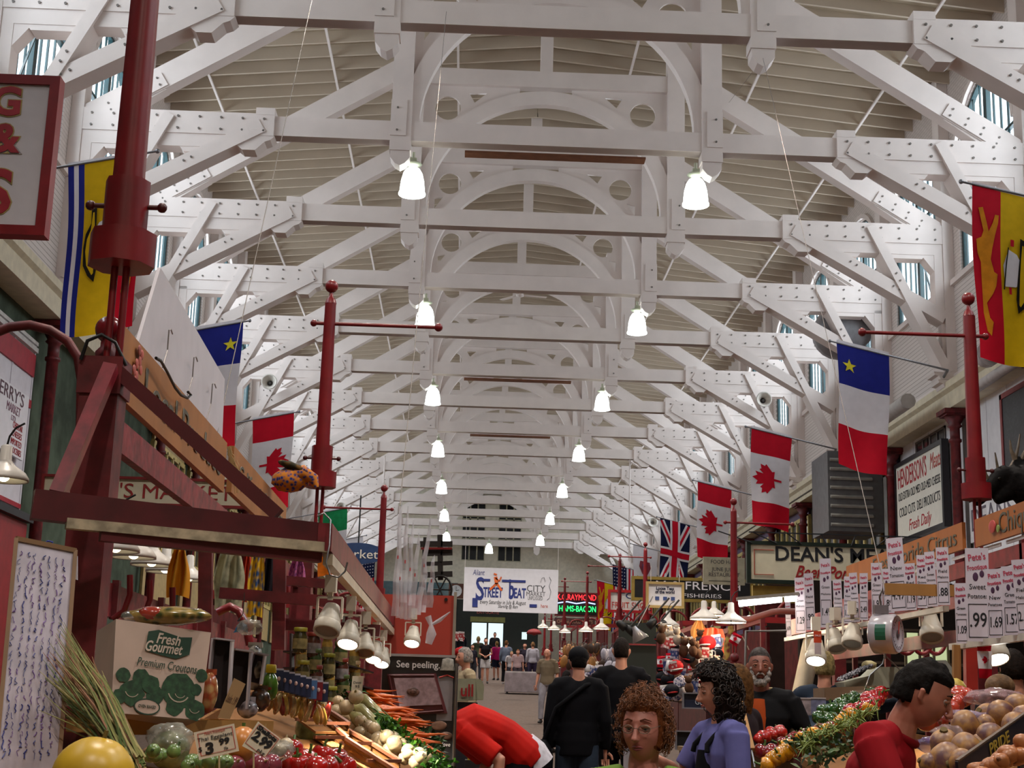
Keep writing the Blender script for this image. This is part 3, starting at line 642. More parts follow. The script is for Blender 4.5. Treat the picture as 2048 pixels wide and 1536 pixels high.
board('shop_sign','red and white sign lettered FRUIT SHOP under the striped flag','sign',tuple(at(1260,1203,44)),1.25,.6,'cam',M('#d9d5d0',.5),[("TOP",.25,0,.16,M('#2a3f70',.5),dict(width=.8)),("FRUIT SHOP",.25,0,-.12,M('#c23a30',.5),dict(width=1.1))],M('#b01c20',.5),.08,.05)
# left side
board('shop_sign',"cream fascia reading Y'S MARKET in red serif capitals, behind the left post",'sign',(at(290,985,14).x,14,at(290,983,14).z),1.95,.25,'cam',M('#cdc6ae',.5,var=.03),[("JERRY'S MARKET",.2,.0,-.005,M('#8f1f22',.5),dict(width=1.7))],M('#7c1a1e',.5),.025,.05)
p,q,r_=at(112,163,12),at(96,463,12),at(-190,145,12.0)
T=board('shop_sign','white sign in thick red frame with gold edged red letters, top left','sign',((p.x+r_.x)/2,12,(p.z+q.z)/2),p.x-r_.x,p.z-q.z,'cam',M('#c9c2c6',.4,var=.02),[],M('#7c1219',.35),.085,.12)
xr=(p.x-r_.x)/2; GD=M('#a8925a',.4)
for ch,dz,sz in (('BACON G',.47,.36),('CHEESE &',.13,.36),('EGGS',-.37,.56)):
    for mt,bo,dy in ((GD,.022,0),(M('#9c2430',.4),.012,-.006)): text(ch,sz,mt,T,FACE((xr-.27,-.004+dy,dz)),depth=.006,bold=bo,align='RIGHT')
T=empty('wagon_ornament',tuple(at(880,1130,13.8)),label='dark wooden wagon ornament with a wheel hung high beside the clear bags',cat='ornament'); W=lambda u,v,d=0:at(u,v,13.8+d)-T.location
b=MB()
for a_,c_,w_ in (((838,1088),(905,1088),.05),((845,1106),(905,1104),.06),((880,1070),(881,1160),.05),((850,1075),(846,1150),.03),((850,1150),(905,1148),.05),((850,1128),(905,1126),.035)): b.bar(W(*a_),W(*c_),.05,w_,(0,1,0) if a_[0]==c_[0] else (0,0,1))
b.build('body',M('#1c1410',.6),T); b=MB(); c_=W(880,1180)
b.path([c_+Vector((.11*math.cos(t*pi/9),-.04,.13*math.sin(t*pi/9))) for t in range(19)],.012,6)
for t in range(6): b.tube(c_+Vector((0,-.04,0)),c_+Vector((.11*math.cos(t*pi/3),-.04,.13*math.sin(t*pi/3))),.007,seg=5)
b.build('wheel',M('#15100e',.5),T); b=MB(); b.bar(W(842,1097,-.05),W(904,1097,-.05),.02,.02); b.build('red_rail',M('#7c1219',.4),T)
b=MB(); b.bar(W(880,1190),Vector((c_.x,0,fz(13.8)-T.location.z)),.05,.05,(0,1,0)); b.build('post',M('#1c1410',.6),T)
# big white wall panel with red trim, left
def exl(T,yc,z0,s):
    b=MB(); b.span((0,14-yc,5.25-z0),(.03,23.9-yc,5.62-z0)); b.span((0,14-yc,4.72-z0),(.03,23.9-yc,4.85-z0)); b.span((0,14-yc,3.05-z0),(.03,23.9-yc,3.12-z0)); b.build('red_band',M('#a31f30',.5),T)
    b=MB(); b.span((0,14-yc,5.66-z0),(.06,23.9-yc,5.74-z0)); b.span((0,14-yc,5.78-z0),(.05,23.9-yc,5.84-z0)); b.build('moulding',M('#c8c4c0',.4),T)
panel(-1,14,23.95,2.98,5.8,M('#d8d4dc',.4,var=.03),'shopfront','white boarded shopfront with red bands at the left edge','shopfront',extra=exl)
board('wall_sign','white sign in grey and red capitals listing cheeses and groceries, JERRY\'S','sign',(-8.55,22.55,4.3),1.9,1.05,-1,M('#e2e0e6',.4,var=.02),[("JERRY'S",.3,.0,.38,M('#5a3a48',.5),dict(width=1.4)),("MARKET",.2,.2,.17,M('#8a5a70',.5),dict(width=.7)),("LTD.",.12,.25,.03,M('#8a5a70',.5),dict(width=.25)),
 ("CHEDDAR",.14,.5,-.06,REDINK,dict(width=.5)),("CHEESES",.14,.5,-.19,REDINK,dict(width=.5)),("IMPORTED",.14,.5,-.32,REDINK,dict(width=.55)),("GROCERIES",.14,.5,-.45,REDINK,dict(width=.6))],None,t=.04)
T=empty('red_cabinet',(-8.3,21,fz(21)-.2),label='red lower shop wall beneath the white boarded shopfront',cat='shop wall'); b=MB(); b.span((-.4,-7,0),(-.2,2.9,3.75)); b.build('panel',M('#8f1d22',.5),T); b=MB(); b.span((-.22,-7,3.76),(-.1,2.9,3.88)); b.build('rail',INK,T)
# blue oval market sign
c=at(716,1107,30); T=empty('hanging_sign',tuple(c),label='blue oval sign ending in ket, hung behind the left stall',cat='sign')
shape2d('board',[arc(0,0,.55,0,360,24,.22)[:-1]],.04,M('#24406e',.5),T,XZ); text('Market',.26,SIGNW,T,FACE((-.02,-.03,-.02)),width=.85)
b=MB(); b.tube((0,0,.2),(0,0,1.2),.015); b.build('hanger',INK,T)
# square clock on the end wall, door front
c=at(912,1182,75); T=empty('wall_clock',tuple(c),label='square brown framed round clock left of the banner',cat='clock'); b=MB(); b.box((0,0,0),(.75,.1,.75)); b.build('case',M('#5a3020',.5),T)
b=MB(); b.lathe([(.3,0),(.3,.03)],24,Matrix.Translation((0,-.05,0))@Matrix.Rotation(pi/2,4,'X')); b.build('dial',M('#d8dde0',.4),T); b=MB(); b.bar((0,-.09,0),(.0,-.09,.22),.02,.01,(0,1,0)); b.bar((0,-.09,0),(.16,-.09,.05),.025,.01,(0,1,0)); b.build('hand',INK,T)
T=tag(empty('door_1',(0,86.5,fz(86.5))),kind='structure')
dx0=at(870,1300,86.5).x; dx1=at(1075,1300,86.5).x; gx0=at(942,1300,86.5).x; gx1=at(1005,1300,86.5).x; zt=at(1000,1232,86.5).z-fz(86.5); gz=at(1000,1247,86.5).z-fz(86.5); gm=(gx0+gx1)/2
b=MB(); b.span((dx0,-.1,gz),(dx1,.1,zt+.9)); b.span((dx0,-.1,0),(gx0,.1,gz)); b.span((gx1,-.1,0),(dx1,.1,gz)); b.span((gm-.05,-.12,0),(gm+.05,.12,gz)); b.build('door_frame',M('#18221e',.5),T)
b=MB(); b.span((gx0,-.02,0),(gx1,0,gz)); b.build('door_glass',glow('#d8ecf0',1.3),T)  # daylight outside is put into the glass as its own glow
b=MB(); b.span((gx0-.1,-.14,gz+.05),(gx1+.1,-.1,gz+.35)); b.build('transom_board',M('#8a8a50',.5),T)
b=MB(); b.span((gx1+1.1,-.12,gz*.62),(gx1+1.4,-.1,gz*.8)); b.build('notice',glow('#d8f0f0',1.2),T)  # notice glows by itself, brightness put into its material
text('EXIT-SORTIE',.3,M('#c0605a',.5),T,FACE(((gx0+gx1)/2,-.12,gz+.62)),width=1.3)
b=MB(); p=at(905,1243,86); b.span((-6.8,-.1,2.3),(gx0-.9,.0,4.6)); b.build('side_glass',M('#46626a',.1),T)
for x in (-6.3,-5.2): pass
# ================================================================ red lantern masts over the stalls
def mast(h=1.64,arm=1,rod=.42,w=.05):
    """origin at the underside of the big collar"""
    T=empty('stall_mast'); b=MB(); b.path([(0,0,.3),(0,0,h-.1)],[w*1.25,w],6); b.lathe([(w,h-.1),(w*.75,h-.06),(.02,h-.04),(.015,h)],6); b.build('mast_tube',RED,T)
    b=MB(); b.path([(0,0,0),(0,0,.13)],.125,8); b.path([(0,0,.13),(0,0,.34)],.085,8); b.build('collar',RED,T)
    b=MB(); b.ball((0,0,h+.05),.055,12,8); b.build('finial',RED,T)
    for x in (-1,1):
        b=MB(); b.tube((x*.08,0,.24),(x*.13,0,.24),.01,seg=6); b.ball((x*.135,0,.24),.02,8,5); b.build('bolt',M('#4a1014',.4),T)
    b=MB(); b.tube((-.022,0,-rod),(-.022,0,.02),.014,seg=8); b.tube((.022,0,-rod),(.022,0,.02),.014,seg=8); b.build('rod',RED,T)
    b=MB(); z=h-.27; b.tube((-.13*arm,0,z),(.9*arm,0,z),.016,seg=8); b.ball((-.13*arm,0,z),.03,8,6); b.ball((.9*arm,0,z),.036,8,6); b.build('cross_arm',RED,T)
    return T
ms=[(-2.65,5.3,1.60,1,'thick red lantern mast at the top left, in front of the yellow flag',2.0),(-2.52,11.7,1.74,1,'tall red mast with ball finial and long arm, left of the middle',1.64),(2.79,11.6,1.80,-1,'tall red mast with ball finial at the right, in front of the antlered head',1.64)]
for x,y,z,a,lab,h in ms:
    o=mast(h,a); o.location=(x,y,z); tag(o,lab,'mast','red masts over the stalls')
    o['height']=h
mm={1:mast(1.8,1),-1:mast(1.8,-1)}; used={1:0,-1:0}
far=[(769,970,22,-1,'red mast left of the plastic sheets, third on the left side'),(1467,997,22,1,'red mast in front of the black and cream signs, second on the right side'),(1291,1085,36,-1,'red mast left of the union flag, with the tea sign'),(1240,1108,42,-1,'red mast in front of the striped flag'),(1175,1143,52,-1,'red mast at the right of the neon sign'),(1130,1155,58,-1,'red mast at the left of the neon sign'),(1090,1225,66,1,'farthest small red mast near the far doors, under the banner corner'),(1103,1222,70,1,'tiny far red mast just right of the banner corner')]
for u,v,Y,a,lab in far:
    o=mm[a] if not used[a] else dup(mm[a]); used[a]=1; p=at(u,v,Y); o.location=(p.x,Y,p.z-1.9); tag(o,lab,'mast','red masts over the stalls')
    b=MB(); zb=p.z-1.9-.46; b.span((-.09,-.09,fz(Y)),(.09,.09,zb-.1)); b.ball((0,0,zb-.03),.07,10,7); o2=b.build('stall_post',DRED,None,(p.x,Y,0)); tag(o2,'square red post under the '+' '.join(lab.split()[:10]).rstrip(','),'post')
# ================================================================ near left stall
def V3(p,dx=0,dy=0,dz=0): return Vector((p.x+dx,p.y+dy,p.z+dz))
SX=at(655,1060,5.35).x                       # aisle side rail of the stall
KRAFT=M('#a9793f',.6,kind='wood',scale=4); KRAFT2=M('#8a5f36',.7,kind='wood',scale=5,bump=.2); CARD=M('#b98a52',.7); PLAST=M('#d9d6dc',.25,alpha=.55,var=.1,scale=9)
T=empty('stall_post',(-2.685,5.35,fz(5.35)),label='thick square dark red stall post with ball top at the near left',cat='post')
zt=at(222,722,5.35).z-fz(5.35)
b=MB(); b.span((-.07,-.07,0),(.07,.07,zt)); b.build('post',DRED,T)
b=MB(); b.span((-.08,-.08,zt-.14),(.08,.08,zt)); b.lathe([(.04,zt),(.045,zt+.03),(.028,zt+.05),(.026,zt+.09)],12); b.build('cap',DRED,T)
b=MB(); b.ball((0,0,zt+.12),.052,16,12); b.build('finial',M('#7c1420',.25,coat=.5),T)
b=MB(); b.path([(-.07,-.09,zt-.02),(-.05,-.1,zt+.05),(0,-.1,zt+.075),(.05,-.09,zt+.05),(.09,-.06,zt-.03)],.007,6); b.build('cable',BLACK,T)
# outrigger frame carrying the track lights
p,q=at(65,1009,4.95),at(652,1077,5.32)
T=empty('stall_canopy_frame',tuple(p),label='dark red timber outrigger frame across the front of the left stall',cat='canopy frame')
def L(T,v): return Vector(v)-T.location
b=MB(); b.bar(L(T,p),L(T,q),.07,.10); b.build('front_beam',M('#55131a',.45,var=.15,scale=9),T)
e_=Vector((SX,12.2,q.z+.02)); b=MB(); b.bar(L(T,q)+Vector((0,-.05,0)),L(T,e_),.05,.10); b.build('side_beam',M('#7c2029',.45,var=.2,scale=12),T)
b=MB(); b.bar(L(T,at(132,1047,4.97)),L(T,at(655,1096,5.3)),.05,.035); b.build('batten',M('#b9ab90',.6,var=.2,scale=20),T)
b=MB(); b.bar(L(T,at(200,1072,5.02)),L(T,at(640,1116,5.32)),.05,.035); b.build('lower_beam',M('#5c161c',.5),T)
b=MB(); b.bar(L(T,Vector((SX+.01,5.32,q.z-.075))),L(T,Vector((SX+.01,12.0,q.z-.075))),.035,.04); b.build('light_track',M('#cfc4ac',.4),T)
b=MB(); b.bar(L(T,at(222,735,5.24)),L(T,at(115,990,5.0)),.05,.055,(0,1,0)); b.build('left_strut',M('#83202c',.4,var=.2,scale=14),T)
b=MB(); b.bar(L(T,at(238,745,5.3)),L(T,at(556,1030,5.25)),.05,.05,(0,1,0)); b.build('right_strut',M('#5c161c',.45),T)
b=MB(); hk=at(652,1030,5.25); b.path([L(T,at(635,1032,5.25)),L(T,at(648,1026,5.25)),L(T,at(661,1040,5.25)),L(T,at(659,1090,5.22)),L(T,at(652,1125,5.2)),L(T,at(660,1150,5.2)),L(T,at(676,1155,5.2)),L(T,at(690,1143,5.2)),L(T,at(695,1125,5.2))],.0035,6); b.build('wire_hook',M('#8d8d8f',.3,metal=.8),T)
# red hoop at far left
b=MB(); b.path([at(u,v,5.6) for u,v in ((-60,700),(-20,670),(20,654),(60,650),(100,660),(135,682),(156,715),(163,760),(161,860),(157,960),(150,1100),(140,1536))],.019,10)
tag(b.build('hoop',DRED),'round dark red pipe hoop arching in from the left edge','hoop')
# stall timbers behind
T=empty('stall_timbers',(-2.6,8,0),label='dark red plank framework of the left stall with cross rails',cat='stall frame')
def tb(name,p,q,w,h,m=DRED,up=(0,0,1)): b=MB(); b.bar(L(T,p),L(T,q),w,h,up); return b.build(name,m,T)
tb('fascia_plank',Vector((-2.66,5.45,.99)),Vector((-2.66,12,.99)),.04,.12,M('#8a2a31',.5,var=.25,scale=14,bump=.2))
tb('fascia_plank',Vector((-3.15,6.2,.52)),Vector((-3.15,13,.50)),.04,.17,M('#8a2a31',.5,var=.25,scale=14,bump=.2))
for k in range(5): tb('cross_plate',Vector((-3.12,6.5+k*1.15,.42)),Vector((-3.12,6.5+k*1.15,.62)),.035,.05)
for (u,v0,v1,Y) in ((412,1090,1440,7.2),(560,1110,1300,7.6)): tb('upright',at(u,v0,Y),at(u-3,v1,Y),.065,.05,DRED,(0,1,0))
for (a_,b_,h) in (((440,1186,7.5),(700,1206,7.5),.055),((560,1248,7.7),(760,1262,7.7),.06),((560,1160,8.2),(700,1172,8.2),.05),((205,1375,5.6),(260,1378,5.6),.06)): tb('cross_rail',at(*a_),at(*b_),.05,h)
for u,v in ((260,1190),(300,1200),(345,1215)):
    b=MB(); b.path([L(T,at(u,v-40,6.6)),L(T,at(u,v,6.6)),L(T,at(u-12,v+32,6.6)),L(T,at(u-34,v+48,6.6))],.014,8); b.build('bow',M('#6a1418',.3,coat=.4),T)
b=MB(); b.path([L(T,at(435,1225,6.9)),L(T,at(460,1213,6.9)),L(T,at(478,1222,6.9)),L(T,at(492,1250,6.9)),L(T,at(500,1290,6.9))],.02,8); b.build('bow',M('#7c1a20',.3,coat=.4),T)
for (x,y) in ((-2.62,11.7),(-2.6,18)):
    b=MB(); z=1.30 if y<12 else 1.1; b.span((-.08,-.08,fz(y)),(.08,.08,z)); b.ball((0,0,z+.06),.055,12,9); tag(b.build('stall_post',DRED,None,(x,y,0)),'dark red post below the tall mast on the left' if y<12 else 'dark red post deep in the left stall behind the clear plastic bags','post')
# produce signboards
FM=dict(bold=0)
BRN=M('#a96f3c',.6,kind='wood',scale=3,var=.1); GI=M('#5a5648',.6); 
def sboard(y0,y1,z0,z1,txt,lab,side=-1,x=2.68,tw=None,m=BRN,extra=None):
    yc=(y0+y1)/2; zc=(z0+z1)/2
    T=board('signboard',lab,'signboard',(side*x,yc,zc),y1-y0,z1-z0,side,m,[(t[0],t[1],t[2],t[3],t[4] if len(t)>4 else GI,dict(width=t[5]) if len(t)>5 else {}) for t in txt],t=.03)
    return T
T=sboard(5.55,8.1,1.16,1.44,[('Local Produce',.21,.12,-.01,GI,1.95)],'brown signboard with hand lettering, Local Produce, above the left stall')
b=MB(); R2=random.Random(2)
for k in range(9): b.ball((.012,-1.1+R2.uniform(-.09,.12),R2.uniform(-.06,.1)),(.004,.03,.022),8,5)
b.build('painted_fruit',M('#b5564a',.6,var=.2,scale=20),T)
sboard(8.35,10.9,1.2,1.47,[('California Mangoes',.17,0,0,GI,2.1)],'brown signboard with faint hand lettering, second along the left stall')
T=empty('plastic_sign_back',(-2.75,6.9,1.5),label='blank white plastic panel with wire hooks leaning above the left signboards',cat='board')
g=MB(); A,B_,C_,D_=[L(T,onx(u,v,-2.78)) for u,v in ((272,690),(445,850),(447,758),(318,535))]; B_=L(T,onx(442,880,-2.78))
g.prism([D_,C_,B_,A],(.015,0,0)); g.build('sheet',M('#cfc9cf',.35,var=.03),T)
for u,v in ((345,660),(395,715),(432,768)):
    b=MB(); b.path([L(T,onx(u,v+8,-2.74)),L(T,onx(u-3,v-1,-2.74)),L(T,onx(u-7,v,-2.74)),L(T,onx(u-10,v+40,-2.74)),L(T,onx(u-20,v+75,-2.74))],.0035,5); b.build('hook',M('#8a8482',.4,metal=.5),T)
b=MB(); b.path([onx(u,v,-2.64) for u,v in ((312,716),(322,722),(335,745),(350,775),(362,790),(375,796),(382,790),(376,784))],.007,6); tag(b.build('cable',BLACK),'thick black cable looped over the Local Produce signboard','cable')
# raffia and hat
b=MB(); R3=random.Random(3)
for k in range(26):
    o=at(455+R3.uniform(-4,8),893,8.15); pts=[o]; 
    for j in range(1,6): pts.append(at(455+R3.uniform(-3,4)+j*R3.uniform(2,6),893+j*R3.uniform(9,19),8.15))
    b.path(pts,.0022,4,cap=False)
tag(b.build('raffia_bundle',M('#b59a6c',.7)),'bundle of straw coloured raffia hanging between the two brown signboards','raffia',kind='stuff')
hp=at(590,955,9.9); T=empty('jester_hat',tuple(hp),label='multicoloured cloth hat set on the end of the left stall boards',cat='hat')
HC=M('#c0762a',.7,kind='spots',scale=40,col2='#243a7a'); b=MB()
b.ball((-.03,0,-.02),(.13,.09,.085),16,10,fn=lambda d:1+.18*noise.noise(d*2.2)); b.path([(-.02,-.02,.0),(.06,-.03,.03),(.13,-.03,-.01),(.15,-.03,-.07)],[.06,.055,.04,.02],10); b.build('crown',HC,T)
b=MB(); b.ball((.01,-.01,.06),(.14,.08,.03),14,6,fn=lambda d:1+.2*noise.noise(d*3+Vector((4,1,2))),rot=Matrix.Rotation(.35,3,'Y')); b.build('brim',M('#2f2c1e',.7,kind='spots',scale=20,col2='#6a4a20'),T)
# hanging things in the stall
def cloth(name,lab,cat,u,v,Y,w,h,mat,seed=0,parts=None):
    rr=random.Random(seed); a=[rr.uniform(0,6) for _ in range(3)]; T=empty(name,tuple(at(u,v,Y)),label=lab,cat=cat)
    b=MB(); b.grid(lambda i,j:Vector(((i-.5)*w*(.55+.45*min(1,j*2.2)+.1*math.sin(j*4+a[0])),.03*math.sin(i*13+a[1]+j*2),-j*h-.03*abs(i-.5))),14,10); b.build('fabric',mat,T)
    b=MB(); b.path([(-.02,0,0),(0,0,.03),(.02,0,0)],.003,5); b.tube((0,0,.03),(0,0,.12),.002,seg=4); b.build('hanger',STEEL,T); return T
cloth('hanging_garment','pale green and white cloth bag hanging in the left stall','garment',463,1098,8.4,.17,.33,M('#b9b899',.7,var=.25,scale=12),1)
cloth('hanging_garment','red orange ribbon garment hanging in the left stall','garment',497,1100,8.6,.06,.3,M('#c2391e',.6),2)
cloth('hanging_garment','yellow edged patterned garment hanging in the left stall','garment',518,1098,8.5,.10,.38,M('#d8b020',.6,kind='spots',scale=20,col2='#24508a'),3)
cloth('hanging_garment','dark narrow garment hanging in the left stall','garment',540,1100,8.7,.07,.3,M('#17131a',.7),4)
cloth('necktie','pink patterned necktie shaped cloth hanging in the left stall','tie',597,1108,8.3,.095,.17,M('#c06a9a',.6,kind='spots',scale=60,col2='#7a3a78'),5)
cloth('banner_strip','plain orange yellow vertical banner in the left stall','banner',362,1088,7.0,.1,.24,M('#e39a1c',.6,var=.03),6)
def cone_lamp(r=.14):
    T=empty('shade_lamp'); b=MB(); b.lathe([(.02,.17),(.032,.16),(.035,.08),(.06,.05),(.12,.01),(r,-.02),(r,-.04),(r*.93,-.035),(.06,.03)],20,caps=False); b.build('lamp_shade',M('#d2ccc4',.35,var=.03),T)
    b=MB(); b.ball((0,0,-.01),.035,12,8); b.build('bulb',glow('#fff3c8',9),T); b=MB(); b.path([(0,0,.16),(.01,0,.22),(.04,0,.27),(.09,0,.3)],.006,6); b.build('cord',BLACK,T); return T
cl=cone_lamp(); fst=True
for k,(u,v,Y,sc) in enumerate(((232,1090,8.6,1),(268,1104,9.2,1),(304,1120,9.8,1),(331,1134,10.6,1),(8,948,5.2,.62),(378,1152,12,1))):
    o=cl if fst else dup(cl); fst=False; o.location=at(u,v,Y); o.scale=(sc,)*3
    tag(o,['white cone lamp nearest the big left post, first of the row','white cone lamp second in the row behind the left post','white cone lamp third in the row behind the left post','white cone lamp fourth in the row, by the orange banner','large lit cone lamp at the left edge below the shopfront sign','small lit lamp just right of the orange banner'][k],'lamp','cone lamps of the left stall')
# small spotlight clipped at left
def spot(lit=True,sz=1):
    T=empty('track_spotlight'); m=LAMPW
    b=MB(); b.box((0,0,.11),(.045,.05,.07)); b.box((0,0,.07),(.02,.02,.05)); b.build('track_adapter',m,T)
    b=MB(); b.bar((-.05,0,.055),(.05,0,.055),.02,.008); b.bar((-.05,0,.055),(-.05,0,-.03),.022,.008,(1,0,0)); b.bar((.05,0,.055),(.05,0,-.03),.022,.008,(1,0,0)); b.build('yoke',m,T)
    H=empty('lamp_head'); H.parent=T; H.location=(0,0,-.035); H.rotation_euler=(-.5,.12,0)
    b=MB(); b.lathe([(.012,.07),(.03,.066),(.036,.04),(.048,0),(.049,-.02)],18); b.build('lamp_body',m,H)
    b=MB(); b.lathe([(.053,-.018),(.055,-.022),(.055,-.055),(.05,-.06),(.046,-.055),(.046,-.02)],18,caps=False); b.build('rim',m,H)
    b=MB(); b.lathe([(.047,-.05),(.0,-.048)],18,caps=False); b.build('lens',glow('#fffaf0',25) if lit else M('#8a8680',.2),H)
    return T
S1,S0=spot(True),spot(False); u1=u0=False
sl=[(657,1165,5.5,0,'white spotlight nearest the corner of the left frame, unlit, with wire tangled on it'),(712,1205,6.5,1,'lit white spotlight, second along the left track'),(757,1252,7.5,0,'unlit white spotlight, third along the left track'),(786,1283,8.4,1,'lit white spotlight, fourth along the left track'),(803,1300,9.2,1,'lit white spotlight, fifth along the left track'),(826,1262,8.9,1,'half hidden spotlight beside the clear plastic bags')]
for u,v,Y,lit,lab in sl:
    if lit: o=S1 if not u1 else dup(S1); u1=True
    else: o=S0 if not u0 else dup(S0); u0=True
    o.location=(SX+.01,Y,q.z-.25) if u!=826 else tuple(at(u,v,Y)); o.rotation_euler=(0,0,R.uniform(-.4,.4)); o.scale=(.92,)*3; tag(o,lab,'spotlight','spotlights on the left track')
    if lit:
        l=bpy.data.lights.new('spot','SPOT'); l.energy=95; l.spot_size=1.5; l.spot_blend=.6; l.shadow_soft_size=.04; l.color=(1,.9,.72)
        lo=bpy.data.objects.new('spot_light',l); COL.objects.link(lo); lo.location=Vector(o.location)+Vector((-.02,.0,-.16)); lo.rotation_euler=(0,-.25,0)
# ---------------------------------------------------------------- produce tables (left)
def wtable(name,lab,pts_top,zb,mat=KRAFT2):
    T=empty(name,tuple(pts_top[0]),label=lab,cat='display table'); P_=[Vector(p)-T.location for p in pts_top]
    b=MB(); vs=P_+[Vector((p.x,p.y,zb-T.location.z)) for p in P_]; n=len(P_)
    b.add(vs,[list(range(n)),[2*n-1-i for i in range(n)]]+[(i,n+i,n+(i+1)%n,(i+1)%n) for i in range(n)],False); b.build('body',mat,T,fix=True)
    b=MB()
    for i in range(n): b.bar(P_[i]+Vector((0,0,.01)),P_[(i+1)%n]+Vector((0,0,.01)),.02,.05)
    b.build('edge_board',mat,T); return T
wtable('display_table','sloping wooden display table under the left vegetables',[(-2.45,5.1,-.23),(-1.75,6.1,-.36),(-1.42,8.2,-.36),(-1.75,8.8,-.05),(-2.45,8.8,.12)],-1.5)
wtable('display_table','dark low table under the melon and grass at the near left',[(-2.7,3.6,-.36),(-2.0,3.7,-.38),(-2.0,5.0,-.33),(-2.9,5.0,-.33)],-1.6)
def lump(rx,ry,rz,am=.06,fr=2,seed=0,seg=14,rings=10,ribs=0,dent=0):
    sd=Vector((seed*3.1,seed*1.7,seed))
    def f(d):
        q=1+am*noise.noise(d*fr+sd)
        if ribs: q*=1+.07*math.cos(math.atan2(d.y,d.x)*ribs)*(1-abs(d.z))
        if dent: q*=1-dent*max(0,d.z-.72)/.28-dent*.5*max(0,-d.z-.8)/.2
        return q
    return lambda b: b.ball((0,0,0),(rx,ry,rz),seg,rings,fn=f)
def veg(name,shape,mat,stem=None,smat=None):
    T=empty(name); b=MB(); shape(b); b.build('flesh',mat,T)
    if stem: b=MB(); stem(b); b.build('stem',smat,T)
    return T
# melon
p=at(186,1552,3.9); T=empty('melon',tuple(p),label='large smooth yellow melon at the bottom left corner',cat='melon')
b=MB(); b.ball((0,0,0),(.105,.1,.098),28,18,fn=lambda d:1+.02*noise.noise(d*2)); b.build('rind',M('#c9a22a',.35,var=.06,scale=9,bump=.08),T)
b=MB(); b.path([(.02,0,.095),(.025,0,.115)],.006,6); b.build('stem',M('#6a5a2a',.6),T)
# lemongrass bundle
b=MB(); R4=random.Random(4)
for k in range(230):
    t=R4.random(); mt=R4.choice((0,0,1,2,3)); b.mat(mt)
    bx=at(262+R4.uniform(-22,30),1530+R4.uniform(-20,15),4.25+R4.uniform(-.12,.12)); 
    tu=75+R4.betavariate(1.2,1.6)*150; tv=1235+abs(tu-122)*(1.9 if tu<122 else 1.25)+R4.uniform(0,120); tv=min(tv,1500)
    tp=at(tu,tv,4.45+R4.uniform(-.15,.2)); mid=bx.lerp(tp,.5)+Vector((R4.uniform(-.01,.02),0,R4.uniform(-.01,.03)))
    b.path([bx,bx.lerp(mid,.6),mid,mid.lerp(tp,.5),tp],[.0035,.0035,.0028,.002,.0006],4,cap=False)
T=tag(b.build('lemongrass_bundle',[M('#8a8a4a',.6),M('#5f7438',.6),M('#9a6a4a',.6),M('#b0a468',.6)]),'bundle of long green and brown lemongrass blades fanned out at the lower left','herb bundle',kind='stuff')
# cloudy plastic covered poster
T=empty('poster_board',tuple(at(80,1300,4.5)),label='tall white poster under clear film with blue handwriting at the left edge',cat='poster')
c=[L(T,at(u,v,Y)) for u,v,Y in ((35,1078,4.4),(153,1102,4.55),(118,1560,4.35),(-10,1560,4.2))]
b=MB(); b.prism(c,(0.0,.02,0)); b.build('sheet',M('#c2b9c4',.3,var=.08,scale=12,coat=.6),T)
b=MB(); 
for i in (0,1,3): b.bar(c[i]+Vector((0,-.012,0)),c[(i+1)%4]+Vector((0,-.012,0)),.012,.014)
b.build('edge_strip',M('#8a6a4a',.6),T)
b=MB(); R5=random.Random(5)
for row in range(26):
    for k in range(7):
        fx=.10+k*.12+R5.uniform(-.03,.03); fy=.05+row*.036
        if fy>.9: continue
        b.mat(R5.choice((0,0,1)))
        pp=lambda a,d: c[0].lerp(c[1],a).lerp(c[3].lerp(c[2],a),d)+Vector((0,-.014,0))
        pts=[pp(fx+R5.uniform(-.025,.025),fy+j*R5.uniform(.004,.010)) for j in range(5)]
        b.path(pts,R5.uniform(.0008,.0020),4,cap=False)
o=b.build('handwriting',[M('#3a3f86',.5),M('#7a5a9a',.5)],T); tag(o,kind='stuff')
T=empty('card_stack',tuple(at(105,1095,4.75)),label='blank white card with brown batten clipped above the left poster',cat='card'); b=MB(); b.prism([L(T,at(u,v,4.75)) for u,v in ((57,1078),(155,1112),(155,1160),(55,1130))],(0,.01,0)); b.build('card',M('#c9c2c9',.4),T)
b=MB(); b.bar(L(T,at(50,1078,4.7)),L(T,at(47,1150,4.7)),.018,.02,(0,1,0)); b.build('batten',CARD,T)
b=MB(); b.path([L(T,at(u,v,4.7)) for u,v in ((88,1088),(96,1082),(105,1084),(104,1096),(99,1103))],.003,5); b.build('string',M('#2f3a9a',.5),T)
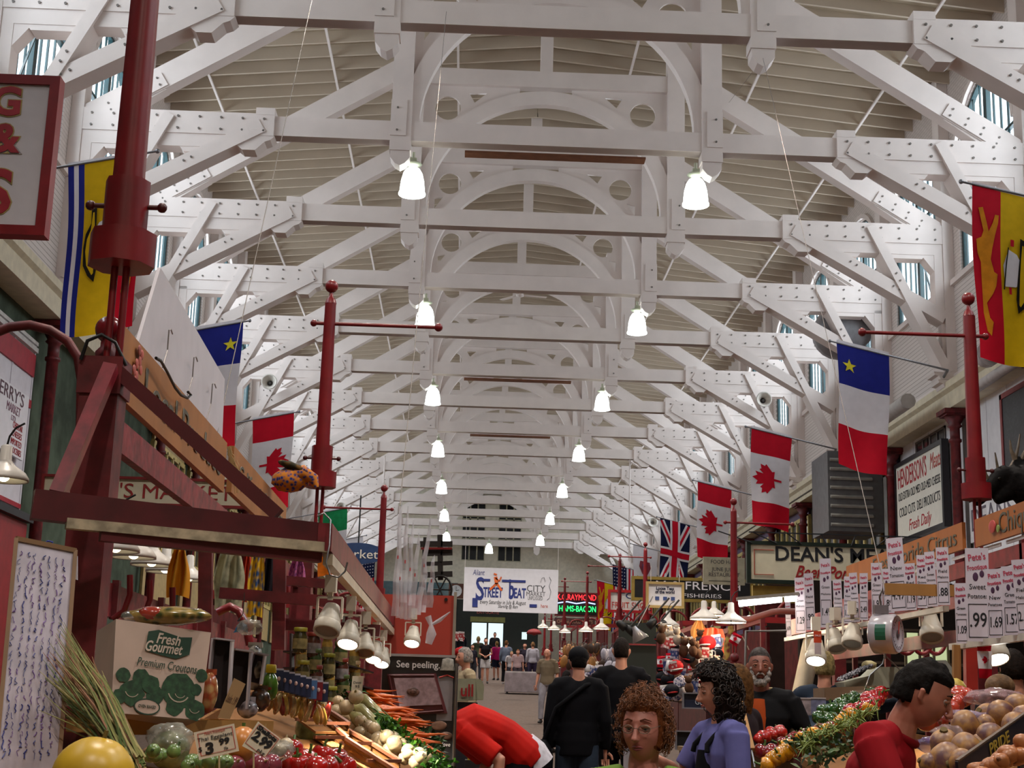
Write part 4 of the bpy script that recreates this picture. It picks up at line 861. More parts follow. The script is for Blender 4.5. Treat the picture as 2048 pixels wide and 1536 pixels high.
# crouton box
bm_=[at(u,v,Y) for u,v,Y in ((232,1238,4.95),(422,1265,5.12),(400,1440,5.05),(222,1425,4.9))]
T=empty('food_carton',tuple(bm_[0]),label='white cardboard carton printed green, Premium Croutons, in the left stall',cat='carton')
c=[v-bm_[0] for v in bm_]; ux=(c[1]-c[0]); uy=(c[0]-c[3]); nrm=ux.cross(uy).normalized(); back=-nrm*.2
b=MB(); b.prism([v+back*.5 for v in c],back); b.build('carton',M('#c2a99a',.6,var=.05),T,fix=True)
cen=(c[0]+c[1]+c[2]+c[3])/4; F0=frame(cen+nrm*.003,ux,uy); w_=ux.length; h_=uy.length; GP=M('#1f3f2c',.5)
shape2d('logo_print',[[(-.055,.125),(-.02,.135),(.06,.12),(.1,.125),(.095,.065),(.05,.045),(0,.05),(-.06,.06)]],.001,GP,T,F0)
text('Fresh',.05,M('#cbb8a8',.5),T,F0@Matrix.Translation((.015,.105,.002)),depth=.001,width=.085,shear=.3,bold=.001); text('Gourmet',.05,M('#cbb8a8',.5),T,F0@Matrix.Translation((.0,.075,.002)),depth=.001,width=.13,shear=.3,bold=.001)
text('Premium Croutons',.04,GP,T,F0@Matrix.Translation((.02,.018,.001))@Matrix.Rotation(-.02,4,'Z'),depth=.001,width=.21,shear=.25)
def blob(cx,cy,r,n=14,j=.12,sd=1):
    q=random.Random(sd); return [(cx+r*math.cos(2*pi*k/n)*(1+q.uniform(-j,j)),cy+r*math.sin(2*pi*k/n)*(1+q.uniform(-j,j))) for k in range(n)]
for k,(x,y,r) in enumerate(((-.125,-.03,.024),(-.065,-.03,.028),(-.09,-.085,.042),(.07,-.06,.06),(-.01,-.085,.03),(.13,-.12,.035),(.06,-.115,.03),(-.13,-.1,.025),(.145,.0,.022),(.13,-.05,.02),(-.03,-.05,.03))):
    shape2d('vegetable_print',[blob(x,y,r,16,.1,k)],.001+k*.0002,M('#27492c',.5,var=.25,scale=60),T,F0)
for (x,y,r) in ((.07,-.06,.04),(.075,-.065,.02),(-.09,-.075,.025),(.13,-.11,.02)):
    shape2d('leaf_line_print',[arc(x,y,r,200,330,8)+arc(x,y,r*.9,330,200,8)],.004,M('#b9a896',.5),T,F0)
shape2d('seal_print',[arc(-.035,-.125,.045,0,360,22,.027)[:-1]],.004,M('#c2a99a',.5),T,F0); shape2d('seal_print',[arc(-.035,-.125,.045,0,360,22,.027)[:-1],arc(-.035,-.125,.041,0,360,22,.023)[:-1]],.006,GP,T,F0); text('OVEN BAKED',.014,GP,T,F0@Matrix.Translation((-.035,-.125,.004)),depth=.001,width=.06)
# bag on the carton
p=at(335,1232,5.1); T=empty('snack_bag',tuple(p),label='shiny bag of vegetable chips lying on top of the white carton',cat='snack bag')
b=MB(); b.ball((0,0,0),(.15,.07,.032),26,12,fn=lambda d:1+.15*noise.noise(d*3),rot=Matrix.Rotation(-.04,3,'Y')); b.build('bag',M('#a58a4a',.2,kind='spots',scale=28,col2='#3f4a22',coat=.8),T)
b=MB(); b.ball((-.045,-.03,.004),(.05,.045,.026),14,8,fn=lambda d:1+.1*noise.noise(d*3)); b.build('red_print',M('#a93a2a',.2,coat=.8),T); b=MB(); b.ball((-.11,0,-.004),(.05,.045,.02),12,8,fn=lambda d:1+.2*noise.noise(d*4)); b.build('foil_end',M('#b9b4ae',.15,metal=.7),T)
# cardboard trays the cartons stand on
p,q2=at(240,1452,5.0),at(545,1456,5.5); T=empty('cardboard_tray',tuple(p),label='shallow brown cardboard tray under the white carton',cat='tray')
b=MB(); 
def tray(T,a,c_,d,h):
    b=MB(); a=Vector(a)-T.location; c_=Vector(c_)-T.location; dd=(c_-a).normalized(); n=Vector((-dd.y,dd.x,0))
    b.bar(a,c_,.008,h); b.bar(a+n*d,c_+n*d,.008,h); b.bar(a,a+n*d,.008,h); b.bar(c_,c_+n*d,.008,h); b.bar(a+n*d/2-Vector((0,0,h/2)),c_+n*d/2-Vector((0,0,h/2)),d,.006); return b
tray(T,p,q2,.3,.05).build('tray',CARD,T); b=MB(); b.bar(q2-p+Vector((-.02,-.03,0)),q2-p+Vector((-.16,-.03,-.0)),.002,.03); b.build('label_strip',M('#c9a87a',.5),T)
# open dark boxes with white edges
for k,(u0,v0,u1,v1,Y) in enumerate(((424,1276,462,1402,5.3),(464,1298,500,1400,5.5),(505,1305,528,1350,5.6))):
    T=empty('display_box',tuple(at(u0,v0,Y)),label=['open dark box with white edges right of the carton, the taller one','open dark box with white edges, the second and smaller one','thin white edged box third from the carton'][k],cat='box')
    a,bq,cc,d=[L(T,at(u,v,Y+dy)) for u,v,dy in ((u0,v0,0),(u1,v0+5,.03),(u1-8,v1+18,.03),(u0-14,v1+12,0))]
    b=MB(); b.prism([a+Vector((0,.06,0)),bq+Vector((0,.06,0)),cc+Vector((0,.06,0)),d+Vector((0,.06,0))],(0,.004,0)); b.build('back',M('#1c1012',.6),T)
    b=MB()
    for i,(s0,s1) in enumerate(((a,bq),(bq,cc),(d,a))): b.bar(s0+Vector((0,.03,0)),s1+Vector((0,.03,0)),.006 if i else .06,.06 if i else .006,(0,1,0) if i else (0,0,1))
    b.build('edge',M('#b9b0b4',.5),T)
def cardsign(name,lab,pts,Y,texts,bg_='#e6dcc8',m=None,stick=True,red=None):
    c=[at(u,v,Y) for u,v in pts]; T=empty(name,tuple(c[0]),label=lab,cat='price card'); c=[v-c[0] for v in c]; ux=c[1]-c[0]; uy=c[0]-c[3]; n=ux.cross(uy).normalized()
    b=MB(); b.prism([v+n*-.001 for v in c],n*.002); b.build('card',m or M(bg_,.5,var=.02),T,fix=True)
    F=frame(sum(c,Vector())/4+n*.002,ux,uy); w_,h_=ux.length,uy.length
    for t in texts: text(t[0],t[1]*h_,t[4],T,F@Matrix.Translation((t[2]*w_,t[3]*h_,0)),depth=.0008,width=t[5]*w_ if len(t)>5 else None,bold=t[6] if len(t)>6 else 0,shear=.1)
    if red:
        q=[(x*w_,y*h_) for x,y in ((-.42,-.38),(.44,-.38),(.44,.42),(-.42,.42))]; q2=[(x*.965,y*.96) for x,y in q]; shape2d('border_print',[q,q2],.0008,red,T,F)
    if stick: b=MB(); b.path([(c[3]+c[2])/2+Vector((0,.004,0)),(c[3]+c[2])/2+Vector((.005,.01,-.09))],.003,5); b.build('stick',M('#c9b58a',.5),T)
    return T
RP=M('#c0392f',.5)
cardsign('price_card','white card handwritten Thai Eggplant $3 99 lb',[(387,1465),(468,1447),(478,1502),(398,1520)],4.4,[("Pete's Frootique",.13,.0,.36,RP,.5),("Thai Eggplant",.2,-.02,.18,INK,.86),("$",.25,-.42,-.16,INK,.09),("3",.55,-.2,-.2,INK,.22,.002),("99",.3,.18,-.05,INK,.26,.001),("lb",.16,.2,-.3,INK,.1)],red=RP)
cardsign('price_card','tilted white card handwritten Shallots 2.99',[(516,1443),(562,1478),(530,1516),(484,1492)],4.6,[("Shallots",.22,0,.32,INK,.8,.001),("2.99",.45,0,.02,INK,.75,.002),("pkg",.2,.2,-.3,INK,.3)],red=RP)
cardsign('price_card','narrow wood coloured card leaning with faded writing, left of the snack packs',[(468,1356),(491,1368),(460,1438),(435,1436)],5.0,[("Leeks 1.99",.3,0,.0,M('#6a4a3a',.5),.8)],'#a98a64',stick=False)
cardsign('price_card','white Dates card among the jars with green top',[(705,1352),(727,1352),(724,1386),(702,1384)],7.2,[("Dates",.22,0,.1,INK,.7),("95",.25,0,-.15,INK,.4)],stick=False)
# tilted snack bags with lettering
for k,(u,v,Y,w1,h1,c1,c2,lab) in enumerate(((508,1335,5.7,.07,.17,'#9a9488','#30343a','tall grey and black snack bag standing beside the dark boxes'),(418,1385,5.2,.055,.14,'#a34a2a','#c9a068','small red and gold packet leaning against the carton'),(520,1400,5.7,.07,.09,'#5a3a22','#2a1d14','dark packet of nuts under the grey snack bag'),(495,1418,5.6,.07,.07,'#9a9298','#4a4448','low row of grey packets on the cardboard tray'))):
    T=empty('snack_packet',tuple(at(u,v,Y)),label=lab,cat='packet'); b=MB(); b.ball((0,0,0),(w1/2,.03,h1/2),16,10,fn=lambda d:1.15-.15*abs(d.z)+.08*noise.noise(d*3+Vector((k,0,0)))); b.build('packet',M(c1,.25,kind='spots',scale=30,col2=c2,coat=.5),T)
    b=MB(); b.box((0,0,h1/2),(w1*.8,.006,.02)); b.build('seal',M(c1,.3),T)
# green squeeze bottle
T=empty('juice_bottle',tuple(at(540,1372,5.8)),label='green round juice bottle with yellow cap beside the snack bags',cat='bottle')
b=MB(); b.lathe([(.012,-.055),(.026,-.045),(.031,-.02),(.031,.01),(.024,.035),(.014,.048),(.014,.055)],16); b.build('bottle',M('#5a8a2a',.2,var=.2,scale=30,coat=.6),T); b=MB(); b.lathe([(.02,.05),(.021,.052),(.02,.078),(.017,.082)],14); b.build('cap',M('#c9b01c',.4),T); b=MB(); b.ball((0,-.024,-.01),(.014,.008,.014),8,6); b.build('label',M('#a03a1c',.4),T)
# row of boxes, foil packs, jars
def pbox(c1,white=True):
    T=empty('tea_box'); b=MB(); b.box((0,0,0),(.035,.05,.075)); b.build('carton',M(c1,.4,var=.06),T); b=MB(); b.box((0,0,.041),(.034,.048,.008)); b.build('top',M('#b9b6c0',.4),T); b=MB(); b.ball((0,-.026,.005),(.007,.002,.009),8,6); b.build('emblem',M('#c9a8a0',.4),T); return T
bx={c:pbox(c) for c in ('#1e2848','#4a70a0','#7a1420')}; us=set()
for k in range(9):
    c_=('#1e2848',)*6+('#4a70a0','#7a1420','#1e2848'); c_=c_[k]; o=bx[c_] if c_ not in us else dup(bx[c_]); us.add(c_)
    o.location=at(556+k*11.3,1360+k*3.2,5.95+k*.05); o.rotation_euler=(0,0,.25)
    tag(o,{'#1e2848':'dark blue tea box with white top in the row below the jars','#4a70a0':'pale blue tea box, the only one in its row','#7a1420':'dark red tea box next to the pale blue one'}[c_],'box','tea boxes in a row' if c_=='#1e2848' else None)
    if c_!='#1e2848' and 'group' in o: del o['group']
def fpack(c1): 
    T=empty('foil_pack'); b=MB(); b.ball((0,0,0),(.016,.012,.045),10,8,fn=lambda d:1+.15*noise.noise(d*3)); b.build('pack',M(c1,.2,var=.25,scale=30,coat=.7),T); b=MB(); b.box((0,0,.045),(.028,.004,.012)); b.build('seal',M(c1,.3),T); return T
fpk=[fpack(c) for c in ('#b08a3a','#a8743a','#b9a06a','#8a2a22')]; us=set()
for k in range(16):
    i=k%4 if k%7 else 0; o=fpk[i] if i not in us else dup(fpk[i]); us.add(i); o.location=at(540+k*7.6,1402+k*1.8+R.uniform(-4,5),6.0+k*.03); o.rotation_euler=(R.uniform(-.2,.2),R.uniform(-.3,.3),R.uniform(-.5,.5))
    tag(o,['golden foil snack pack below the blue tea boxes','brown foil snack pack below the blue tea boxes','pale gold foil snack pack below the blue tea boxes','red foil snack pack below the blue tea boxes'][i],'packet',['golden','brown','pale gold','red'][i]+' foil packs under the tea boxes')
def jar(c1,lid,r=.035,h=.10):
    T=empty('food_jar'); b=MB(); b.lathe([(r*.9,-h/2),(r,-h/2+.006),(r,h/2-.02),(r*.8,h/2-.008),(r*.8,h/2)],14); b.build('jar',M(c1,.2,var=.2,scale=25,coat=.5),T); b=MB(); b.lathe([(r*.9,h/2),(r*.92,h/2+.002),(r*.92,h/2+.018),(r*.85,h/2+.02)],14); b.build('lid',M(lid,.4),T)
    b=MB(); b.lathe([(r*1.01,-h*.3),(r*1.01,h*.18)],14,caps=False); b.build('label',M('#8a7f52' if lid!='#7c2a1c' else '#8a8486',.5,var=.2,scale=40),T); return T
jr=[jar('#3a3418','#8a8420'),jar('#4a2418','#7c2a1c'),jar('#a8843a','#c9b48a',.027,.12),jar('#2f3f1c','#4a5a2a')]; us=set()
JD=['jar with yellow green lid','jar with red brown lid','slim amber jar','dark green jar']
for r_ in range(4):
    for k in range(5):
        i=(k+r_*2)%4 if k<4 else 2; o=jr[i] if i not in us else dup(jr[i]); us.add(i)
        o.location=at(600+k*27+r_*2,1285+r_*33+k*9,7.0+k*.12); tag(o,JD[i]+' on the stacked shelf behind the tea boxes','jar',JD[i]+'s on the stacked shelf')
T=empty('jar_shelf',tuple(at(585,1270,7.2)),label='dark tilted shelf unit holding the stacked jars',cat='shelf')
b=MB()
for r_ in range(4): b.bar(L(T,at(586,1303+r_*33,7.1)),L(T,at(728,1345+r_*33,7.6)),.12,.008)
b.bar(L(T,at(584,1268,7.15)),L(T,at(584,1420,7.15)),.12,.01,(1,0,0)); b.build('shelf',M('#2a1c1c',.6),T)
# ---- vegetables on the left table
cab=veg('cabbage',lump(.078,.078,.074,.05,2,1,20,14),M('#8fa070',.25,var=.3,scale=14,coat=.9),lambda b:[b.path([(.0,0,-.07),(0,0,-.09)],.015,8)],M('#a9a67a',.5))
for k,(u,v,Y,sc,lab) in enumerate(((623,1456,7.3,1.05,'large film wrapped green cabbage above the red peppers'),(600,1508,7.0,.9,'wrapped cabbage partly hidden behind the red peppers'),(664,1492,7.2,.75,'small wrapped cabbage right of the red peppers'),(738,1532,6.7,.8,'wrapped cabbage at the bottom edge below the garlic basket'),(340,1500,5.0,.85,'green cabbage in crumpled plastic below the lemongrass'))):
    o=cab if k==0 else dup(cab); o.location=at(u,v,Y); o.scale=(sc,)*3; o.rotation_euler=(R.random()*3,R.random()*3,0); tag(o,lab,'cabbage')
SKR=M('#b3160f',.18,var=.15,scale=12,coat=.8); STG=M('#4a6a2a',.5)
def pepper(m): return veg('bell_pepper',lump(.045,.045,.045,.06,2,3,18,12,ribs=4,dent=.35),m,lambda b:b.path([(0,0,.028),(.002,0,.05),(.008,0,.062)],[.008,.005,.006],7),STG)
pr=pepper(SKR); fst=True
for u,v,Y in ((585,1500,5.9),(615,1520,5.8),(645,1510,5.9),(675,1518,5.9),(596,1530,5.6),(560,1505,5.9),(655,1535,5.6),(690,1535,5.7),(632,1536,5.5),(572,1522,5.6)):
    o=pr if fst else dup(pr); fst=False; o.location=at(u,v,Y); o.rotation_euler=(R.uniform(-1.2,.2),R.uniform(-.6,.6),R.random()*6); tag(o,'glossy red pepper in the pile right of the Shallots card','pepper','red peppers on the left table')
tm=veg('round_squash',lump(.05,.05,.055,.03,1,5,18,12),M('#c9803a',.3,var=.08),lambda b:b.path([(0,0,.05),(0,0,.065)],.006,6),STG)
tm.location=at(485,1488,4.75); tag(tm,'round orange fruit behind the Thai Eggplant card','fruit')
on=veg('red_onion',lump(.034,.034,.032,.03,1,6),M('#8a3a48',.2,var=.2,coat=.5),lambda b:b.path([(0,0,.03),(.003,0,.045)],[.006,.002],6),M('#b08a6a',.6)); fst=True
for u,v,Y in ((500,1520,4.9),(520,1530,4.9),(545,1528,5.0),(470,1532,4.7),(512,1508,5.0)):
    o=on if fst else dup(on); fst=False; o.location=at(u,v,Y); o.rotation_euler=(R.random(),R.random(),0); tag(o,'shiny dark red onion below the two price cards','onion','red onions at the lower left')
eg=veg('thai_eggplant',lump(.022,.022,.022,.03,1,7,12,8),M('#6f8a4a',.25,var=.25,scale=30,coat=.5),lambda b:b.lathe([(.014,.014),(.004,.022),(.003,.032)],8),M('#3f5a2a',.5)); fst=True
for k in range(22):
    o=eg if fst else dup(eg); fst=False; u=R.uniform(300,470); o.location=at(u,1533-R.uniform(0,14)-(18 if u<370 else 0),4.45+R.uniform(-.05,.25)); o.rotation_euler=(R.random()*2,R.random()*2,0); tag(o,'small round green eggplant below its price card','eggplant','thai eggplants')
gl=veg('garlic_bulb',lump(.026,.026,.023,.05,2,8,14,10,ribs=7),M('#c9b99a',.35,var=.15,scale=20),lambda b:b.path([(0,0,.018),(.002,0,.034)],[.006,.003],6),M('#b5a07a',.6)); fst=True
for u,v,Y in ((545,1490,5.5),(558,1500,5.5),(572,1488,5.6)):
    o=gl if fst else dup(gl); fst=False; o.location=at(u,v,Y); tag(o,'pale shallot bag bulb under the Shallots card','bulb','pale bulbs near the Shallots card')
# turnips / onions in wooden baskets stepping down to the right
tn=veg('white_onion',lump(.036,.036,.034,.05,1.5,9,16,11),M('#bfa884',.3,var=.2,scale=14,coat=.5),lambda b:b.path([(0,0,.03),(.003,0,.044)],[.008,.003],6),M('#9a8a5a',.6)); fst=True; R6=random.Random(6)
pos=[(676,1403),(655,1415),(692,1415),(673,1422),(694,1437),(712,1394),(706,1452),(722,1443),(736,1452),(720,1465),(740,1470)]
for t in range(30):
    f=t/29; pos.append((745+f*110+R6.uniform(-12,12),1462+f*68+R6.uniform(-14,14)))
for u,v in pos:
    o=tn if fst else dup(tn); fst=False; f=(u-650)/220; o.location=at(u,v,7.1-f*.5+R6.uniform(-.05,.08)); o.rotation_euler=(R6.uniform(-1,1),R6.uniform(-1,1),0); sc=R6.uniform(.8,1.05); o.scale=(sc,)*3
    tag(o,'cream coloured onion in the stepped wooden baskets left of the carrots','onion','cream onions in the wooden baskets')
def crate(u0,v0,u1,v1,Y0_,Y1_,h,lab):
    p,q=at(u0,v0,Y0_),at(u1,v1,Y1_); T=empty('wooden_basket',tuple(p),label=lab,cat='basket'); d=q-p; n=Vector((-d.y,d.x,0)).normalized()*-1
    n=Vector((d.y,-d.x,0)).normalized(); 
    if n.x>0: n=-n
    b=MB()
    for k in range(5): b.bar(Vector((0,0,-h*(k+.5)/5)),d+Vector((0,0,-h*(k+.5)/5)),.006,h/5*.86)
    b.build('slats',KRAFT2,T); b=MB(); b.bar((0,0,0),d,.018,.014); b.bar((0,0,0),n*.16,.018,.014); b.bar(d,d+n*.16,.018,.014); b.build('rim',M('#7a4a34',.5,kind='wood'),T)
    b=MB(); b.bar(n*.08+Vector((0,0,-h*.7)),d+n*.08+Vector((0,0,-h*.7)),.16,.01); b.build('base',KRAFT2,T)
crate(645,1412,698,1447,6.95,6.7,.06,'small wooden basket of cream onions, highest of three')
crate(693,1458,745,1487,6.8,6.6,.06,'wooden basket of cream onions, middle of three')
crate(745,1487,800,1522,6.6,6.4,.06,'wooden basket of cream onions, lowest of three')
crate(655,1440,695,1475,6.75,6.6,.13,'rough brown slatted basket right of the large cabbage')
crate(690,1475,800,1545,6.5,6.2,.13,'rough brown slatted basket at the bottom below the onions')
# parsnips / pale squash
ps=empty('pale_marrow'); b=MB(); b.path([(0,0,0),(.03,0,-.02),(.1,0,-.09),(.17,0,-.16),(.185,0,-.18)],[.01,.03,.036,.03,.01],14); b.build('flesh',M('#a9a26a',.25,var=.18,scale=9,coat=.7),ps); b=MB(); b.path([(0,0,0),(-.02,0,.015)],.01,7); b.build('stem',M('#6a7a3a',.5),ps)
for k,(u,v,Y) in enumerate(((712,1388,7.3),(706,1408,7.15),(700,1425,7.0))):
    o=ps if k==0 else dup(ps); o.location=at(u,v,Y); tag(o,'long pale green marrow lying beside the carrots','marrow','long pale marrows')
# carrots
ca=empty('carrot'); b=MB(); b.path([(0,0,0),(.03,0,.002),(.09,.004,-.004),(.15,0,0),(.19,.003,.004)],[.006,.0105,.008,.0045,.001],8); b.build('root',M('#d4641c',.35,var=.12,scale=30),ca); b=MB()
for a in range(4): b.path([(0,0,0),(-.03,.006*(a-1.5),.006),(-.06,.012*(a-1.5),.0)],.0022,4); 
b.build('leaf_stalk',M('#4f7a2c',.5),ca); fst=True
for k in range(80):
    o=ca if fst else dup(ca); fst=False; f=R6.random(); u=722+f*95+R6.uniform(-8,10); v=1384+f*100+R6.uniform(-10,12)
    o.location=at(u,v,7.6-f*.7+R6.uniform(-.05,.05)); o.rotation_euler=(R6.random()*6,R6.uniform(-.05,.4),R6.uniform(-.5,.5)); sc=R6.uniform(.75,1.15); o.scale=(sc,)*3
    tag(o,'thin orange carrot in the fanned heap beside the brown poster','carrot','carrots fanned on the left table')
def foliage(name,lab,pts,n,cols,size,seed,cat='greens',rise=.03):
    q=random.Random(seed); b=MB()
    for k in range(n):
        i=q.random()*(len(pts)-1); j=int(i); f=i-j; a,c=pts[j],pts[j+1]; p=at(a[0]+(c[0]-a[0])*f+q.uniform(-1,1)*a[3],a[1]+(c[1]-a[1])*f+q.uniform(-1,1)*a[3]*.8,a[2]+(c[2]-a[2])*f+q.uniform(-.08,.08))
        b.mat(q.randrange(len(cols))); d=Vector((q.uniform(-1,1),q.uniform(-1,.3),q.uniform(-.2,1))).normalized()*size*q.uniform(.6,1.4); sd=d.cross(Vector((q.uniform(-1,1),q.uniform(-1,1),q.uniform(-1,1)))).normalized()*size*.28
        m=p+d*.5+Vector((0,0,size*.1)); b.add([p,m+sd,p+d,m-sd],[(0,1,2,3)],False)
    return tag(b.build(name,[M(c_,.5) for c_ in cols]),lab,cat,kind='stuff')
foliage('carrot_tops','feathery bright green carrot tops below the orange carrots',[(765,1448,7.0,16),(800,1478,6.9,18),(850,1520,6.7,22),(890,1540,6.6,20)],900,('#3f7a1c','#2c5a18','#5a9a2c','#1d3f12'),.03,7)
foliage('leafy_greens','dark green leaves on the poster side of the carrots',[(820,1458,7.3,12),(850,1475,7.2,14),(870,1495,7.1,10)],350,('#2a4f2a','#355f35','#1d3a20'),.035,8)
foliage('leafy_greens','dark green herbs behind the jars and garlic',[(690,1360,7.5,10),(688,1390,7.4,14),(680,1400,7.4,10)],300,('#1f3f16','#2f5a20','#16300f'),.03,9)
# crumpled clear bags
def cbag(u,v,Y,r,lab,sd=1,col='#b9b6aa'):
    b=MB(); b.ball((0,0,0),r,22,14,fn=lambda d:1+.28*noise.noise(d*2.6+Vector((sd,sd*2,0)))+.1*noise.noise(d*7+Vector((sd,0,0)))); tag(b.build('plastic_bag',M(col,.12,alpha=.45,var=.3,scale=20,coat=1),None,at(u,v,Y)),lab,'plastic bag')
cbag(340,1478,4.95,(.075,.06,.05),'crumpled clear bag over the cabbage below the lemongrass',1)
cbag(560,1500,5.4,(.05,.05,.035),'crumpled pale bag right of the Shallots card',2)
cbag(500,1255,5.6,(.05,.03,.03),'knotted white plastic bag above the grey snack bag',4)
T=cloth('blue_cup','bright blue cup hanging on a white cord in the left stall','cup',485,1243,6.2,.06,.035,M('#1f6f9a',.4),9)
# clear plastic bags hung at the corner
for k,(u0,v0,u1,v1) in enumerate(((789,1232,803,1000),(806,1238,815,1012),(822,1236,838,1066),(834,1230,862,1034),(845,1225,852,1120),(800,1236,800,1080),(858,1215,868,1110),(815,1240,826,1040))):
    a,c=at(u0,v0,8.6+k*.03),at(u1,v1,8.6+k*.03); T=empty('clear_bag',tuple(a),label='long clear plastic bag standing upright at the end of the left stall',cat='plastic bag',group='upright clear bags'); c=c-a
    b=MB(); n=7; vs=[]
    for i in range(n+1):
        f=i/n; w=.022*(1-.6*f)*(1 if f<1 else 0.2); q_=c*f+Vector((.004*math.sin(i*2+k),.01*math.cos(i*1.7+k),0)); vs+= [q_-Vector((w,0,0)),q_+Vector((0,-.012,0)),q_+Vector((w,0,0))]
    b.add(vs,[(i*3+j,i*3+j+1,i*3+j+4,i*3+j+3) for i in range(n) for j in (0,1)]); b.build('film',PLAST,T)
    b=MB(); b.box(tuple(c*.5+Vector((0,-.016,0))),(.008,.002,.02)); b.build('red_mark',M('#b5484a',.5),T)
T=empty('clear_bag',tuple(at(862,1250,8.7)),label='bunch of clear bags tied in a knot before the orange red panel',cat='plastic bag')
b=MB(); b.path([(-.02,0,.05),(0,0,0),(.005,0,-.05),(-.01,0,-.11)],[.02,.012,.03,.02],9); b.path([(0,0,0),(.05,0,.03),(.11,0,.08)],[.008,.012,.003],7); b.build('film',PLAST,T)
# orange-red panel and the poster stand
p=[at(u,v,10.2) for u,v in ((740,1188),(908,1192),(910,1315),(735,1318))]
T=empty('partition',tuple(p[0]),label='plain orange red panel behind the upright clear bags',cat='board'); b=MB(); b.prism([v-p[0] for v in p],(0,.04,0)); b.build('sheet',M('#a8392a',.5,var=.03),T)
b=MB(); b.box(tuple(p[1]-p[0]+Vector((.01,-.01,-.2))),(.02,.05,.45)); b.build('edge_strip',M('#8f8678',.4),T); b=MB(); b.tube(tuple(at(892,1199,10.17)-p[0]),tuple(at(892,1199,10.2)-p[0]),.012,seg=10); b.build('hole',BLACK,T)
T=empty('poster_stand',tuple(at(845,1536,9.4)),label='dark framed poster stand reading peeling, behind the carrots',cat='poster stand')
T.location.z=fz(9.4); zl=lambda v:at(845,v,9.4).z-T.location.z; xl=lambda u:at(u,1400,9.4).x-T.location.x
b=MB(); b.span((xl(762),-.01,zl(1560)),(xl(908),.02,zl(1312))); b.build('board',M('#1c1a1c',.4),T); W2=M('#d6d2d2',.5)
text('See peeling...',.06,W2,T,FACE((xl(838),-.013,zl(1330))),width=.30,bold=.0008); text('e clove',.035,W2,T,FACE((xl(889),-.013,zl(1488))),width=.09,shear=.2)
b=MB(); b.span((xl(762),-.02,zl(1314)),(xl(908),.03,zl(1309))); b.build('frame',M('#a9a6a8',.35,metal=.4),T)
b=MB(); b.path([(xl(776),-.03,zl(1353)),(xl(866),-.03,zl(1350)),(xl(888),-.03,zl(1420)),(xl(795),-.03,zl(1430)),(xl(776),-.03,zl(1353))],.008,5); b.prism([(xl(772),-.02,zl(1350)),(xl(870),-.02,zl(1346)),(xl(896),-.02,zl(1425)),(xl(790),-.02,zl(1432))],(0,.01,0)); b.build('menu_frame',M('#5a2428',.5),T)
b=MB(); b.prism([(xl(786),-.034,zl(1358)),(xl(868),-.034,zl(1355)),(xl(885),-.034,zl(1408)),(xl(800),-.034,zl(1414))],(0,.006,0)); b.build('menu_sheet',M('#9a8288',.5,var=.15,scale=30),T)
b=MB(); b.ball((xl(826),-.04,zl(1384)),(.04,.004,.025),14,8); b.ball((xl(826),-.043,zl(1384)),(.02,.004,.015),10,6); b.build('dish_print',M('#6a4a40',.5,var=.3,scale=60),T)
b=MB(); b.lathe([(.0,.05),(.035,.04),(.04,0),(.05,-.03)],14,Matrix.Translation((xl(893),-.02,zl(1330)))@Matrix.Diagonal((1,.3,1,1))); b.build('garlic_print',M('#8f8a80',.5,var=.2,scale=40),T)
b=MB(); b.span((xl(874),-.014,zl(1440)),(xl(905),-.011,zl(1352))); b.build('grey_print',M('#807c80',.5),T); b=MB(); b.path([(xl(877),-.018,zl(1354)),(xl(893),-.018,zl(1349)),(xl(906),-.018,zl(1354))],.005,5); b.build('red_print',RP,T)
b=MB()
for k,(u,v,r) in enumerate(((800,1455,.05),(840,1450,.06),(880,1450,.05),(860,1475,.045),(895,1470,.04),(820,1480,.05))): b.ball((xl(u),-.014,zl(v)),(r,.006,r*.6),14,8)
b.build('photo_print',M('#7a5a48',.5,var=.3,scale=12),T)
b=MB(); b.tube((xl(911),-.03,0),(xl(911),-.03,zl(1325)),.012,seg=10); b.build('chrome_post',STEEL,T)
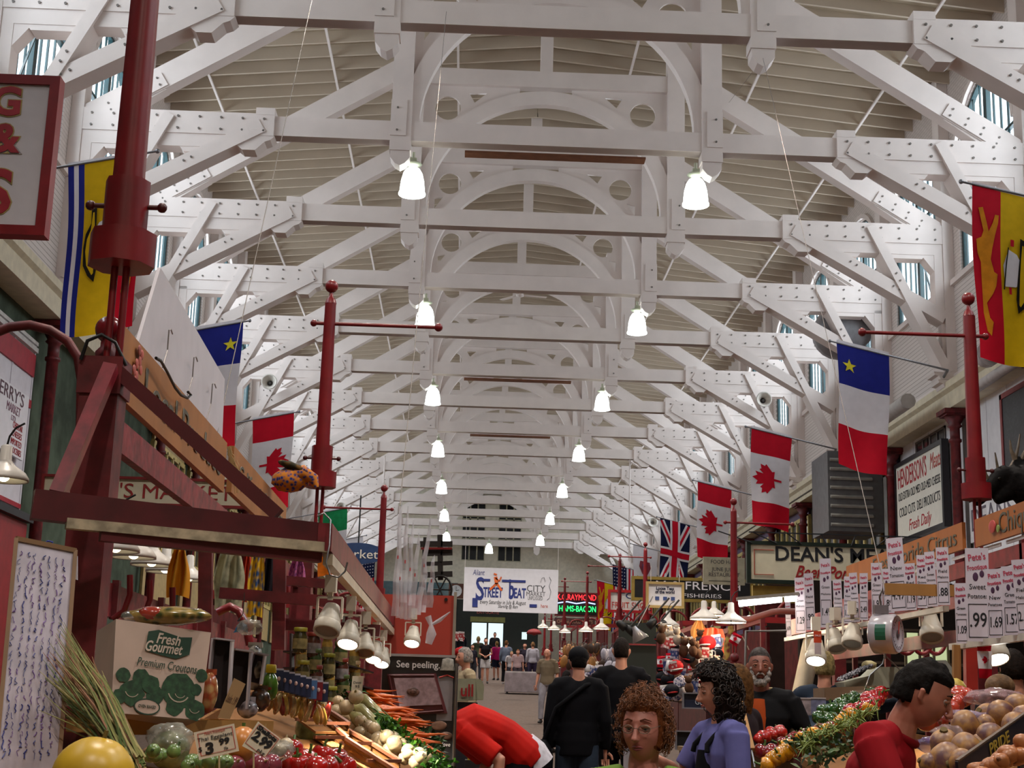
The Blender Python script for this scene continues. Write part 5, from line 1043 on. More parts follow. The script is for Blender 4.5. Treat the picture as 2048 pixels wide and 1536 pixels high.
# ================================================================ people
def solid(mb,voxel,smooth=4,name='body'):
    me=bpy.data.meshes.new('t'); me.from_pydata(mb.v,[],mb.f); o=bpy.data.objects.new('t',me); COL.objects.link(o)
    m=o.modifiers.new('r','REMESH'); m.mode='VOXEL'; m.voxel_size=voxel
    s=o.modifiers.new('s','SMOOTH'); s.iterations=smooth; s.factor=.5
    dg=bpy.context.evaluated_depsgraph_get(); r=bpy.data.meshes.new_from_object(o.evaluated_get(dg)); bpy.data.objects.remove(o); r.name=name
    for p in r.polygons: p.use_smooth=True
    return r
def obj(me,name,mat,parent):
    me.materials.clear(); me.materials.append(mat); o=bpy.data.objects.new(name,me); COL.objects.link(o); o.parent=parent; o.name=name; return o
def hand(b,w,d,up,side,curl=.5,s=1.0):
    w=Vector(w); d=Vector(d).normalized(); x=d.cross(Vector(up)).normalized()*side; n=x.cross(d)*side     # x: towards the thumb side, n: palm normal
    K=w+d*.085*s
    b.path([w-d*.01,w+d*.035*s,K],[(.018*s,.024*s),(.016*s,.036*s),(.012*s,.036*s)],10,upv=tuple(x.cross(d)))
    for i,(o,L) in enumerate(((.027,.070),(.009,.079),(-.010,.074),(-.028,.058))):
        p=K+x*o*s-d*.006; a=curl*(.9+.1*i); q=p+(d*math.cos(a*.5)+n*math.sin(a*.5))*L*.45*s; r=q+(d*math.cos(a*1.3)+n*math.sin(a*1.3))*L*.33*s; t=r+(d*math.cos(a*1.9)+n*math.sin(a*1.9))*L*.25*s
        b.path([p,q,r,t],[.0095*s,.0088*s,.008*s,.006*s],8)
    p=w+d*.025*s+x*.026*s; q=p+(d*.6+x*.7+n*.25).normalized()*.036*s; t=q+(d*.9+x*.25+n*.4).normalized()*.034*s
    b.path([p,q,t],[.0125*s,.0105*s,.008*s],8)
def head(b,c,R3,lod,fem=False,jaw=1.0):
    hx,hy,hz=.074,.094,.118
    def f(d):
        x,y,z=d.x*hx,d.y*hy,d.z*hz
        if z<0:
            t=(-z/hz); x*=1-.30*t**1.6*jaw; y=(y*(1-.22*t**2)) if y<0 else y*(1-.55*t**1.2)
        if y<0 and lod: 
            for sx in (-1,1): y+=.011*math.exp(-(((x-sx*.031)/.017)**2+((z-.012)/.014)**2))
            y-=.006*math.exp(-((z-.034)/.010)**2)*math.exp(-(x/.05)**2); y-=.007*math.exp(-((z+.088)/.02)**2-(x/.025)**2); y-=.004*math.exp(-((z+.055)/.012)**2-(x/.025)**2)
            for sx in (-1,1): y-=.005*math.exp(-(((x-sx*.042)/.018)**2+((z+.022)/.02)**2))
        return Vector((x,y,z))
    T=lambda p: Vector(c)+R3@Vector(p)
    b.ball(c,1,40 if lod>1 else 20,30 if lod>1 else 14,fn=f,rot=R3)
    b.path([T((0,-.088,.022)),T((0,-.103,-.005)),T((0,-.115,-.028)),T((0,-.098,-.038))],[.007,.009,.0125,.008],10)
    for s in (-1,1):
        b.ball(T((s*.010,-.103,-.031)),.0075,8,6); b.path([T((s*.072,.0,.022)),T((s*.082,.012,.018)),T((s*.080,.010,-.012)),T((s*.072,.0,-.026))],[.008,.011,.009,.006],8)
def hairball(c,R3,kind,vol=1.07,seed=0,lod=1):
    b=MB(); sd=Vector((seed,seed*2.3,1))
    def f(d):
        z,y,x=d.z,d.y,abs(d.x)
        if kind=='short': on=(z>.52 and y<.2) or (y>=-.15 and z>.05) or (y>.35 and z>-.45)
        elif kind=='curly': on=z>.52 or (y>-.45 and z>-.62)
        elif kind=='long': on=z>.5 or (y>-.35 and z>-1)
        elif kind=='bald': on=(y>-.1 and z<.45 and z>-.4 and (y>.2 or x>.8))
        else: on=True
        q=vol if on else .86
        if kind in('curly',): q*=1+.09*noise.noise(d*4+sd)+.07*noise.noise(d*11+sd)
        else: q*=1+(.03 if lod<2 else .10)*noise.noise(d*(6 if lod<2 else 4)+sd)
        v=Vector((d.x*.076*q,d.y*.098*q,d.z*.118*q))
        if z<0 and kind=='long' and on: v.z*=2.1; v.y+=.02*-z
        return v
    b.ball(c,1,44 if lod>1 else 22,32 if lod>1 else 14,fn=f,rot=R3); return b
SKIN=M('#c48a72',.5,var=.05,scale=20); SKIN2=M('#a06a52',.5,var=.05,scale=20)
def person(name_label,loc,rz,st=1.75,lod=0,pose=None,top=None,sleeve=.4,top2=None,bottom=None,short=False,skirt=False,shoes='#1c1a1a',hair=('short','#2a1c16',1.07),skin=SKIN,headrot=(0,0,0),wide=1.0,hands=True,jacket=False,legs=True,fem=False,group=None,girth=1.0):
    k=st/1.75; T=empty('person',tuple(loc),rz,name_label,'person',group)
    J=dict(pel=(0,0,.96),waist=(0,0,1.1),chest=(0,-.005,1.31),nb=(0,.01,1.47),head=(0,-.02,1.632))
    for s,n in ((-1,'r'),(1,'l')): J.update({'sh'+n:(s*.185,0,1.42),'el'+n:(s*.235,.03,1.14),'wr'+n:(s*.245,-.05,.89),'hip'+n:(s*.088,0,.93),'kn'+n:(s*.10,-.02,.5),'an'+n:(s*.105,.03,.09),'hd'+n:None})
    J.update(pose or {}); J={a:(Vector(b_)*k if b_ is not None else None) for a,b_ in J.items()}
    vx=(.006,.009,.014)[2-lod] if lod<2 else .0045
    sx=lambda r:r*k*girth
    def torso(b,g=1.0,low=None):
        P_=[J['pel']-(J['waist']-J['pel'])*.45,J['pel'],J['waist'],J['waist'].lerp(J['chest'],.55),J['chest'],J['chest'].lerp(J['nb'],.62),J['nb']]
        rr=[(.105,.15),(.115,.165),(.10,.145),(.108,.155),(.11,.172*wide),(.085,.155*wide),(.055,.07)]
        b.path(P_,[(sx(a)*g,sx(c_)*g) for a,c_ in rr],18,upv=(1,0,0))
        for n in 'lr': b.path([J['chest'].lerp(J['nb'],.7),J['sh'+n],J['sh'+n].lerp(J['el'+n],.15)],[sx(.062)*g,sx(.066)*g,sx(.056)*g],12)
    b=MB(); torso(b,.93); hd=J['head']; HR=Euler(headrot).to_matrix()
    b.path([J['nb']-Vector((0,0,.04*k)),J['nb'].lerp(hd,.35)+Vector((0,.01,0)),hd+HR@Vector((0,.025,-.05))*k],[.062*k,.054*k,.052*k],12)
    sb=MB(); head(sb,(0,0,0),HR,lod,fem); b.add([Vector(p)*k+hd for p in sb.v],sb.f)
    for n in 'lr':
        b.path([J['sh'+n],J['sh'+n].lerp(J['el'+n],.5),J['el'+n],J['el'+n].lerp(J['wr'+n],.35),J['wr'+n]],[sx(.05),sx(.045),sx(.038),sx(.037),.024*k],12)
        if legs: b.path([J['hip'+n],J['hip'+n].lerp(J['kn'+n],.5),J['kn'+n],J['kn'+n].lerp(J['an'+n],.35),J['an'+n]],[sx(.085),sx(.075),sx(.055),sx(.056),.034*k],12)
    me=solid(b,vx*k,3); mb=MB(); mb.smooth=True
    if hands:
        for n,s in (('l',1),('r',-1)):
            d=J['hd'+n] if J['hd'+n] is not None else (J['wr'+n]-J['el'+n]); hand(mb,J['wr'+n],d,(0,1,.2),s,.6,k)
    bm=bmesh.new(); bm.from_mesh(me)
    if mb.v:
        m2=bpy.data.meshes.new('t'); m2.from_pydata(mb.v,[],mb.f); 
        for p in m2.polygons: p.use_smooth=True
        bm.from_mesh(m2); bpy.data.meshes.remove(m2)
    bm.to_mesh(me); bm.free(); obj(me,'body',skin,T)
    cv=max(vx,.009)*k
    if top:
        b=MB(); torso(b,1.13 if not jacket else 1.16)
        if jacket: b.path([J['pel']-(J['waist']-J['pel'])*.9,J['pel'],J['waist']],[(sx(.125),sx(.175)),(sx(.13),sx(.185)),(sx(.125),sx(.175))],18,upv=(1,0,0))
        for n in 'lr': b.path([J['nb']+(J['sh'+n]-J['nb'])*.35+Vector((0,0,.0)),J['sh'+n]],[sx(.062),sx(.07)],12)
        for n in 'lr':
            a=J['sh'+n]; e=J['el'+n]; w=J['wr'+n]; fat=1.26 if not jacket else 1.38
            if sleeve<=.5: b.path([a,a.lerp(e,sleeve*1.2),a.lerp(e,sleeve*2)],[sx(.058)*fat,sx(.056)*fat,sx(.056)*fat],12)
            else: b.path([a,a.lerp(e,.5),e,e.lerp(w,.5),e.lerp(w,min(1,.3+sleeve*.65))],[sx(.056)*fat,sx(.05)*fat,sx(.044)*fat,sx(.04)*fat,sx(.034)*fat],12)
        obj(solid(b,cv,5,'shirt'),'jacket' if jacket else 'shirt',top if not isinstance(top,str) else M(top,.8,var=.08,scale=6),T)
    if bottom and legs:
        b=MB(); P_=J['pel']; b.path([P_+(J['waist']-P_)*.55,P_,J['hipl'].lerp(J['hipr'],.5)-Vector((0,0,.05*k))],[(sx(.108),sx(.15)),(sx(.122),sx(.172)),(sx(.11),sx(.165))],18,upv=(1,0,0))
        for n in 'lr':
            a=J['hip'+n]; e=J['kn'+n]; w=J['an'+n]
            if short: b.path([a,a.lerp(e,.5),a.lerp(e,.8)],[sx(.10),sx(.10),sx(.10)],12)
            else: b.path([a,a.lerp(e,.5),e,e.lerp(w,.5),e.lerp(w,.97)],[sx(.10),sx(.092),sx(.072),sx(.065),sx(.062)],12)
        if skirt: b.path([P_,P_-Vector((0,0,.3*k)),P_-Vector((0,0,.55*k))],[(.13*k,.18*k),(.17*k,.22*k),(.2*k,.26*k)],18,upv=(1,0,0))
        obj(solid(b,cv,4,'trousers'),'skirt' if skirt else 'trousers',M(bottom,.8,var=.12,scale=8,kind='spots' if skirt else 'noise',col2='#8a8088' if skirt else None),T)
    if legs:
        b=MB()
        for n in 'lr': a=J['an'+n]; b.path([a+Vector((0,.03*k,-.035*k)),a+Vector((0,-.05*k,-.045*k)),a+Vector((0,-.15*k,-.062*k))],[(.05*k,.042*k),(.045*k,.045*k),(.022*k,.038*k)],12,upv=(1,0,0))
        obj(solid(b,.01,2,'shoes'),'shoes',M(shoes,.5),T)
    if hair:
        hb=hairball((0,0,0),HR,hair[0],hair[2],int(abs(loc[0]*10)),lod); me=bpy.data.meshes.new('hair'); me.from_pydata([Vector(p)*k+hd+HR@Vector((0,.006,.006)) for p in hb.v],[],hb.f)
        for p in me.polygons: p.use_smooth=True
        obj(me,'hair',M(hair[1],.75,var=.25,scale=40,bump=.4),T)
    T['J']=[0]; return T,J,HR,k
def eyes(T,J,HR,k,brow='#5a3a28',lips='#a0564c',glasses=None,iris='#3a4a4a',beard=None):
    hd=J['head']; W=lambda x,y,z: hd+HR@(Vector((x,y,z))*k)
    for s in (-1,1):
        b=MB(); b.ball(W(s*.031,-.073,.011),.0125*k,14,10); e=b.build('eye',M('#a89a94',.25,var=.01),T)
        b=MB(); b.ball(W(s*.031,-.0815,.0065),.0050*k,10,6); b.build('iris',M(iris,.2),e)
        b=MB(); b.path([W(s*.015,-.084,.014),W(s*.031,-.0865,.0165),W(s*.047,-.076,.012)],[.004*k,.0068*k,.0035*k],8); b.path([W(s*.018,-.0835,.002),W(s*.031,-.086,.0),W(s*.045,-.077,.004)],[.0015*k,.002*k,.001*k],6); b.build('eyelid',SKIN2,T)
        b=MB(); b.path([W(s*.014,-.090,.036),W(s*.032,-.091,.042),W(s*.052,-.074,.034)],[.003*k,.0035*k,.0015*k],6); b.build('eyebrow',M(brow,.8),T)
    b=MB(); b.path([W(-.024,-.081,-.060),W(-.008,-.0905,-.055),W(0,-.091,-.057),W(.008,-.0905,-.055),W(.024,-.081,-.060)],[.0012*k,.0042*k,.004*k,.0042*k,.0012*k],8); b.path([W(-.02,-.082,-.063),W(0,-.090,-.066),W(.02,-.082,-.063)],[.001*k,.0055*k,.001*k],8); b.build('lips',M(lips,.4),T)
    if glasses:
        b=MB()
        for s in (-1,1):
            b.path([W(s*.031+.021*math.cos(t*pi/9),-.098+.006*abs(math.cos(t*pi/9))*(1 if s*math.cos(t*pi/9)>0 else 0),.006+.0145*math.sin(t*pi/9)) for t in range(19)],.0015*k,6); b.path([W(s*.052,-.094,.010),W(s*.068,-.08,.014),W(s*.080,0,.02)],.0011*k,5)
        b.path([W(-.010,-.098,.008),W(0,-.105,.011),W(.010,-.098,.008)],.001*k,5); G=b.build('glasses',M(glasses,.3,metal=.6),T)
        b=MB()
        for s in (-1,1): b.add([W(s*.031+.020*math.cos(t*pi/9),-.098,.006+.0138*math.sin(t*pi/9)) for t in range(18)],[list(range(18))])
        b.build('lens',glass_mat((.95,.97,.97),.1),G)
    if beard:
        b=MB(); 
        for x,z,r in ((-.055,-.045,.02),(-.042,-.08,.024),(-.018,-.105,.026),(.018,-.105,.026),(.042,-.08,.024),(.055,-.045,.02),(0,-.1,.026),(-.058,-.01,.012),(.058,-.01,.012)): b.ball(W(x,-.055-.02*(1-abs(x)/.06),z),r*k,10,8)
        b.path([W(-.03,-.083,-.062),W(-.012,-.1,-.045),W(.012,-.1,-.045),W(.03,-.083,-.062)],[.006*k,.008*k,.008*k,.006*k],8)
        obj(solid(b,.005,3,'beard'),'beard',M(beard,.8,var=.3,scale=60,bump=.5),T)
def stand(u,v,lab,st=1.75,Y=None,rz=0,**kw):
    y=Y; p=at(u,v,y); x=p.x; z=fz(y); st=(p.z-z)/1.012
    return person(lab,(x,y,z),rz,st,**kw)
# foreground woman
T,J,HR,k=stand(1288,1381,'person with curly auburn hair, wire glasses and a green top, walking towards the camera',Y=5.25,rz=-.10,lod=2,top='#6f8f3a',sleeve=.5,bottom='#2a2c34',hair=('curly','#6a3a1c',1.12),skin=M('#c07c6c',.5,var=.06,scale=18),headrot=(.06,0,-.32),fem=True,legs=True,hands=True)
eyes(T,J,HR,k,brow='#6a4030',glasses='#8a7a6a',lips='#94484a')
def curls(T,J,HR,k,n,col,q0=1.13,q1=.2,r0=.006,r1=.007,drop=0,sd=7):
    b=MB(); q_=random.Random(sd); hd=J['head']; m=0
    while m<n:
        d=Vector((q_.gauss(0,1),q_.gauss(0,1),q_.gauss(0,1))).normalized()
        if not(d.z>.54 or (d.y>-.35 and d.z>-.6) or (drop and d.y>-.3)): continue
        m+=1; q=q0+q_.uniform(-.05,q1); z=d.z*.118*q*(1 if d.z>0 else 1+drop); p=hd+HR@Vector((d.x*.076*q,d.y*.098*q,z+.006))*k; nn=HR@d; t=nn.cross(Vector((q_.uniform(-1,1),q_.uniform(-1,1),q_.uniform(-1,1)))).normalized(); s_=nn.cross(t)
        r=r0+q_.random()*r1; b.path([p+(t*math.cos(a)+s_*math.sin(a))*r+nn*a*.0025 for a in [i*.9 for i in range(8)]],.0011 if not drop else .003,4,cap=False)
    tag(b.build('curls',M(col,.6,var=.3,scale=50),T),kind='stuff')
curls(T,J,HR,k,900,'#7d4a24')
b=MB(); b.path([J['nb']+Vector((.09*math.cos(a),-.02+.075*math.sin(a),-.035-.055*max(0,-math.sin(a)))) for a in [i*pi/8 for i in range(17)]],.011,8); b.build('collar',M('#8fae5a',.7),T)
# man in red on the right, head bowed, turned to the right
T,J,HR,k=stand(1722,1283,'person in a red shirt with short dark hair, head bowed over the right produce',Y=5.9,rz=1.15,lod=2,top='#8f121c',sleeve=.5,bottom='#1c1c22',hair=('short','#15100e',1.13),skin=M('#b0705c',.5,var=.05,scale=18),headrot=(.42,0,.15),pose=dict(chest=(0,-.06,1.3),nb=(0,-.12,1.44),head=(0,-.22,1.575),shr=(-.185,-.06,1.41),shl=(.185,-.06,1.41),elr=(-.26,-.16,1.17),wrr=(-.2,-.33,1.08),ell=(.26,-.1,1.17),wrl=(.2,-.35,1.08)),wide=1.12)
eyes(T,J,HR,k,brow='#1a120e')
b=MB(); b.path([J['nb']+Vector((.085*math.cos(a),.0+.07*math.sin(a),-.0-.04*max(0,-math.sin(a)))) for a in [i*pi/8 for i in range(17)]],.018,8); b.build('collar',M('#7a0f18',.7),T)
# two men in black walking away
CAPB=M('#101014',.8)
T,J,HR,k=stand(1158,1290,'person in a black cap and jacket with a black shoulder bag, walking away in jeans',Y=13,rz=pi,lod=0,top='#0d0d12',sleeve=1,bottom='#2c3644',hair=('short','#0f0c0c',1.06),jacket=True,pose=dict(anl=(.12,-.12,.09),knl=(.11,-.1,.5),anr=(-.11,.22,.14),knr=(-.1,.02,.5)),wide=1.12)
b=MB(); b.ball(J['head']+Vector((0,.0,.045)),(.092,.108,.088),18,12); b.ball(J['head']+Vector((0,-.11,.05)),(.07,.07,.014),14,6); b.build('cap',CAPB,T)
b=MB(); b.ball((.30,.05,.80),(.09,.17,.19),16,12,fn=lambda d:1+.1*noise.noise(d*2)); b.path([(.30,.05,.96),(.2,.12,1.25),(-.05,.14,1.45),(-.12,.02,1.47)],.018,6); bg_=b.build('shoulder_bag',CAPB,T)
T,J,HR,k=stand(1243,1272,'tall person in a long black jacket walking away beside the one in the black cap',Y=14.2,rz=pi-.1,lod=0,top='#0e0e13',sleeve=1,bottom='#0f0f12',hair=('short','#1a120e',1.05),jacket=True,girth=1.08,pose=dict(anl=(.12,-.16,.09),knl=(.11,-.13,.5),anr=(-.11,.2,.13),knr=(-.1,.05,.5)))
# man in tan shirt walking towards us
T,J,HR,k=stand(1096,1295,'grey haired person in a tan short sleeved shirt and pale trousers walking this way',Y=31.5,rz=-.35,lod=1,top='#6f6352',sleeve=.45,bottom='#8d8a92',hair=('bald','#8a8684',1.06),headrot=(.3,0,.0),pose=dict(nb=(0,-.02,1.47),head=(0,-.06,1.62),anl=(.1,.28,.12),knl=(.1,.05,.5),anr=(-.1,-.14,.09),knr=(-.1,-.13,.5),wrr=(-.26,-.03,.9)))
eyes(T,J,HR,k)
# bending woman in white with a flowered skirt
T,J,HR,k=stand(1118,1325,'dark haired person in a white top and flowered skirt bending at the right stalls',Y=24,rz=pi-.6,lod=0,top='#c4d0cc',sleeve=.45,bottom='#b0a0a8',skirt=True,hair=('long','#140f0e',1.1),headrot=(.5,0,0),pose=dict(chest=(0,-.12,1.27),nb=(0,-.2,1.4),head=(0,-.3,1.5),shl=(.185,-.18,1.36),shr=(-.185,-.18,1.36),ell=(.23,-.3,1.12),elr=(-.23,-.3,1.12),wrl=(.2,-.45,.95),wrr=(-.2,-.45,.95)))
# grey haired woman at the left behind the poster
T,J,HR,k=stand(932,1294,'grey haired person in a cream cardigan standing behind the poster stand',Y=18,rz=-1.2,lod=1,top='#a8977a',sleeve=1,bottom='#7a6f66',hair=('curly','#8f8680',1.14),fem=True); eyes(T,J,HR,k)
# bending man in red t-shirt
Y_=11.2; p=at(1050,1500,Y_); z=fz(Y_)
T,J,HR,k=person('person in a red T-shirt and dark trousers bending far down behind the poster stand',(p.x-.08,Y_,z),-pi/2+.15,1.86,lod=1,top='#b51a12',sleeve=.45,bottom='#131318',hair=('short','#1a1210',1.06),headrot=(1.6,0,0),girth=1.22,
  pose=dict(pel=(0,.05,.93),waist=(0,-.08,1.05),chest=(0,-.30,1.13),nb=(0,-.47,1.08),head=(0,-.61,.96),shl=(.18,-.40,1.08),shr=(-.18,-.40,1.08),ell=(.27,-.15,.90),elr=(-.27,-.15,.90),wrl=(.25,-.19,.60),wrr=(-.25,-.19,.60),hipl=(.088,.05,.9),hipr=(-.088,.05,.9)))
b=MB(); b.path([J['pel']+Vector((0,.10,-.09)),J['pel']+Vector((0,.045,-.01)),J['pel']+Vector((0,-.02,.05))],[(.165,.205),(.165,.205),(.15,.19)],18,upv=(1,0,0)); b.build('white_hem',M('#c9c6d0',.8,var=.1,scale=20),T)
# girl in purple polo with apron, facing left
T,J,HR,k=stand(1440,1335,'person with long curly dark hair in a lilac polo shirt and black apron, facing left',Y=7.9,rz=-1.25,lod=1,top='#5f5f96',sleeve=.42,bottom='#101014',hair=('long','#1f1512',1.26),fem=True,girth=.95,headrot=(.1,0,-.2),
  pose=dict(ell=(.26,-.03,1.16),wrl=(.16,-.27,1.1),elr=(-.25,-.1,1.2),wrr=(-.14,-.36,1.3),hdl=(-.3,-1,.1),hdr=(.2,-1,.3))); eyes(T,J,HR,k)
curls(T,J,HR,k,420,'#2a1c16',1.27,.22,.012,.014,1.1,9)
b=MB(); b.path([J['waist']+Vector((0,-.012,.22)),J['waist']+Vector((0,-.03,.05)),J['pel']+Vector((0,-.025,0)),J['pel']+Vector((0,-.02,-.45))],[(.11,.11),(.115,.135),(.13,.178),(.15,.2)],18,upv=(1,0,0))
for s in (-1,1): b.path([J['waist']+Vector((s*.08,-.12,.22)),J['chest']+Vector((s*.07,-.11,.05)),J['nb']+Vector((s*.06,-.02,.0))],.014,6)
b.build('apron',M('#0d0d12',.8),T)
b=MB(); b.box(J['wrr']+Vector((.05,-.12,-.02)),(.05,.07,.13)); b.build('paper_bag',M('#a8a4ac',.6),T)
# woman behind her, bearded man, blue shirt man
T,J,HR,k=stand(1478,1326,'light brown haired person partly hidden behind the one in the lilac shirt',Y=9.4,rz=-2.2,lod=0,top='#2a2226',sleeve=1,bottom='#15151a',hair=('long','#5a3d20',1.12))
T,J,HR,k=stand(1520,1292,'bearded grey haired person in a black jacket and orange shirt with folded arms',Y=10.1,rz=-.35,lod=1,top='#131316',sleeve=1,bottom='#1c1c22',hair=('short','#4a4442',1.08),skin=M('#8a5444',.5,var=.06,scale=18),headrot=(-.03,0,.2),jacket=True,wide=1.1,
  pose=dict(ell=(.31,.0,1.17),wrl=(-.02,-.24,1.16),elr=(-.31,.0,1.15),wrr=(.04,-.26,1.10),hdl=(-1,-.1,.05),hdr=(1,-.1,.1))); eyes(T,J,HR,k,brow='#3a3432',beard='#9a9490')
b=MB(); b.path([J['chest']+Vector((0,-.075,.12)),J['chest']+Vector((0,-.105,0)),J['waist']+Vector((0,-.10,.06))],[(.03,.045),(.04,.07),(.035,.06)],12,upv=(1,0,0)); b.build('orange_shirt',M('#a8471c',.7),T)
T,J,HR,k=stand(1648,1300,'person in a dark blue shirt behind the right counter reaching an arm to the right',Y=12.0,rz=pi/2+1.2,lod=0,top='#26303f',sleeve=.9,bottom='#1c1c22',hair=('curly','#8a7a52',1.1),
  pose=dict(ell=(.28,-.2,1.33),wrl=(.26,-.46,1.36),elr=(-.42,-.1,1.34),wrr=(-.62,-.22,1.40)))
T,J,HR,k=stand(2026,1296,'dark haired person seen only as the back of a head at the right edge',Y=9.8,rz=pi,lod=0,top='#17171c',sleeve=1,bottom='#17171c',hair=('curly','#1c1410',1.12))
# the crowd far down the aisle
crowd=[(972,1275,'person in a black sleeveless top and white shorts facing the camera down the aisle',54,0,'#141014',.1,'#b5b0b0',True,('short','#3a2418',1.08),dict(wrl=(.06,-.18,1.05),wrr=(-.06,-.18,1.05))),
(945,1288,'person in a dark short sleeved shirt left of the one in white shorts',55,.4,'#22202a',.45,'#2a2a30',False,('short','#2c1c14',1.06),None),
(957,1272,'blond person in a green grey top behind the left of the far crowd',57,pi,'#4a4f3a',.45,'#3a3a40',False,('curly','#a08a5a',1.08),None),
(994,1282,'person in a bright pink hooded top and dark shorts in the far crowd',58,pi+.4,'#b51f66',1,'#1c2030',True,('short','#8a6a3a',1.06),None),
(1013,1280,'person in a blue grey jacket and black trousers in the far crowd',54,pi-.3,'#5f6678',1,'#101014',False,('short','#5a3a1c',1.08),None),
(1066,1283,'person in a white and grey striped top seen from behind near the far right stalls',53,pi,'#a8a4ae',.9,'#3a3048',False,('short','#7a5a3a',1.06),None),
(990,1264,'person standing dark against the bright far doors',76,0,'#1c1c20',1,'#17171a',False,('short','#17120f',1.06),None),  # backlight shade of both door figures is put into their clothing colours
(924,1262,'person at the left of the bright far doors, silhouette put into dark clothes',78,0,'#17171c',1,'#17171a',False,('short','#17120f',1.06),None),
(1036,1296,'person in a pale pink top leaning over the far table',50,0,'#b59a9c',.45,'#4a4048',False,('short','#7a4a2a',1.08),dict(head=(0,-.12,1.58),nb=(0,-.08,1.44))),
(1050,1285,'dark haired person behind the far table',54,0,'#2a2430',.5,'#2a2430',False,('short','#1c1410',1.06),None),
(1022,1300,'person in a white top bending behind the one in the blue grey jacket',52,.3,'#b9b4b8',.45,'#3a3a44',False,('short','#a88a5a',1.06),dict(head=(0,-.12,1.58),nb=(0,-.08,1.44)))]
for (u,v,lab,st,rz,tp,sl_,bt,sh,hr,ps_) in crowd: stand(u,v,lab,Y=st,rz=rz,top=tp,sleeve=sl_,bottom=bt,short=sh,hair=hr,pose=ps_,shoes='#b5b0b0' if 'black trousers' in lab else '#2a2424')
# ================================================================ near right stall
RX=1.83
T=empty('stall_canopy_frame',(RX,9.6,.9),label='red planked side frame of the right stall with white light track, carrying price cards',cat='canopy frame')
def rb(name,p,q,w,h,m,up=(0,0,1)): b=MB(); b.bar(L(T,p),L(T,q),w,h,up); return b.build(name,m,T)
RPL=M('#8a1c26',.45,var=.2,scale=10)
rb('light_track',(RX,14.4,.79),(RX,9.55,.755),.04,.035,M('#c9c2b4',.4)); rb('red_plank',(RX+.03,14.4,.90),(RX+.03,9.6,.87),.03,.15,RPL)
rb('light_track',(RX-.02,9.4,.50),(RX-.02,7.0,.50),.04,.04,M('#c9c2b4',.4)); rb('red_plank',(RX+.03,9.4,.62),(RX+.03,7.0,.62),.03,.17,RPL)
rb('red_plank',(RX+.25,14,.62),(RX+.25,9.5,.60),.03,.1,RPL)
rb('tan_cross_plank',at(1770,1178,9.55),at(1916,1182,9.55),.03,.075,KRAFT)
rb('yellow_upright',at(1913,1290,9.2),at(1913,1400,9.2),.045,.04,KRAFT,(0,1,0)); rb('red_upright',at(1940,1290,9.6),at(1942,1400,9.6),.075,.06,M('#a3261c',.5),(0,1,0))
for u in (1813,1845,1872): 
    b=MB(); b.path([L(T,at(u+19*math.cos(a),1282+26*math.sin(a),11.5)) for a in [i*pi/10 for i in range(11)]],.016,8); b.build('bow',M('#8a2028',.35,coat=.4),T)
# upper framework and boards
T=empty('stall_timbers',(2.72,11.6,1.2),label='red upper plank rail of the right stall with white slots, behind the price cards',cat='stall frame')
rb('red_plank',(2.76,9,1.27),(2.76,16,1.25),.03,.13,RPL); rb('red_plank',(2.76,9,1.02),(2.76,16,1.0),.03,.10,RPL)
for k in range(9): rb('white_slot',(2.735,9.1+k*.62,1.365),(2.735,9.6+k*.62,1.365),.01,.028,M('#d0c8c4',.4))
for k in range(6): rb('upright',(2.77,9.4+k*1.2,fz(10)),(2.77,9.4+k*1.2,1.38),.05,.05,DRED,(0,1,0))
zb=1.38
b=MB(); b.span((-.08,-.08,fz(11.6)),(.08,.08,1.28)); b.ball((-.0,0,1.35),.055,14,10); b.span((-.125,-.1,0),(-.09,.1,.1)); tag(b.build('stall_post',DRED,None,(2.79,11.6,0)),'red stall post with ball, below the right tall mast','post')
b=MB(); b.span((-.06,-.06,fz(15)),(.06,.06,1.02)); b.ball((0,0,1.08),.05,12,8); tag(b.build('stall_post',DRED,None,(2.55,15.2,.15)),'red stall post with ball beside the last tall price card, under the black lettering','post')
ORB=M('#a8622c',.55,kind='wood',scale=3,var=.1)
def rboard(y0,y1,z0,z1,txts,lab): board('signboard',lab,'signboard',(2.70,(y0+y1)/2,(z0+z1)/2),y1-y0,z1-z0,1,ORB,txts,t=.03)
rboard(9.2,11.42,1.39,1.61,[("Chiquita",.22,-.15,0,GI,dict(width=.85))],'orange brown signboard lettered Chiquita, right of the red mast')
rboard(11.72,15.4,1.41,1.63,[("Fresh Florida Citrus",.2,.45,0,GI,dict(width=2.5))],'orange brown signboard lettered Fresh Florida Citrus, left of the red mast')
T=empty('fruit_print',(2.68,10.98,1.5),label='small painted red fruit cluster on the Chiquita signboard',cat='painting'); b=MB(); b.ball((0,0,0),(.004,.08,.05),10,8); b.build('fruit',M('#b5403a',.6),T); b=MB(); b.ball((0,-.12,-.03),(.004,.04,.03),8,6); b.build('leaf',M('#7a8a3a',.6),T)
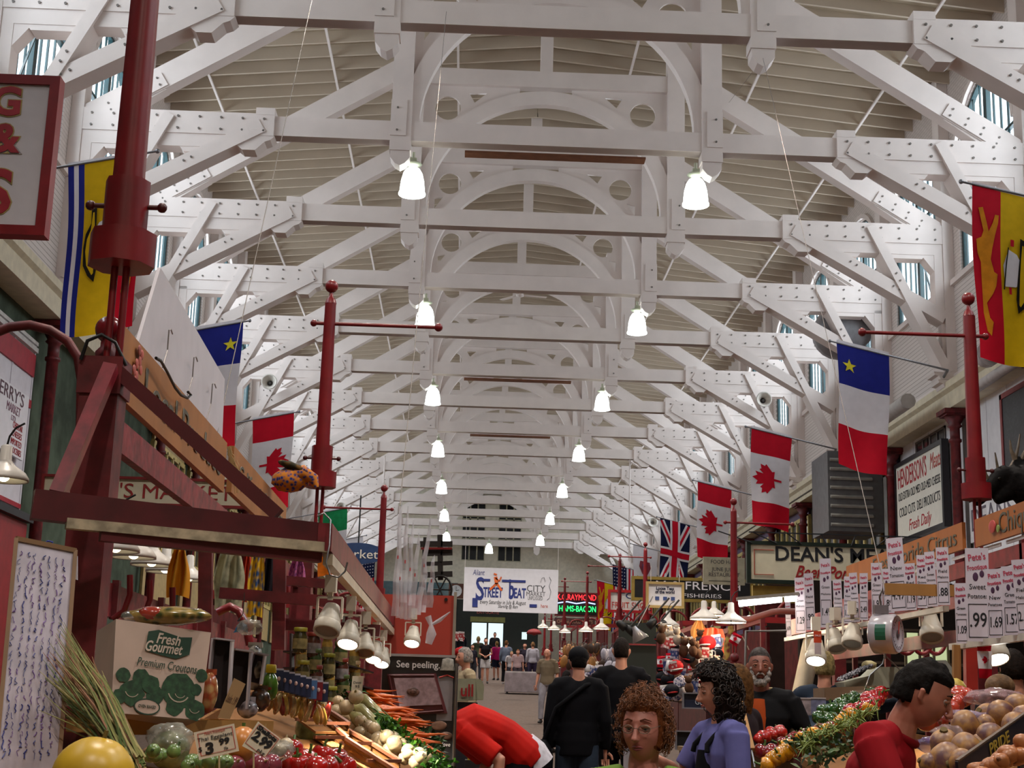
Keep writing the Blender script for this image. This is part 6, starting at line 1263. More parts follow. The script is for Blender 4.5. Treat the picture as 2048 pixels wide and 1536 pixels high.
# price cards
CW=M('#cfc8d4',.4,var=.02); PK=M('#b8405a',.5)
def pcard(w,h,big,seed):
    T=empty('price_card'); b=MB(); b.box((0,0,h/2),(w,.004,h)); b.build('card',CW,T); q=random.Random(seed); F=lambda z:FACE((0,-.003,z))
    text("Pete's",w*.42,PK,T,F(h*.90)@Matrix.Rotation(.12,4,'Z'),depth=.001,width=w*.75,bold=.001); text("Frootique",w*.3,PK,T,F(h*.79)@Matrix.Rotation(.12,4,'Z'),depth=.001,width=w*.85,bold=.001)
    b=MB()
    b.ball((-.01,-.003,h*.69),(w*.12,.001,w*.2),8,6); b.ball((w*.2,-.003,h*.72),(w*.1,.001,w*.16),8,6); b.build('fruit_print',M('#4a2a4a',.5),T)
    text(q.choice(('Field','Green','Sweet','Red','New')),w*.34,INK,T,F(h*.58),depth=.001,width=w*.7); text(q.choice(('Tomatoes','Peppers','Onions','Potatoes','Melons')),w*.28,INK,T,F(h*.48),depth=.001,width=w*.85)
    text(big,w*.9,INK,T,F(h*.22),depth=.001,width=w*.72,bold=.001); fr=[(-w*.42,h*.04),(w*.42,h*.04),(w*.42,h*.40),(-w*.42,h*.40)]; fi=[(x*.94,h*.22+(y-h*.22)*.95) for x,y in fr]; shape2d('border_print',[fr,fi],.001,INK,T,F(0)); return T
cards=[(1578,1274,9,78,'.69'),(1602,1266,17,112,'1.29'),(1622,1260,16,115,'.99'),(1653,1255,19,140,'1.49'),(1678,1250,14,92,'3.99'),(1696,1247,14,95,'1.69'),(1712,1244,14,100,'.79'),(1728,1240,14,95,'2.49'),(1755,1232,18,108,'1.99'),(1779,1226,16,90,'.89'),(1799,1222,28,150,'4.49'),(1823,1220,18,95,'1.19'),(1845,1216,17,108,'.59'),(1866,1213,17,112,'2.99'),(1888,1210,20,118,'.88'),
 (1925,1287,19,122,'1.09'),(1958,1283,36,190,'.99'),(1993,1276,26,140,'1.69'),(2026,1270,26,140,'1.57'),(2052,1266,24,150,'2.19')]
for k,(u,v,wp,hp_,big) in enumerate(cards):
    p=onx(u,v,RX-.03) if k<15 else onx(u,v,RX-.06); sc=FPX/p.y; o=pcard(wp/sc*1.25,hp_/sc*.98,big,k); o.location=p; o.rotation_euler=(0,R.uniform(-.05,.03),R.uniform(-.75,-.45)); 
    pl='on the lower near rail' if k>=15 else 'on the long price rail'
    tag(o,'%s price card reading %s, %s'%('tall white' if hp_>130 else 'white',big.replace('.',''),['leftmost of the long rail','second from the left','third from the left','fourth from the left','fifth from the left','sixth from the left','seventh from the left','eighth from the left','just left of the dial scale','behind the scale hook','the tallest in the middle','first above the scale','second above the scale','third above the scale','last one before the gap','left of the biggest card','the biggest one of all','right of the biggest card','near the right photo edge','cut by the right edge'][k]),'price card')
# hanging scale
p=at(1772,1268,9.45); T=empty('hanging_scale',tuple(p),-.0,'round white hanging dial scale under the tan cross plank','scale'); sm=Matrix.Rotation(.95,4,'Z')@Matrix.Rotation(pi/2,4,'X')
b=MB(); b.lathe([(.0,-.09),(.10,-.09),(.125,-.075),(.128,.06),(.12,.075)],28,sm); b.build('housing',M('#b5aeb4',.25,coat=.4),T)
b=MB(); b.lathe([(.0,.076),(.118,.076),(.118,.079)],28,sm,caps=False); b.build('dial',M('#c2bcc4',.3),T); F=sm@Matrix.Translation((0,0,.081))
shape2d('dial_print',[arc(0,0,.1,0,360,28)[:-1],arc(0,0,.096,0,360,28)[:-1]],.001,M('#8a6a72',.5),T,F); b=MB()
for a in range(20): c_,s_=math.cos(a*pi/10),math.sin(a*pi/10); b.bar(F@Vector((c_*.08,s_*.08,0)),F@Vector((c_*.094,s_*.094,0)),.003,.001)
b.build('tick_print',INK,T); shape2d('badge',[arc(0,0,.025,0,360,16)[:-1]],.002,M('#5a5258',.5),T,F); b=MB(); b.bar(F@Vector((0,0,.002)),F@Vector((.02,.08,.002)),.006,.001); b.build('pointer',RP,T)
text('KILOTECH',.016,M('#4a4248',.5),T,F@Matrix.Translation((0,-.045,0)),depth=.001,width=.05) if 0 else None
b=MB(); b.box((-.03,0,.155),(.09,.05,.055)); b.build('hanger_box',M('#8f8a90',.3,metal=.6),T); b=MB(); z1=at(1772,1180,9.5).z-p.z; b.path([(-.03,0,.18),(-.035,0,z1-.05),(-.02,-.02,z1),(-.01,.0,z1-.03)],.007,6); b.build('hook',STEEL,T)
b=MB(); b.add([Vector(sm@Vector((.129*math.cos(a),.129*math.sin(a),z))) for z in (-.03,.04) for a in (2.7,2.9,3.1,3.3,3.5)],[(i,i+1,i+6,i+5) for i in range(4)]); b.build('green_label',M('#1f5a42',.4),T)
b=MB(); b.path([L(T,at(u,v,9.45)) for u,v in ((1770,1310),(1765,1328),(1740,1350),(1728,1385),(1722,1425),(1726,1436))],.004,6); b.path([L(T,at(u,v,9.45)) for u,v in ((1770,1310),(1790,1330),(1815,1355),(1822,1390))],.004,6); b.path([L(T,at(1770,1296,9.45)),L(T,at(1770,1318,9.45))],.008,6); b.build('pan_wire',STEEL,T)
# spotlights and small hung flag
for u,v,lit,Y,lab in ((1671,1290,0,12.2,'unlit white spotlight left of the dial scale'),(1705,1280,0,11.6,'unlit white spotlight touching the left of the dial scale'),(1632,1312,1,11.5,'lit spotlight below the orange tag, left of the scale'),(1862,1262,0,10.2,'unlit white spotlight right of the dial scale'),(1986,1300,1,9.0,'lit spotlight beside the small hanging maple leaf flag')):
    o=dup(S1 if lit else S0); o.location=at(u,v-22,Y); o.scale=(1.5,)*3; o.rotation_euler=(0,0,R.uniform(-.4,.6)); tag(o,lab,'spotlight','spotlights of the right stall')
    if lit:
        l=bpy.data.lights.new('spot','SPOT'); l.energy=95; l.spot_size=1.6; l.spot_blend=.6; l.shadow_soft_size=.04; l.color=(1,.9,.72); lo=bpy.data.objects.new('spot_light',l); COL.objects.link(lo); lo.location=Vector(o.location)+Vector((0,0,-.2)); lo.rotation_euler=(.2,.2,0)
def smallflag(u,v,Y,w,h,lab,rot=0,stick=False):
    T=empty('small_flag',tuple(at(u,v,Y)),label=lab,cat='small flag'); T.rotation_euler=(0,rot,0)
    b=MB(); b.mat(0); b.grid(lambda i,j:Vector(((i-.5)*w,.01*math.sin(j*5+i*3),-j*h*.26)),4,3); b.grid(lambda i,j:Vector(((i-.5)*w,.01*math.sin((.74+j*.26)*5+i*3),-(.74+j*.26)*h)),4,3); b.mat(1); b.grid(lambda i,j:Vector(((i-.5)*w,.01*math.sin((.26+j*.48)*5+i*3),-(.26+j*.48)*h)),4,4); b.build('cloth',[FR,FW],T)
    shape2d('leaf_print',[[(-y*w*.3,x*w*.3) for x,y in LEAF]],.002,FR,T,FACE((0,-.016,-h/2)))
    if stick: b=MB(); b.tube((w/2,0,0),(w/2+w*1.2,0,-h*.7),.004,seg=5); b.build('stick',M('#b5a890',.5),T)
    return T
smallflag(1968,1283,8.9,.085,.22,'small maple leaf flag hung below the big 99 price card')
T=empty('price_tag',tuple(at(1635,1266,11.4)),label='orange price tag strip hanging above the lit spotlight',cat='tag'); b=MB(); b.box((0,0,-.03),(.06,.004,.09)); b.build('card',M('#c2401c',.5,var=.1),T); b=MB(); b.box((0,-.002,-.12),(.05,.004,.09)); b.build('white_card',M('#b9a8ac',.5),T); text('SALE',.02,FW,T,FACE((0,-.006,-.02)),depth=.001,width=.045)
# background things of the right stall
T=empty('paper_roll',tuple(at(1600,1400,13.4)),label='leaning cream coloured paper roll behind the bearded person',cat='roll'); b=MB(); b.tube(L(T,at(1598,1410,13.4)),L(T,at(1624,1285,13.7)),.085,seg=20); b.build('roll',M('#9a8e78',.6),T); b=MB(); b.tube(L(T,at(1624.2,1284.8,13.7)),L(T,at(1624.6,1283,13.7)),.04,seg=14); b.build('core',M('#5a4a3a',.7),T)
T=empty('shop_window',tuple(at(1850,1320,15.5)),label='bright pale green lit shop window seen under the right stall rail',cat='window'); b=MB(); w1=at(1810,1290,15.5).x-T.location.x; w2=at(1895,1290,15.5).x-T.location.x; b.span((w1,0,-.25),(w2,.02,.28)); b.build('pane',glow('#c9d2a0',.9),T); b=MB()  # pane gives its own glow, the window light put into its material
for f in (0,.33,.66,1): b.span((w1+(w2-w1)*f-.012,-.03,-.25),(w1+(w2-w1)*f+.012,0,.28))
b.build('mullion',M('#5a5238',.5),T)
T=empty('counter_scale',tuple(at(1895,1345,11.5)),label='white shop scale hood standing right of the dial scale, behind the red shirted person',cat='scale'); b=MB(); b.prism([L(T,at(u,v,11.5)) for u,v in ((1848,1322),(1884,1321),(1908,1352),(1905,1372),(1850,1372))],(0,.2,0)); b.build('hood',M('#8f9088',.4),T); b=MB(); b.lathe([(.035,0),(.04,.01)],18,Matrix.Translation(L(T,at(1872,1346,11.38)))@Matrix.Rotation(pi/2,4,'X')); b.build('badge',M('#6a3a3a',.4),T); b=MB(); b.prism([L(T,at(u,v,11.45)) for u,v in ((1852,1368),(1905,1368),(1906,1377),(1850,1377))],(0,.3,0)); b.build('base',M('#4a4a48',.5),T)
T=empty('deli_tray',tuple(at(1710,1345,12)),label='white topped deli counter case with striped goods that the blue shirted person reaches over',cat='counter'); b=MB(); b.prism([L(T,at(u,v,11.8)) for u,v in ((1678,1365),(1730,1352),(1748,1335),(1800,1335),(1800,1375),(1682,1378))],(0,.3,0)); b.build('case',M('#9a9a88',.5),T); b=MB()
for k in range(11): b.box(L(T,at(1682+k*5.5,1358-k*2.6,11.55)),(.012,.1,.03),Euler((0,.5,.3)).to_matrix())
b.build('striped_goods',M('#26242a',.5,kind='spots',scale=60,col2='#b5b0b8'),T); b=MB(); b.ball(L(T,at(1738,1330,11.6)),(.06,.05,.035),14,8,fn=lambda d:1+.2*noise.noise(d*3)); b.build('bread',M('#b5a878',.6),T)
T=empty('cardboard_tray',tuple(at(1650,1392,10.8)),label='brown cardboard tray behind the green peppers',cat='tray'); 
tray(T,at(1650,1388,10.8),at(1752,1384,10.8),.35,.09).build('tray',M('#7a6450',.7),T); b=MB(); b.bar(L(T,at(1700,1388,10.74)),L(T,at(1748,1387,10.74)),.002,.05); b.build('label_strip',M('#8f7a68',.6),T)
for k,(u0,u1,c1,lab) in enumerate(((1583,1622,'#8f858c','white printed carton by the cardboard tray'),(1622,1652,'#6a7090','small blue and white carton next to the cardboard tray'))):
    T=empty('carton',tuple(at(u0,1412,10.4)),label=lab,cat='carton'); b=MB(); d=at(u1,1412,10.4)-at(u0,1412,10.4); b.span((0,0,-.06),(d.x,.12,.06)); b.build('box',M(c1,.5,var=.2,scale=20),T); b=MB(); b.span((0,-.004,.05),(d.x,.0,.06)); b.build('lid_edge',M('#a9a4a8',.5),T)
# dark back booth wall
b=MB(); b.span((0,0,0),(3.2,.1,2.6)); tag(b.build('booth_wall',M('#1a1412',.8),None,(2.6,17.2,fz(17.2))),'dark wooden back wall behind the bearded person','wall panel')
b=MB(); 
for k in range(5): b.span((0,-.12,.5+k*.38),(3.0,0,.53+k*.38))
tag(b.build('shelf_rack',M('#3a2a20',.6),None,(2.7,17.1,fz(17.2))),'dark wooden shelf rack on the back wall of the right stall','shelf')
b=MB(); q=at(1540,1268,12); b.path([at(1489,1420,12.3),at(1492,1262,12.3),at(1573,1262,12.3)],.012,6); tag(b.build('clothes_rail',M('#6a6460',.4)),'thin pale frame rail beside the bearded person','rail')
T=empty('tube_light',tuple(at(1535,1203,13.5)),label='bright white fluorescent tube light left of the price cards',cat='tube light')
for (a_,b_) in (((1478,1207),(1563,1198)),((1570,1198),(1592,1196))):
    b=MB(); b.tube(L(T,at(a_[0],a_[1],13.5)),L(T,at(b_[0],b_[1],13.5)),.03,seg=8); b.build('tube',glow('#ffffff',9),T)
b=MB(); b.bar(L(T,at(1474,1198,13.5)),L(T,at(1596,1188,13.5)),.09,.03); b.build('housing',M('#9a958c',.4),T)
b=MB(); b.path([at(u,v,14) for u,v in ((1450,1240),(1500,1238),(1545,1224),(1560,1222),(1620,1224))],.03,8); tag(b.build('wooden_rail',M('#5a2820',.5)),'dark red bent handrail under the tube light','rail')
# ---- right produce: sloping table
wtable('display_table','sloping wooden display table under the peppers of the right stall',[(.95,8.1,-.46),(1.7,8.1,-.16),(1.72,10.6,-.06),(1.15,10.8,-.28)],-1.45)
wtable('display_table','sloping table under the root vegetables at the lower right',[(.9,5.6,-.78),(1.9,5.6,-.25),(1.95,8.0,-.05),(1.1,8.0,-.42)],-1.6)
def heap(src,lab,grp,region,n,Yf,seed,sc=(.85,1.15),cat=None,roll=1.2):
    """copies of src over a strip given by its two ends (u,v,spread) and distances"""
    q=random.Random(seed); (u0,v0,s0),(u1,v1,s1)=region
    for k in range(n):
        f=(k+q.random())/n; u=u0+(u1-u0)*f+q.uniform(-1,1)*(s0+(s1-s0)*f); v=v0+(v1-v0)*f+q.uniform(-1,1)*(s0+(s1-s0)*f)*.6
        o=dup(src); Y=Yf(f)-(v-(v0+(v1-v0)*f))*.006; o.location=at(u,v,Y); o.rotation_euler=(q.uniform(-roll,roll),q.uniform(-roll,roll),q.random()*6); g=q.uniform(*sc); o.scale=(g,)*3; tag(o,lab,cat,grp)
PM=lambda c: pepper(M(c,.18,var=.15,scale=12,coat=.8))
def proto(T): T.location=(2.0,30.4,fz(30.4)+.1); return T
pg,pred,py,pd=PM('#1f4a16'),PM('#a81212'),PM('#cf8a12'),PM('#7a1216')
def use(src,lab,grp,region,n,Yf,seed,**k):
    heap(src,lab,grp,region,n,Yf,seed,cat=k.pop('cat'),**k)
    for c in list(src.children): bpy.data.objects.remove(c)
    bpy.data.objects.remove(src)
use(pg,'glossy dark green pepper in the heap below the cardboard tray','green peppers on the right table',((1755,1388,8),(1640,1432,20)),34,lambda f:9.9-f*.9,1,cat='pepper')
use(pred,'bright red pepper in the row behind the red shirted person','red peppers on the right table',((1758,1388,8),(1690,1438,12)),20,lambda f:9.2-f*.5,2,cat='pepper')
use(py,'yellow pepper among the red ones on the right table','yellow peppers on the right table',((1740,1414,6),(1560,1502,8)),9,lambda f:8.8-f*.6,3,cat='pepper')
use(pd,'dark red pepper at the lower end of the right table','dark red peppers on the right table',((1690,1450,10),(1535,1512,18)),34,lambda f:8.8-f*.5,4,cat='pepper')
pq=PM('#cf8a12'); use(pq,'orange yellow pepper in the front tray at the bottom right of the aisle','orange peppers in the front tray',((1585,1488,6),(1535,1532,8)),10,lambda f:8.2,5,cat='pepper')
tt=veg('tomato',lump(.036,.036,.032,.04,2,11,16,10,ribs=5),M('#b5221a',.18,coat=.8,var=.06),lambda b:b.lathe([(.012,.024),(.004,.028),(.003,.038)],7),M('#3f5a1c',.5))
use(tt,'red tomato in punnets at the end of the right table','tomatoes on the right table',((1512,1478,6),(1560,1462,6)),12,lambda f:9.2,6,cat='tomato')
tp=veg('tomato',lump(.052,.052,.046,.04,2,12,18,12,ribs=5),M('#b8402c',.2,coat=.9,var=.08),lambda b:b.lathe([(.016,.034),(.005,.04),(.004,.052)],7),M('#3f5a1c',.5))
use(tp,'large shiny pale red tomato in clear film right of the red shirted person','wrapped tomatoes at the right',((1935,1385,12),(1858,1448,10)),16,lambda f:8.3-f*.6,7,cat='tomato')
bn=empty('green_bean'); b=MB(); b.path([(-.06,0,0),(-.02,.004,.006),(.03,0,.004),(.065,.004,-.004)],[.002,.0045,.0045,.001],6); b.build('pod',M('#7a8a3a',.4,var=.15),bn); b=MB(); b.path([(-.06,0,0),(-.07,0,.004)],.002,5); b.build('tip',STG,bn)
use(bn,'green bean in the loose strip beside the peppers','green beans on the right table',((1748,1420,6),(1600,1490,16)),110,lambda f:8.5-f*.6,8,cat='bean')
rt=veg('rutabaga',lump(.074,.07,.066,.05,1.6,13,20,14),M('#5a3a3c',.4,var=.2,scale=22,kind='noise',col2='#a87a42'),lambda b:b.path([(0,0,.055),(.004,0,.075)],[.022,.018],9),M('#6a5a3a',.7)); fst=True
for u,v,Y,sc in ((1889,1486,7.1,1),(1933,1499,6.9,1.08),(1930,1453,7.4,1.1),(1981,1474,7.2,1),(2003,1430,7.6,1.08),(2034,1456,7.4,1.1),(2036,1416,7.8,1.1),(1893,1524,6.7,1.2),(1857,1527,6.7,.65),(1972,1449,7.5,.7),(1972,1428,7.8,.8),(1905,1512,6.9,.6),(2050,1436,7.5,1),(1960,1492,7.2,.8),(1925,1527,6.6,.9),(1882,1502,7.2,.7)):
    o=rt if fst else dup(rt); fst=False; o.location=at(u,v,Y); o.rotation_euler=(R.uniform(-2,2),R.uniform(-2,2),R.random()*6); o.scale=(sc,)*3; tag(o,'purple and tan rutabaga in the heap at the lower right','rutabaga','rutabagas at the lower right')
sp_=veg('sweet_potato',lump(.05,.036,.034,.08,2,14,14,10),M('#a8683a',.35,var=.12,scale=14),lambda b:b.path([(.045,0,0),(.058,0,.002)],[.012,.004],7),M('#7a4a2a',.6)); fst=True
for k in range(18):
    o=sp_ if fst else dup(sp_); fst=False; f=k/17; o.location=at(1960+f*88+R.uniform(-5,5),1540-f*44+R.uniform(-10,12),6.2+R.uniform(-.05,.1)); o.rotation_euler=(R.random()*3,R.uniform(-.5,.5),R.random()*6); tag(o,'tan orange sweet potato in front of the dark printed carton','sweet potato','sweet potatoes at the lower right corner')
T=empty('produce_carton',tuple(at(1985,1490,6.55)),label='dark blue produce carton edge printed PRIDE in yellow, at the lower right',cat='carton'); a_,b_=L(T,at(1915,1545,6.3)),L(T,at(2060,1440,7.1)); b=MB(); b.bar(a_,b_,.012,.09); b.bar(a_+Vector((.3,.1,.02)),b_+Vector((.3,.1,.02)),.012,.09); b.build('side',M('#141828',.5),T); b=MB(); b.bar(a_+Vector((0,0,.048)),b_+Vector((0,0,.048)),.016,.008); b.build('rim',M('#5a4638',.6),T)
d=(b_-a_); n_=Vector((-d.y,d.x,0)).normalized(); n_=n_ if n_.y<0 else -n_; text('PRIDE',.075,M('#b59a3a',.5),T,frame(a_.lerp(b_,.52)+n_*.01,d,Vector((0,0,1))),depth=.002,width=.28,bold=.001)
cf=empty('cauliflower',tuple(at(1908,1378,8.6)),label='yellowish cauliflower head between the red shirted person and the tomatoes',cat='cauliflower'); b=MB(); b.ball((0,0,0),(.07,.07,.06),24,16,fn=lambda d:1+.16*abs(noise.noise(d*5))); b.build('curd',M('#b8a044',.5,bump=.4,scale=40),cf); b=MB()
for a in range(6): b.ball((.06*math.cos(a),.06*math.sin(a),-.04),(.03,.03,.02),8,6)
b.build('leaf',M('#6a7a3a',.5),cf)
ml=empty('cantaloupe',tuple(at(2000,1372,8.6)),label='brown netted melon at the top of the right heap',cat='melon'); b=MB(); b.ball((0,0,0),(.085,.08,.07),20,14); b.build('rind',M('#7a5a3a',.6,var=.15,scale=30,bump=.3),ml); b=MB(); b.tube((0,0,.065),(0,0,.08),.008); b.build('stem',M('#5a4a2a',.6),ml)
cbag(1905,1470,7.4,(.10,.08,.05),'crumpled clear bag of pale tomatoes left of the rutabagas',5,'#b59a98'); cbag(1990,1395,8.0,(.16,.10,.05),'pinkish white printed net bag across the top of the rutabagas',6,'#c9a8ae'); cbag(1925,1432,7.7,(.16,.08,.03),'folded white and purple wrapping beside the tomatoes',7,'#b5a4c0'); cbag(1870,1490,7.2,(.1,.06,.04),'purple printed crumpled bag left of the rutabaga heap',8,'#7a6aa8')
foliage('leafy_greens','mixed green leaves along the front of the right table',[(1590,1490,8.2,12),(1640,1500,8.0,22),(1700,1490,7.9,20),(1620,1530,7.6,20)],420,('#2f4a22','#4a6a34','#6a7a4a','#1d3316','#7a5a34'),.045,17)
foliage('leafy_greens','dark green leaves behind the bowed head of the red shirted person',[(1870,1390,8.8,12),(1890,1400,8.6,12)],160,('#4a5a14','#2f4212','#7a8a2a'),.04,18)
# onion basket with handle
p=at(1542,1455,10.2); T=empty('handled_basket',tuple(p),label='pale wicker basket with hoop handle full of white onions, in front of the bearded person',cat='basket')
b=MB(); b.lathe([(.12,-.1),(.17,.0),(.16,.0),(.11,-.09)],24,caps=False); b.lathe([(.0,-.1),(.12,-.1)],24,caps=False); b.build('bowl',M('#9a8458',.6,kind='spots',scale=40,col2='#6a5434'),T)
b=MB(); b.path([(.165*math.cos(a),0,.26*math.sin(a)) for a in [i*pi/16 for i in range(17)]],.011,8); b.build('handle',M('#b09a68',.6),T)
wo=veg('white_onion',lump(.034,.034,.032,.04,1.5,15),M('#b5a87a',.3,var=.15,scale=14,coat=.5),lambda b:b.path([(0,0,.028),(.003,0,.04)],[.007,.003],6),M('#9a8a5a',.6)); fst=True
for k in range(26):
    a=R.random()*6.3; r=R.random()**.5*.14; o=wo if fst else dup(wo); fst=False; o.location=Vector(p)+Vector((r*math.cos(a),r*math.sin(a),.04+(.15-r)*.35)); o.rotation_euler=(R.uniform(-1,1),R.uniform(-1,1),0); tag(o,'white onion piled in the handled wicker basket','onion','onions in the handled basket')
cardsign('price_card','small price card .98 stuck in the onions of the handled basket',[(1520,1418),(1546,1420),(1543,1442),(1518,1440)],10.0,[("Onions",.25,0,.25,INK,.7),("1.98",.4,0,-.15,INK,.7)],stick=True)
cardsign('arched_card','grey arch topped card standing behind the basket of onions',[(1518,1392),(1566,1392),(1570,1440),(1518,1440)],10.45,[],bg_='#6a6668',stick=False)
T=empty('wooden_prop',tuple(at(1490,1420,8.6)),label='yellowish wooden prop post leaning right of the lilac shirted person',cat='post'); b=MB(); b.bar(L(T,at(1477,1395,8.6)),L(T,at(1503,1500,8.3)),.035,.03,(0,1,0)); b.build('pole',KRAFT,T); b=MB(); b.tube(L(T,at(1503,1500,8.3)),L(T,at(1510,1535,8.2)),.006); b.build('tip',STEEL,T)
for k,(u0,v0,u1,v1,Y,txt,lab,c1) in enumerate(((1366,1386,1442,1418,11.5,'Gold D','dark blue sign lettered Gold with silver edge, left of the lilac shirted person','#1c2238'),(1352,1462,1420,1500,12,'','dark folding easel board below the blue Gold sign','#15161a'),(1466,1462,1500,1495,9.6,'','small dark notice board beside the wooden prop','#15171f'))):
    a_,c_=at(u0,v0,Y),at(u1,v1,Y); board('shop_sign',lab,'sign',tuple((a_+c_)/2),c_.x-a_.x,a_.z-c_.z,'cam',M(c1,.4),[(txt,.06,.02,-.01,M('#a9acb8',.5),dict(width=(c_.x-a_.x)*.5))] if txt else [],M('#77747a',.4),.01,.02)
T=empty('crate',tuple(at(1500,1525,8.6)),label='brown cardboard box under the handled basket',cat='box'); b=MB(); b.span((-.35,0,-.5),(.25,.4,.06)); b.build('box',M('#5a4430',.7),T); b=MB(); b.span((-.36,-.01,.05),(.26,.41,.075)); b.build('lid',M('#8a7454',.6),T)
# ================================================================ wall mounted animal head
q=at(2030,975,13.2); T=empty('deer_head',tuple(q),label='dark mounted animal head with pale antlers at the right edge',cat='animal head')
b=MB(); W=lambda u,v,d=0: L(T,at(u,v,13.2+d))
b.path([W(2110,975,.1),W(2075,972),W(2045,965),W(2025,955),W(2012,950)],[.36,.27,.20,.13,.09],16); b.path([W(2016,948),W(2000,955),W(1985,972),W(1968,990),W(1955,1003),W(1948,1008)],[.10,.095,.075,.058,.05,.03],14)
b.path([W(2036,960),W(2015,985),W(1990,1003)],[.16,.09,.04],12); b.path([W(2062,1000),W(2040,1020),W(2058,1045)],[.1,.06,.02],10)
for (u,v) in ((2030,930),(2042,928)): b.path([W(2025,945),W(u,v-4),W(u+6,v-20)],[.04,.035,.008],8)
obj(solid(b,.016,4,'head'),'head',M('#100c0b',.7,var=.3,scale=30,bump=.3),T)
b=MB()
for pts in (((2012,945),(2002,965),(1985,972),(1965,970),(1950,958),(1944,940)),((1985,972),(1972,950),(1966,925)),((2002,965),(1996,940),(1990,905)),((2020,940),(2030,920),(2036,895),(2040,868)),((2030,920),(2022,900),(2020,880)),((2040,925),(2052,900),(2058,870))):
    n_=len(pts); b.path([W(*p_) for p_ in pts],[.026*(1-.75*i/(n_-1)) for i in range(n_)],8)
b.build('antler',M('#6a5a48',.4,var=.3,scale=14),T); b=MB(); b.ball(W(1999,957,-.09),.016,8,6); b.build('eye',M('#1a1008',.1),T)
b=MB(); b.tube(W(2050,1010),W(2050,1075),.03); b.build('stand_rod',BLACK,T)
# ================================================================ souvenir and far stalls along the right, goods far left
def stallbay(x,y,s,lab,canvas='#7a1a1e',w=3.0):
    T=empty('market_stall',(x,y,fz(y)),label=lab,cat='market stall')
    b=MB(); b.span((-.55*1,0,0),(.55,w,.85)); b.build('counter',M('#4a1a1c',.6,var=.2),T)
    b=MB(); b.span((-.6,-.05,.85),(.6,w+.05,.9)); b.build('counter_top',M('#7a5a42',.6),T)
    b=MB(); b.span((.5*s,0,.9),(.55*s,w,2.1)); b.build('back_board',M('#54181a',.7,var=.2),T)
    for yy in (0,w):
        b=MB(); b.span((-.5*s-.03,yy-.03,.9),(-.5*s+.03,yy+.03,2.2)); b.build('upright',DRED,T)
    b=MB(); b.span((-.5*s-.025,0,2.12),(-.5*s+.025,w,2.2)); b.span((-.5,-.025,2.12),(.5,.025,2.2)); b.build('rail',M('#8a161a',.5),T)
    b=MB(); b.path([(-.3*math.cos(a),0,2.2+.26*math.sin(a)) for a in [i*pi/12 for i in range(13)]],.025,8); b.build('hoop',M('#7a161a',.4),T); return T
k=0
for y in (20.6,25.2,28.5,33,38,43.5,49,55,62):
    k+=1; stallbay(3.35,y,1,'red framed market stall on the right, %s from the camera'%ORD[k-1],w=3.2)
k=0
for y in (14,19.5,25,31,37,44,52,60):
    k+=1; stallbay(-3.3,y,-1,'red framed market stall on the left, %s from the camera'%ORD[k-1],w=3.4)
p=[at(u,v,19.0) for u,v in ((1237,1246),(1312,1246),(1312,1405),(1237,1405))]; T=empty('display_board',tuple(p[0]),label='tall blackish green board standing beside the tall person in black',cat='board'); b=MB(); b.prism([v-p[0] for v in p],(0,.05,0)); b.build('board',M('#141e18',.6),T); b=MB(); b.bar(L(T,at(1237,1288,18.95)),L(T,at(1312,1290,18.95)),.03,.02); b.build('red_rail',RPL,T); b=MB(); b.box(p[2]-p[0]+Vector((-.2,.1,-.3)),(.5,.3,.6)); b.build('foot',M('#1a1a18',.6),T)
dl=cone_lamp(.16); fst=True
for k,(u,v,Y,sc) in enumerate(((1408,1232,15.5,.95),(1462,1238,13.6,.9),(1336,1246,19.5,.95),(1203,1254,26,.9),(1172,1259,29,.9),(1108,1256,34,.9),(1428,1226,17,.8),(1086,1252,38,.9),(1130,1262,32,.8))):
    o=dl if fst else dup(dl); fst=False; o.location=at(u,v,Y); o.scale=(sc,)*3; tag(o,['large white dome lamp just left of the red mast','pale dome lamp half hidden right of the red mast','white dome lamp above the souvenir flags','white dome lamp left of the green board, the larger of two','white dome lamp left of the green board, the smaller of two','white dome lamp above the far crowd','silver dome lamp behind the large white one','smallest far dome lamp above the crowd','small dome lamp near the brown leather goods'][k],'lamp','dome lamps over the right stalls')
    l=bpy.data.lights.new('dome','POINT'); l.energy=20; l.color=(1,.75,.5); l.shadow_soft_size=.05; lo=bpy.data.objects.new('dome_light',l); COL.objects.link(lo); lo.location=Vector(o.location)+Vector((0,0,-.12))
for k,(u,v) in enumerate(((1245,1252),(1262,1262),(1302,1248),(1322,1252))):
    T=empty('clip_lamp',tuple(at(u,v,17.8)),label=['black clip lamp, leftmost above the green board','black clip lamp, second above the green board','black clip lamp, third above the green board','black clip lamp, rightmost above the green board'][k],cat='lamp'); b=MB(); b.lathe([(.03,.08),(.045,.05),(.05,-.05),(.045,-.05)],12,Matrix.Rotation(-.9 if k<2 else .8,4,'Y')); b.build('lamp_body',BLACK,T); b=MB(); b.tube((0,0,.06),(.22,0,.32),.012); b.build('arm',BLACK,T)
T=empty('clip_lamp',tuple(at(1272,1262,17.7)),label='silver cone clip lamp in front of the green board',cat='lamp'); b=MB(); b.lathe([(.03,.06),(.035,.02),(.11,-.12),(.1,-.12)],16,Matrix.Rotation(-.5,4,'Y')); b.build('lamp_shade',M('#b5b5bc',.25,metal=.5),T); b=MB(); b.tube((.02,0,.06),(.2,0,.42),.008); b.build('arm',STEEL,T)
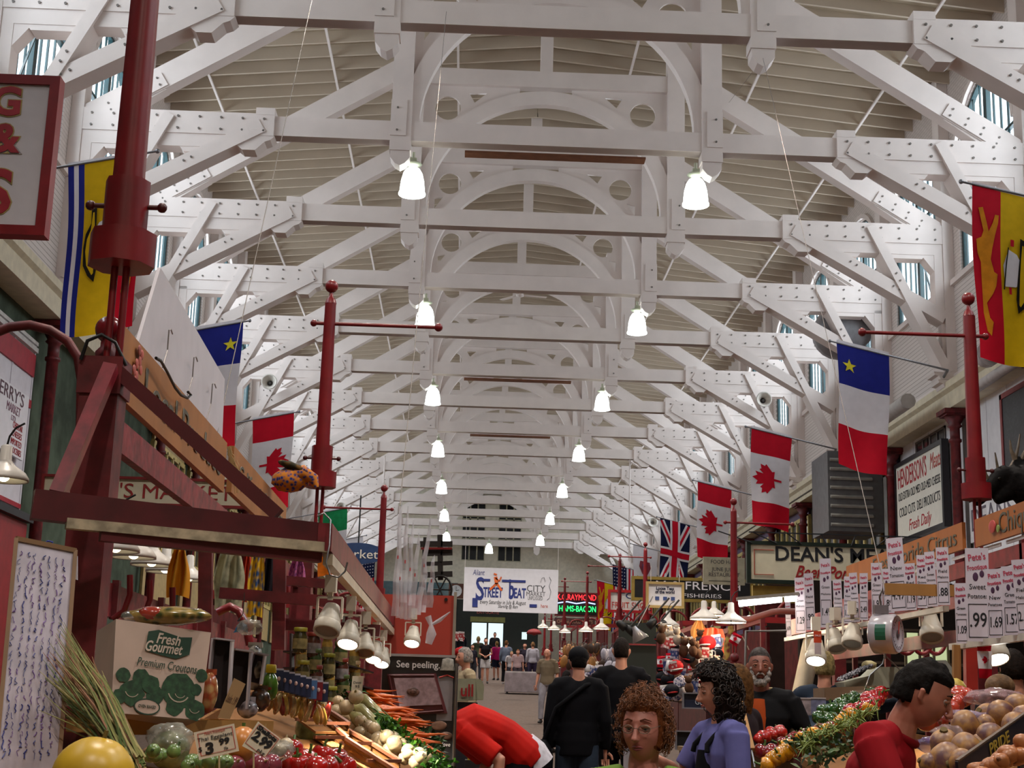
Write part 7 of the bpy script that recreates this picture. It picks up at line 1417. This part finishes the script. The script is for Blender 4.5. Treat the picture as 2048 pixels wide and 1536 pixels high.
for k,(u,v,Y,w,h,r_) in enumerate(((1322,1312,14.6,.075,.11,0),(1338,1306,14.8,.06,.095,0),(1353,1323,14.4,.06,.10,0),(1386,1294,14.6,.075,.12,.1),(1476,1268,12.6,.085,.10,.5),(1336,1262,16,.04,.09,0),(1380,1328,14.4,.04,.06,0))):
    smallflag(u,v,Y,w,h,['small maple leaf flag at the left of the souvenir stall','small maple leaf flag above the middle of the souvenir stall','small maple leaf flag low in the middle of the souvenir stall','highest small maple leaf flag of the souvenir stall','small maple leaf flag on a stick near the bearded person','narrow hanging maple leaf pennant left of the dome lamp','tiny maple leaf flag low on the souvenir stall'][k],r_,k==4)
# souvenirs: mugs, plush toys, caps, dolls, ornaments
def proto_item(name,kind,c1,c2='#c9c0b8'):
    T=empty(name); b=MB(); c=MB()
    if kind=='mug': b.lathe([(.035,0),(.04,.005),(.04,.09),(.036,.09),(.034,.01)],12,caps=False); b.lathe([(0,.004),(.035,.004)],12,caps=False); b.build('cup',M(c1,.3,var=.1,scale=20),T); c.path([(.04,0,.07),(.065,0,.06),(.065,0,.03),(.04,0,.02)],.006,6); c.build('handle',M(c1,.3),T)
    elif kind=='plush': b.ball((0,0,.06),(.045,.04,.055),10,8); b.ball((0,-.005,.135),.035,10,8); b.build('body',M(c1,.8,var=.15,scale=20),T); c.ball((-.03,0,.165),.013,6,5); c.ball((.03,0,.165),.013,6,5); c.build('ear',M(c2,.8),T)
    elif kind=='cap': b.ball((0,0,.03),(.07,.08,.06),12,8); b.build('crown',M(c1,.7),T); c.ball((0,-.09,.01),(.05,.05,.008),10,5); c.build('peak',M(c2,.7),T)
    elif kind=='bag': b.ball((0,0,-.1),(.055,.03,.09),12,9,fn=lambda d:1+.1*noise.noise(d*2)); b.build('pouch',M(c1,.5,var=.2,scale=12),T); c.path([(-.045,0,-.05),(-.02,0,.03),(.02,0,.03),(.045,0,-.05)],.005,6); c.build('strap',M(c2,.5),T)
    elif kind=='box': b.span((-.04,-.03,0),(.04,.03,.11)); b.build('packet',M(c1,.4,var=.3,scale=30,kind='spots',col2=c2),T); c.span((-.041,-.031,.09),(.041,.031,.115)); c.build('lid',M(c2,.4),T)
    elif kind=='plate': b.lathe([(.03,0),(.055,.012),(.05,.014),(.0,.006)],14,Matrix.Rotation(pi/2,4,'X'),caps=False); b.build('plate',M(c1,.3,var=.3,scale=40,kind='spots',col2=c2),T); c.bar((-.03,0,-.055),(.03,0,-.055),.02,.01); c.build('stand',M('#3a2a1c',.5),T)
    return T
items=[('souvenir_mug','mug','#b9b4b4','#c9c0b8','white souvenir mug'),('plush_toy','plush','#5a4030','#8a6a4a','brown plush toy'),('plush_toy','plush','#b5a898','#d0c8c0','pale plush toy'),('baseball_hat','cap','#a8181c','#c9c0b8','red and white cap'),('baseball_hat','cap','#16161c','#8a1a1c','black cap'),('gift_packet','box','#8a1c22','#d0c8c8','red and white gift packet'),('gift_packet','box','#2a3a6a','#b9b4c0','blue gift packet'),('souvenir_plate','plate','#c9c4cc','#3a4a7a','blue and white souvenir plate')]
def scatter(region,n,it,seed,where,g):
    q=random.Random(seed); u0,v0,u1,v1,Ya,Yb=region; src=[]; 
    for nm,kd,c1,c2,lb in it: src.append((proto_item(nm,kd,c1,c2),lb))
    nrow=max(1,int((v1-v0)/22))
    for k in range(n):
        s_,lb=src[k%len(src)]; o=s_ if k<len(src) else dup(s_); row=k%nrow; f=q.random(); o.location=at(u0+(u1-u0)*f,v0+(v1-v0)*(row+.5)/nrow+q.uniform(-4,4),Ya+(Yb-Ya)*q.random()-row*.08); o.rotation_euler=(0,q.uniform(-.25,.25),q.uniform(-.6,.6)); sc=q.uniform(.8,1.2); o.scale=(sc,)*3
        tag(o,lb+' '+where,lb.split()[-1],lb+'s '+g)
scatter((1318,1282,1440,1400,13.6,15.5),84,items,1,'crowded on the souvenir stall left of the lilac shirted person','on the souvenir stall')
scatter((1165,1330,1240,1365,20,23),40,[items[0],items[5],items[6],items[7],items[2]],2,'on the bright stall behind the two people in black','on the stall behind the two in black')
scatter((1112,1300,1160,1345,34,40),30,[items[5],items[3],items[2],('plush_toy','plush','#a8481c','#c9803a','orange plush toy')],3,'on the far right stalls near the tan shirted person','on the far right stalls')
scatter((905,1270,925,1340,22,30),16,[items[5],items[3],items[1]],4,'on the far left stall beside the orange red partition','on the far left stall')
lb_=[('leather_bag','bag','#8a5a30','#5a3418','tan leather bag'),('leather_bag','bag','#3f2a1c','#2a1a10','dark brown leather bag'),('leather_bag','bag','#a8743a','#6a4420','light brown leather bag')]
scatter((1130,1275,1235,1325,22,27),40,lb_,5,'hanging on the right stalls behind the black cap','hanging on the right stalls')
scatter((1205,1280,1235,1330,19,20),8,[('scarf','bag','#a8a4b0','#3a3a48','grey striped cloth')],6,'hanging left of the green board','hanging left of the green board')
scatter((1318,1262,1365,1300,15,16),10,[items[2],items[4],('straw_hat','cap','#9a8a60','#9a8a60','straw hat')],7,'hung high on the souvenir stall','high on the souvenir stall')
# cloth with the red light painted into its colour, paper bag and rack
cloth('hanging_garment','orange red cloth coloured as red light at the back of the souvenir stall','garment',1425,1255,15.8,.32,.5,M('#c23a1c',.6,var=.1),21); cloth('hanging_garment','brown paper bag hanging beside the large dome lamp','bag',1398,1240,15.9,.16,.2,M('#9a6a3a',.7),22)
T=empty('postcard_rack',tuple(at(1412,1310,13.9)),label='white wire rack with hanging trinkets on the souvenir stall',cat='rack'); b=MB()
for u in (1398,1424): b.bar(L(T,at(u,1300,13.9)),L(T,at(u,1372,13.9)),.012,.01,(0,1,0))
for v in (1302,1318,1336,1355): b.bar(L(T,at(1398,v,13.9)),L(T,at(1424,v,13.9)),.008,.008)
b.build('wire_frame',M('#b5b0b0',.4),T); b=MB()
for k in range(10): b.ball(L(T,at(1402+(k%4)*6,1310+(k//4)*18,13.88)),.018,8,6)
b.build('trinket',M('#9a9488',.3),T)
T=empty('candy_string',tuple(at(1457,1260,13.2)),label='striped gold and white twisted garland hanging left of the mast foot',cat='garland'); b=MB(); b.path([L(T,at(1462-i*2+2*math.sin(i*1.5),1252+i*11,13.2)) for i in range(10)],.028,8); b.build('garland',M('#b59a50',.4,kind='spots',scale=22,col2='#7a2a2a'),T); b=MB(); b.tube(L(T,at(1462,1240,13.2)),L(T,at(1462,1253,13.2)),.004); b.build('cord',BLACK,T)
b=MB(); b.ball((0,0,0),(.22,.3,.15),18,8,fn=lambda d:1 if d.z>0 else .3); tag(b.build('awning',M('#8a1418',.6),None,at(1068,1268,42)),'small red domed awning lettered R above the far crowd','awning')
# newspaper box and street things at left of aisle
p0=at(918,1404,13.5); T=empty('vending_box',tuple(p0),label='cream coloured box with red letters ull beside the poster stand',cat='vending box'); W=lambda u,v,d=0:L(T,at(u,v,13.5+d))
b=MB(); b.prism([W(912,1358),W(951,1358),W(951,1400),W(912,1402)],(0,.3,0)); b.prism([W(951,1358,.1),W(962,1360,.1),(W(968,1372,.1)),W(966,1400,.1),W(951,1400,.1)],(0,.3,0)); b.build('cabinet',M('#8f8f78',.4),T); text('ull',.15,M('#8f1418',.5),T,FACE(W(934,1382,-.17)),width=.11,bold=.003)
b=MB(); b.span((W(915,1402)[0],-.1,fz(13.5)-p0.z),(W(955,1402)[0],.1,0)); b.build('base',M('#14161f',.5),T)
T=empty('yellow_stool',tuple(at(945,1520,12.2)),label='yellow panel of a low dark cart behind the bending person',cat='cart'); b=MB(); b.span((-.04,0,0),(.03,.02,.13)); b.build('panel',M('#b8960c',.4),T); b=MB(); b.span((-.06,-.05,-.06),(.09,.2,0)); b.span((.035,0,0),(.05,.02,.13)); b.build('frame',BLACK,T)
T=empty('market_table',tuple(at(1050,1345,46)),label='white covered table beside the far crowd',cat='table'); b=MB(); b.span((-.6,-.4,-.02),(.6,.4,.02)); b.build('tabletop',M('#b5b0b0',.5),T); b=MB(); b.span((-.61,-.41,-.6),(.61,.41,-.02)); b.build('skirt',M('#8f8488',.8,var=.1),T)
for x in (-.55,.55):
    b=MB(); b.span((x-.03,-.4,fz(46)-T.location.z),(x+.03,-.34,-.02)); b.build('leg',BLACK,T)
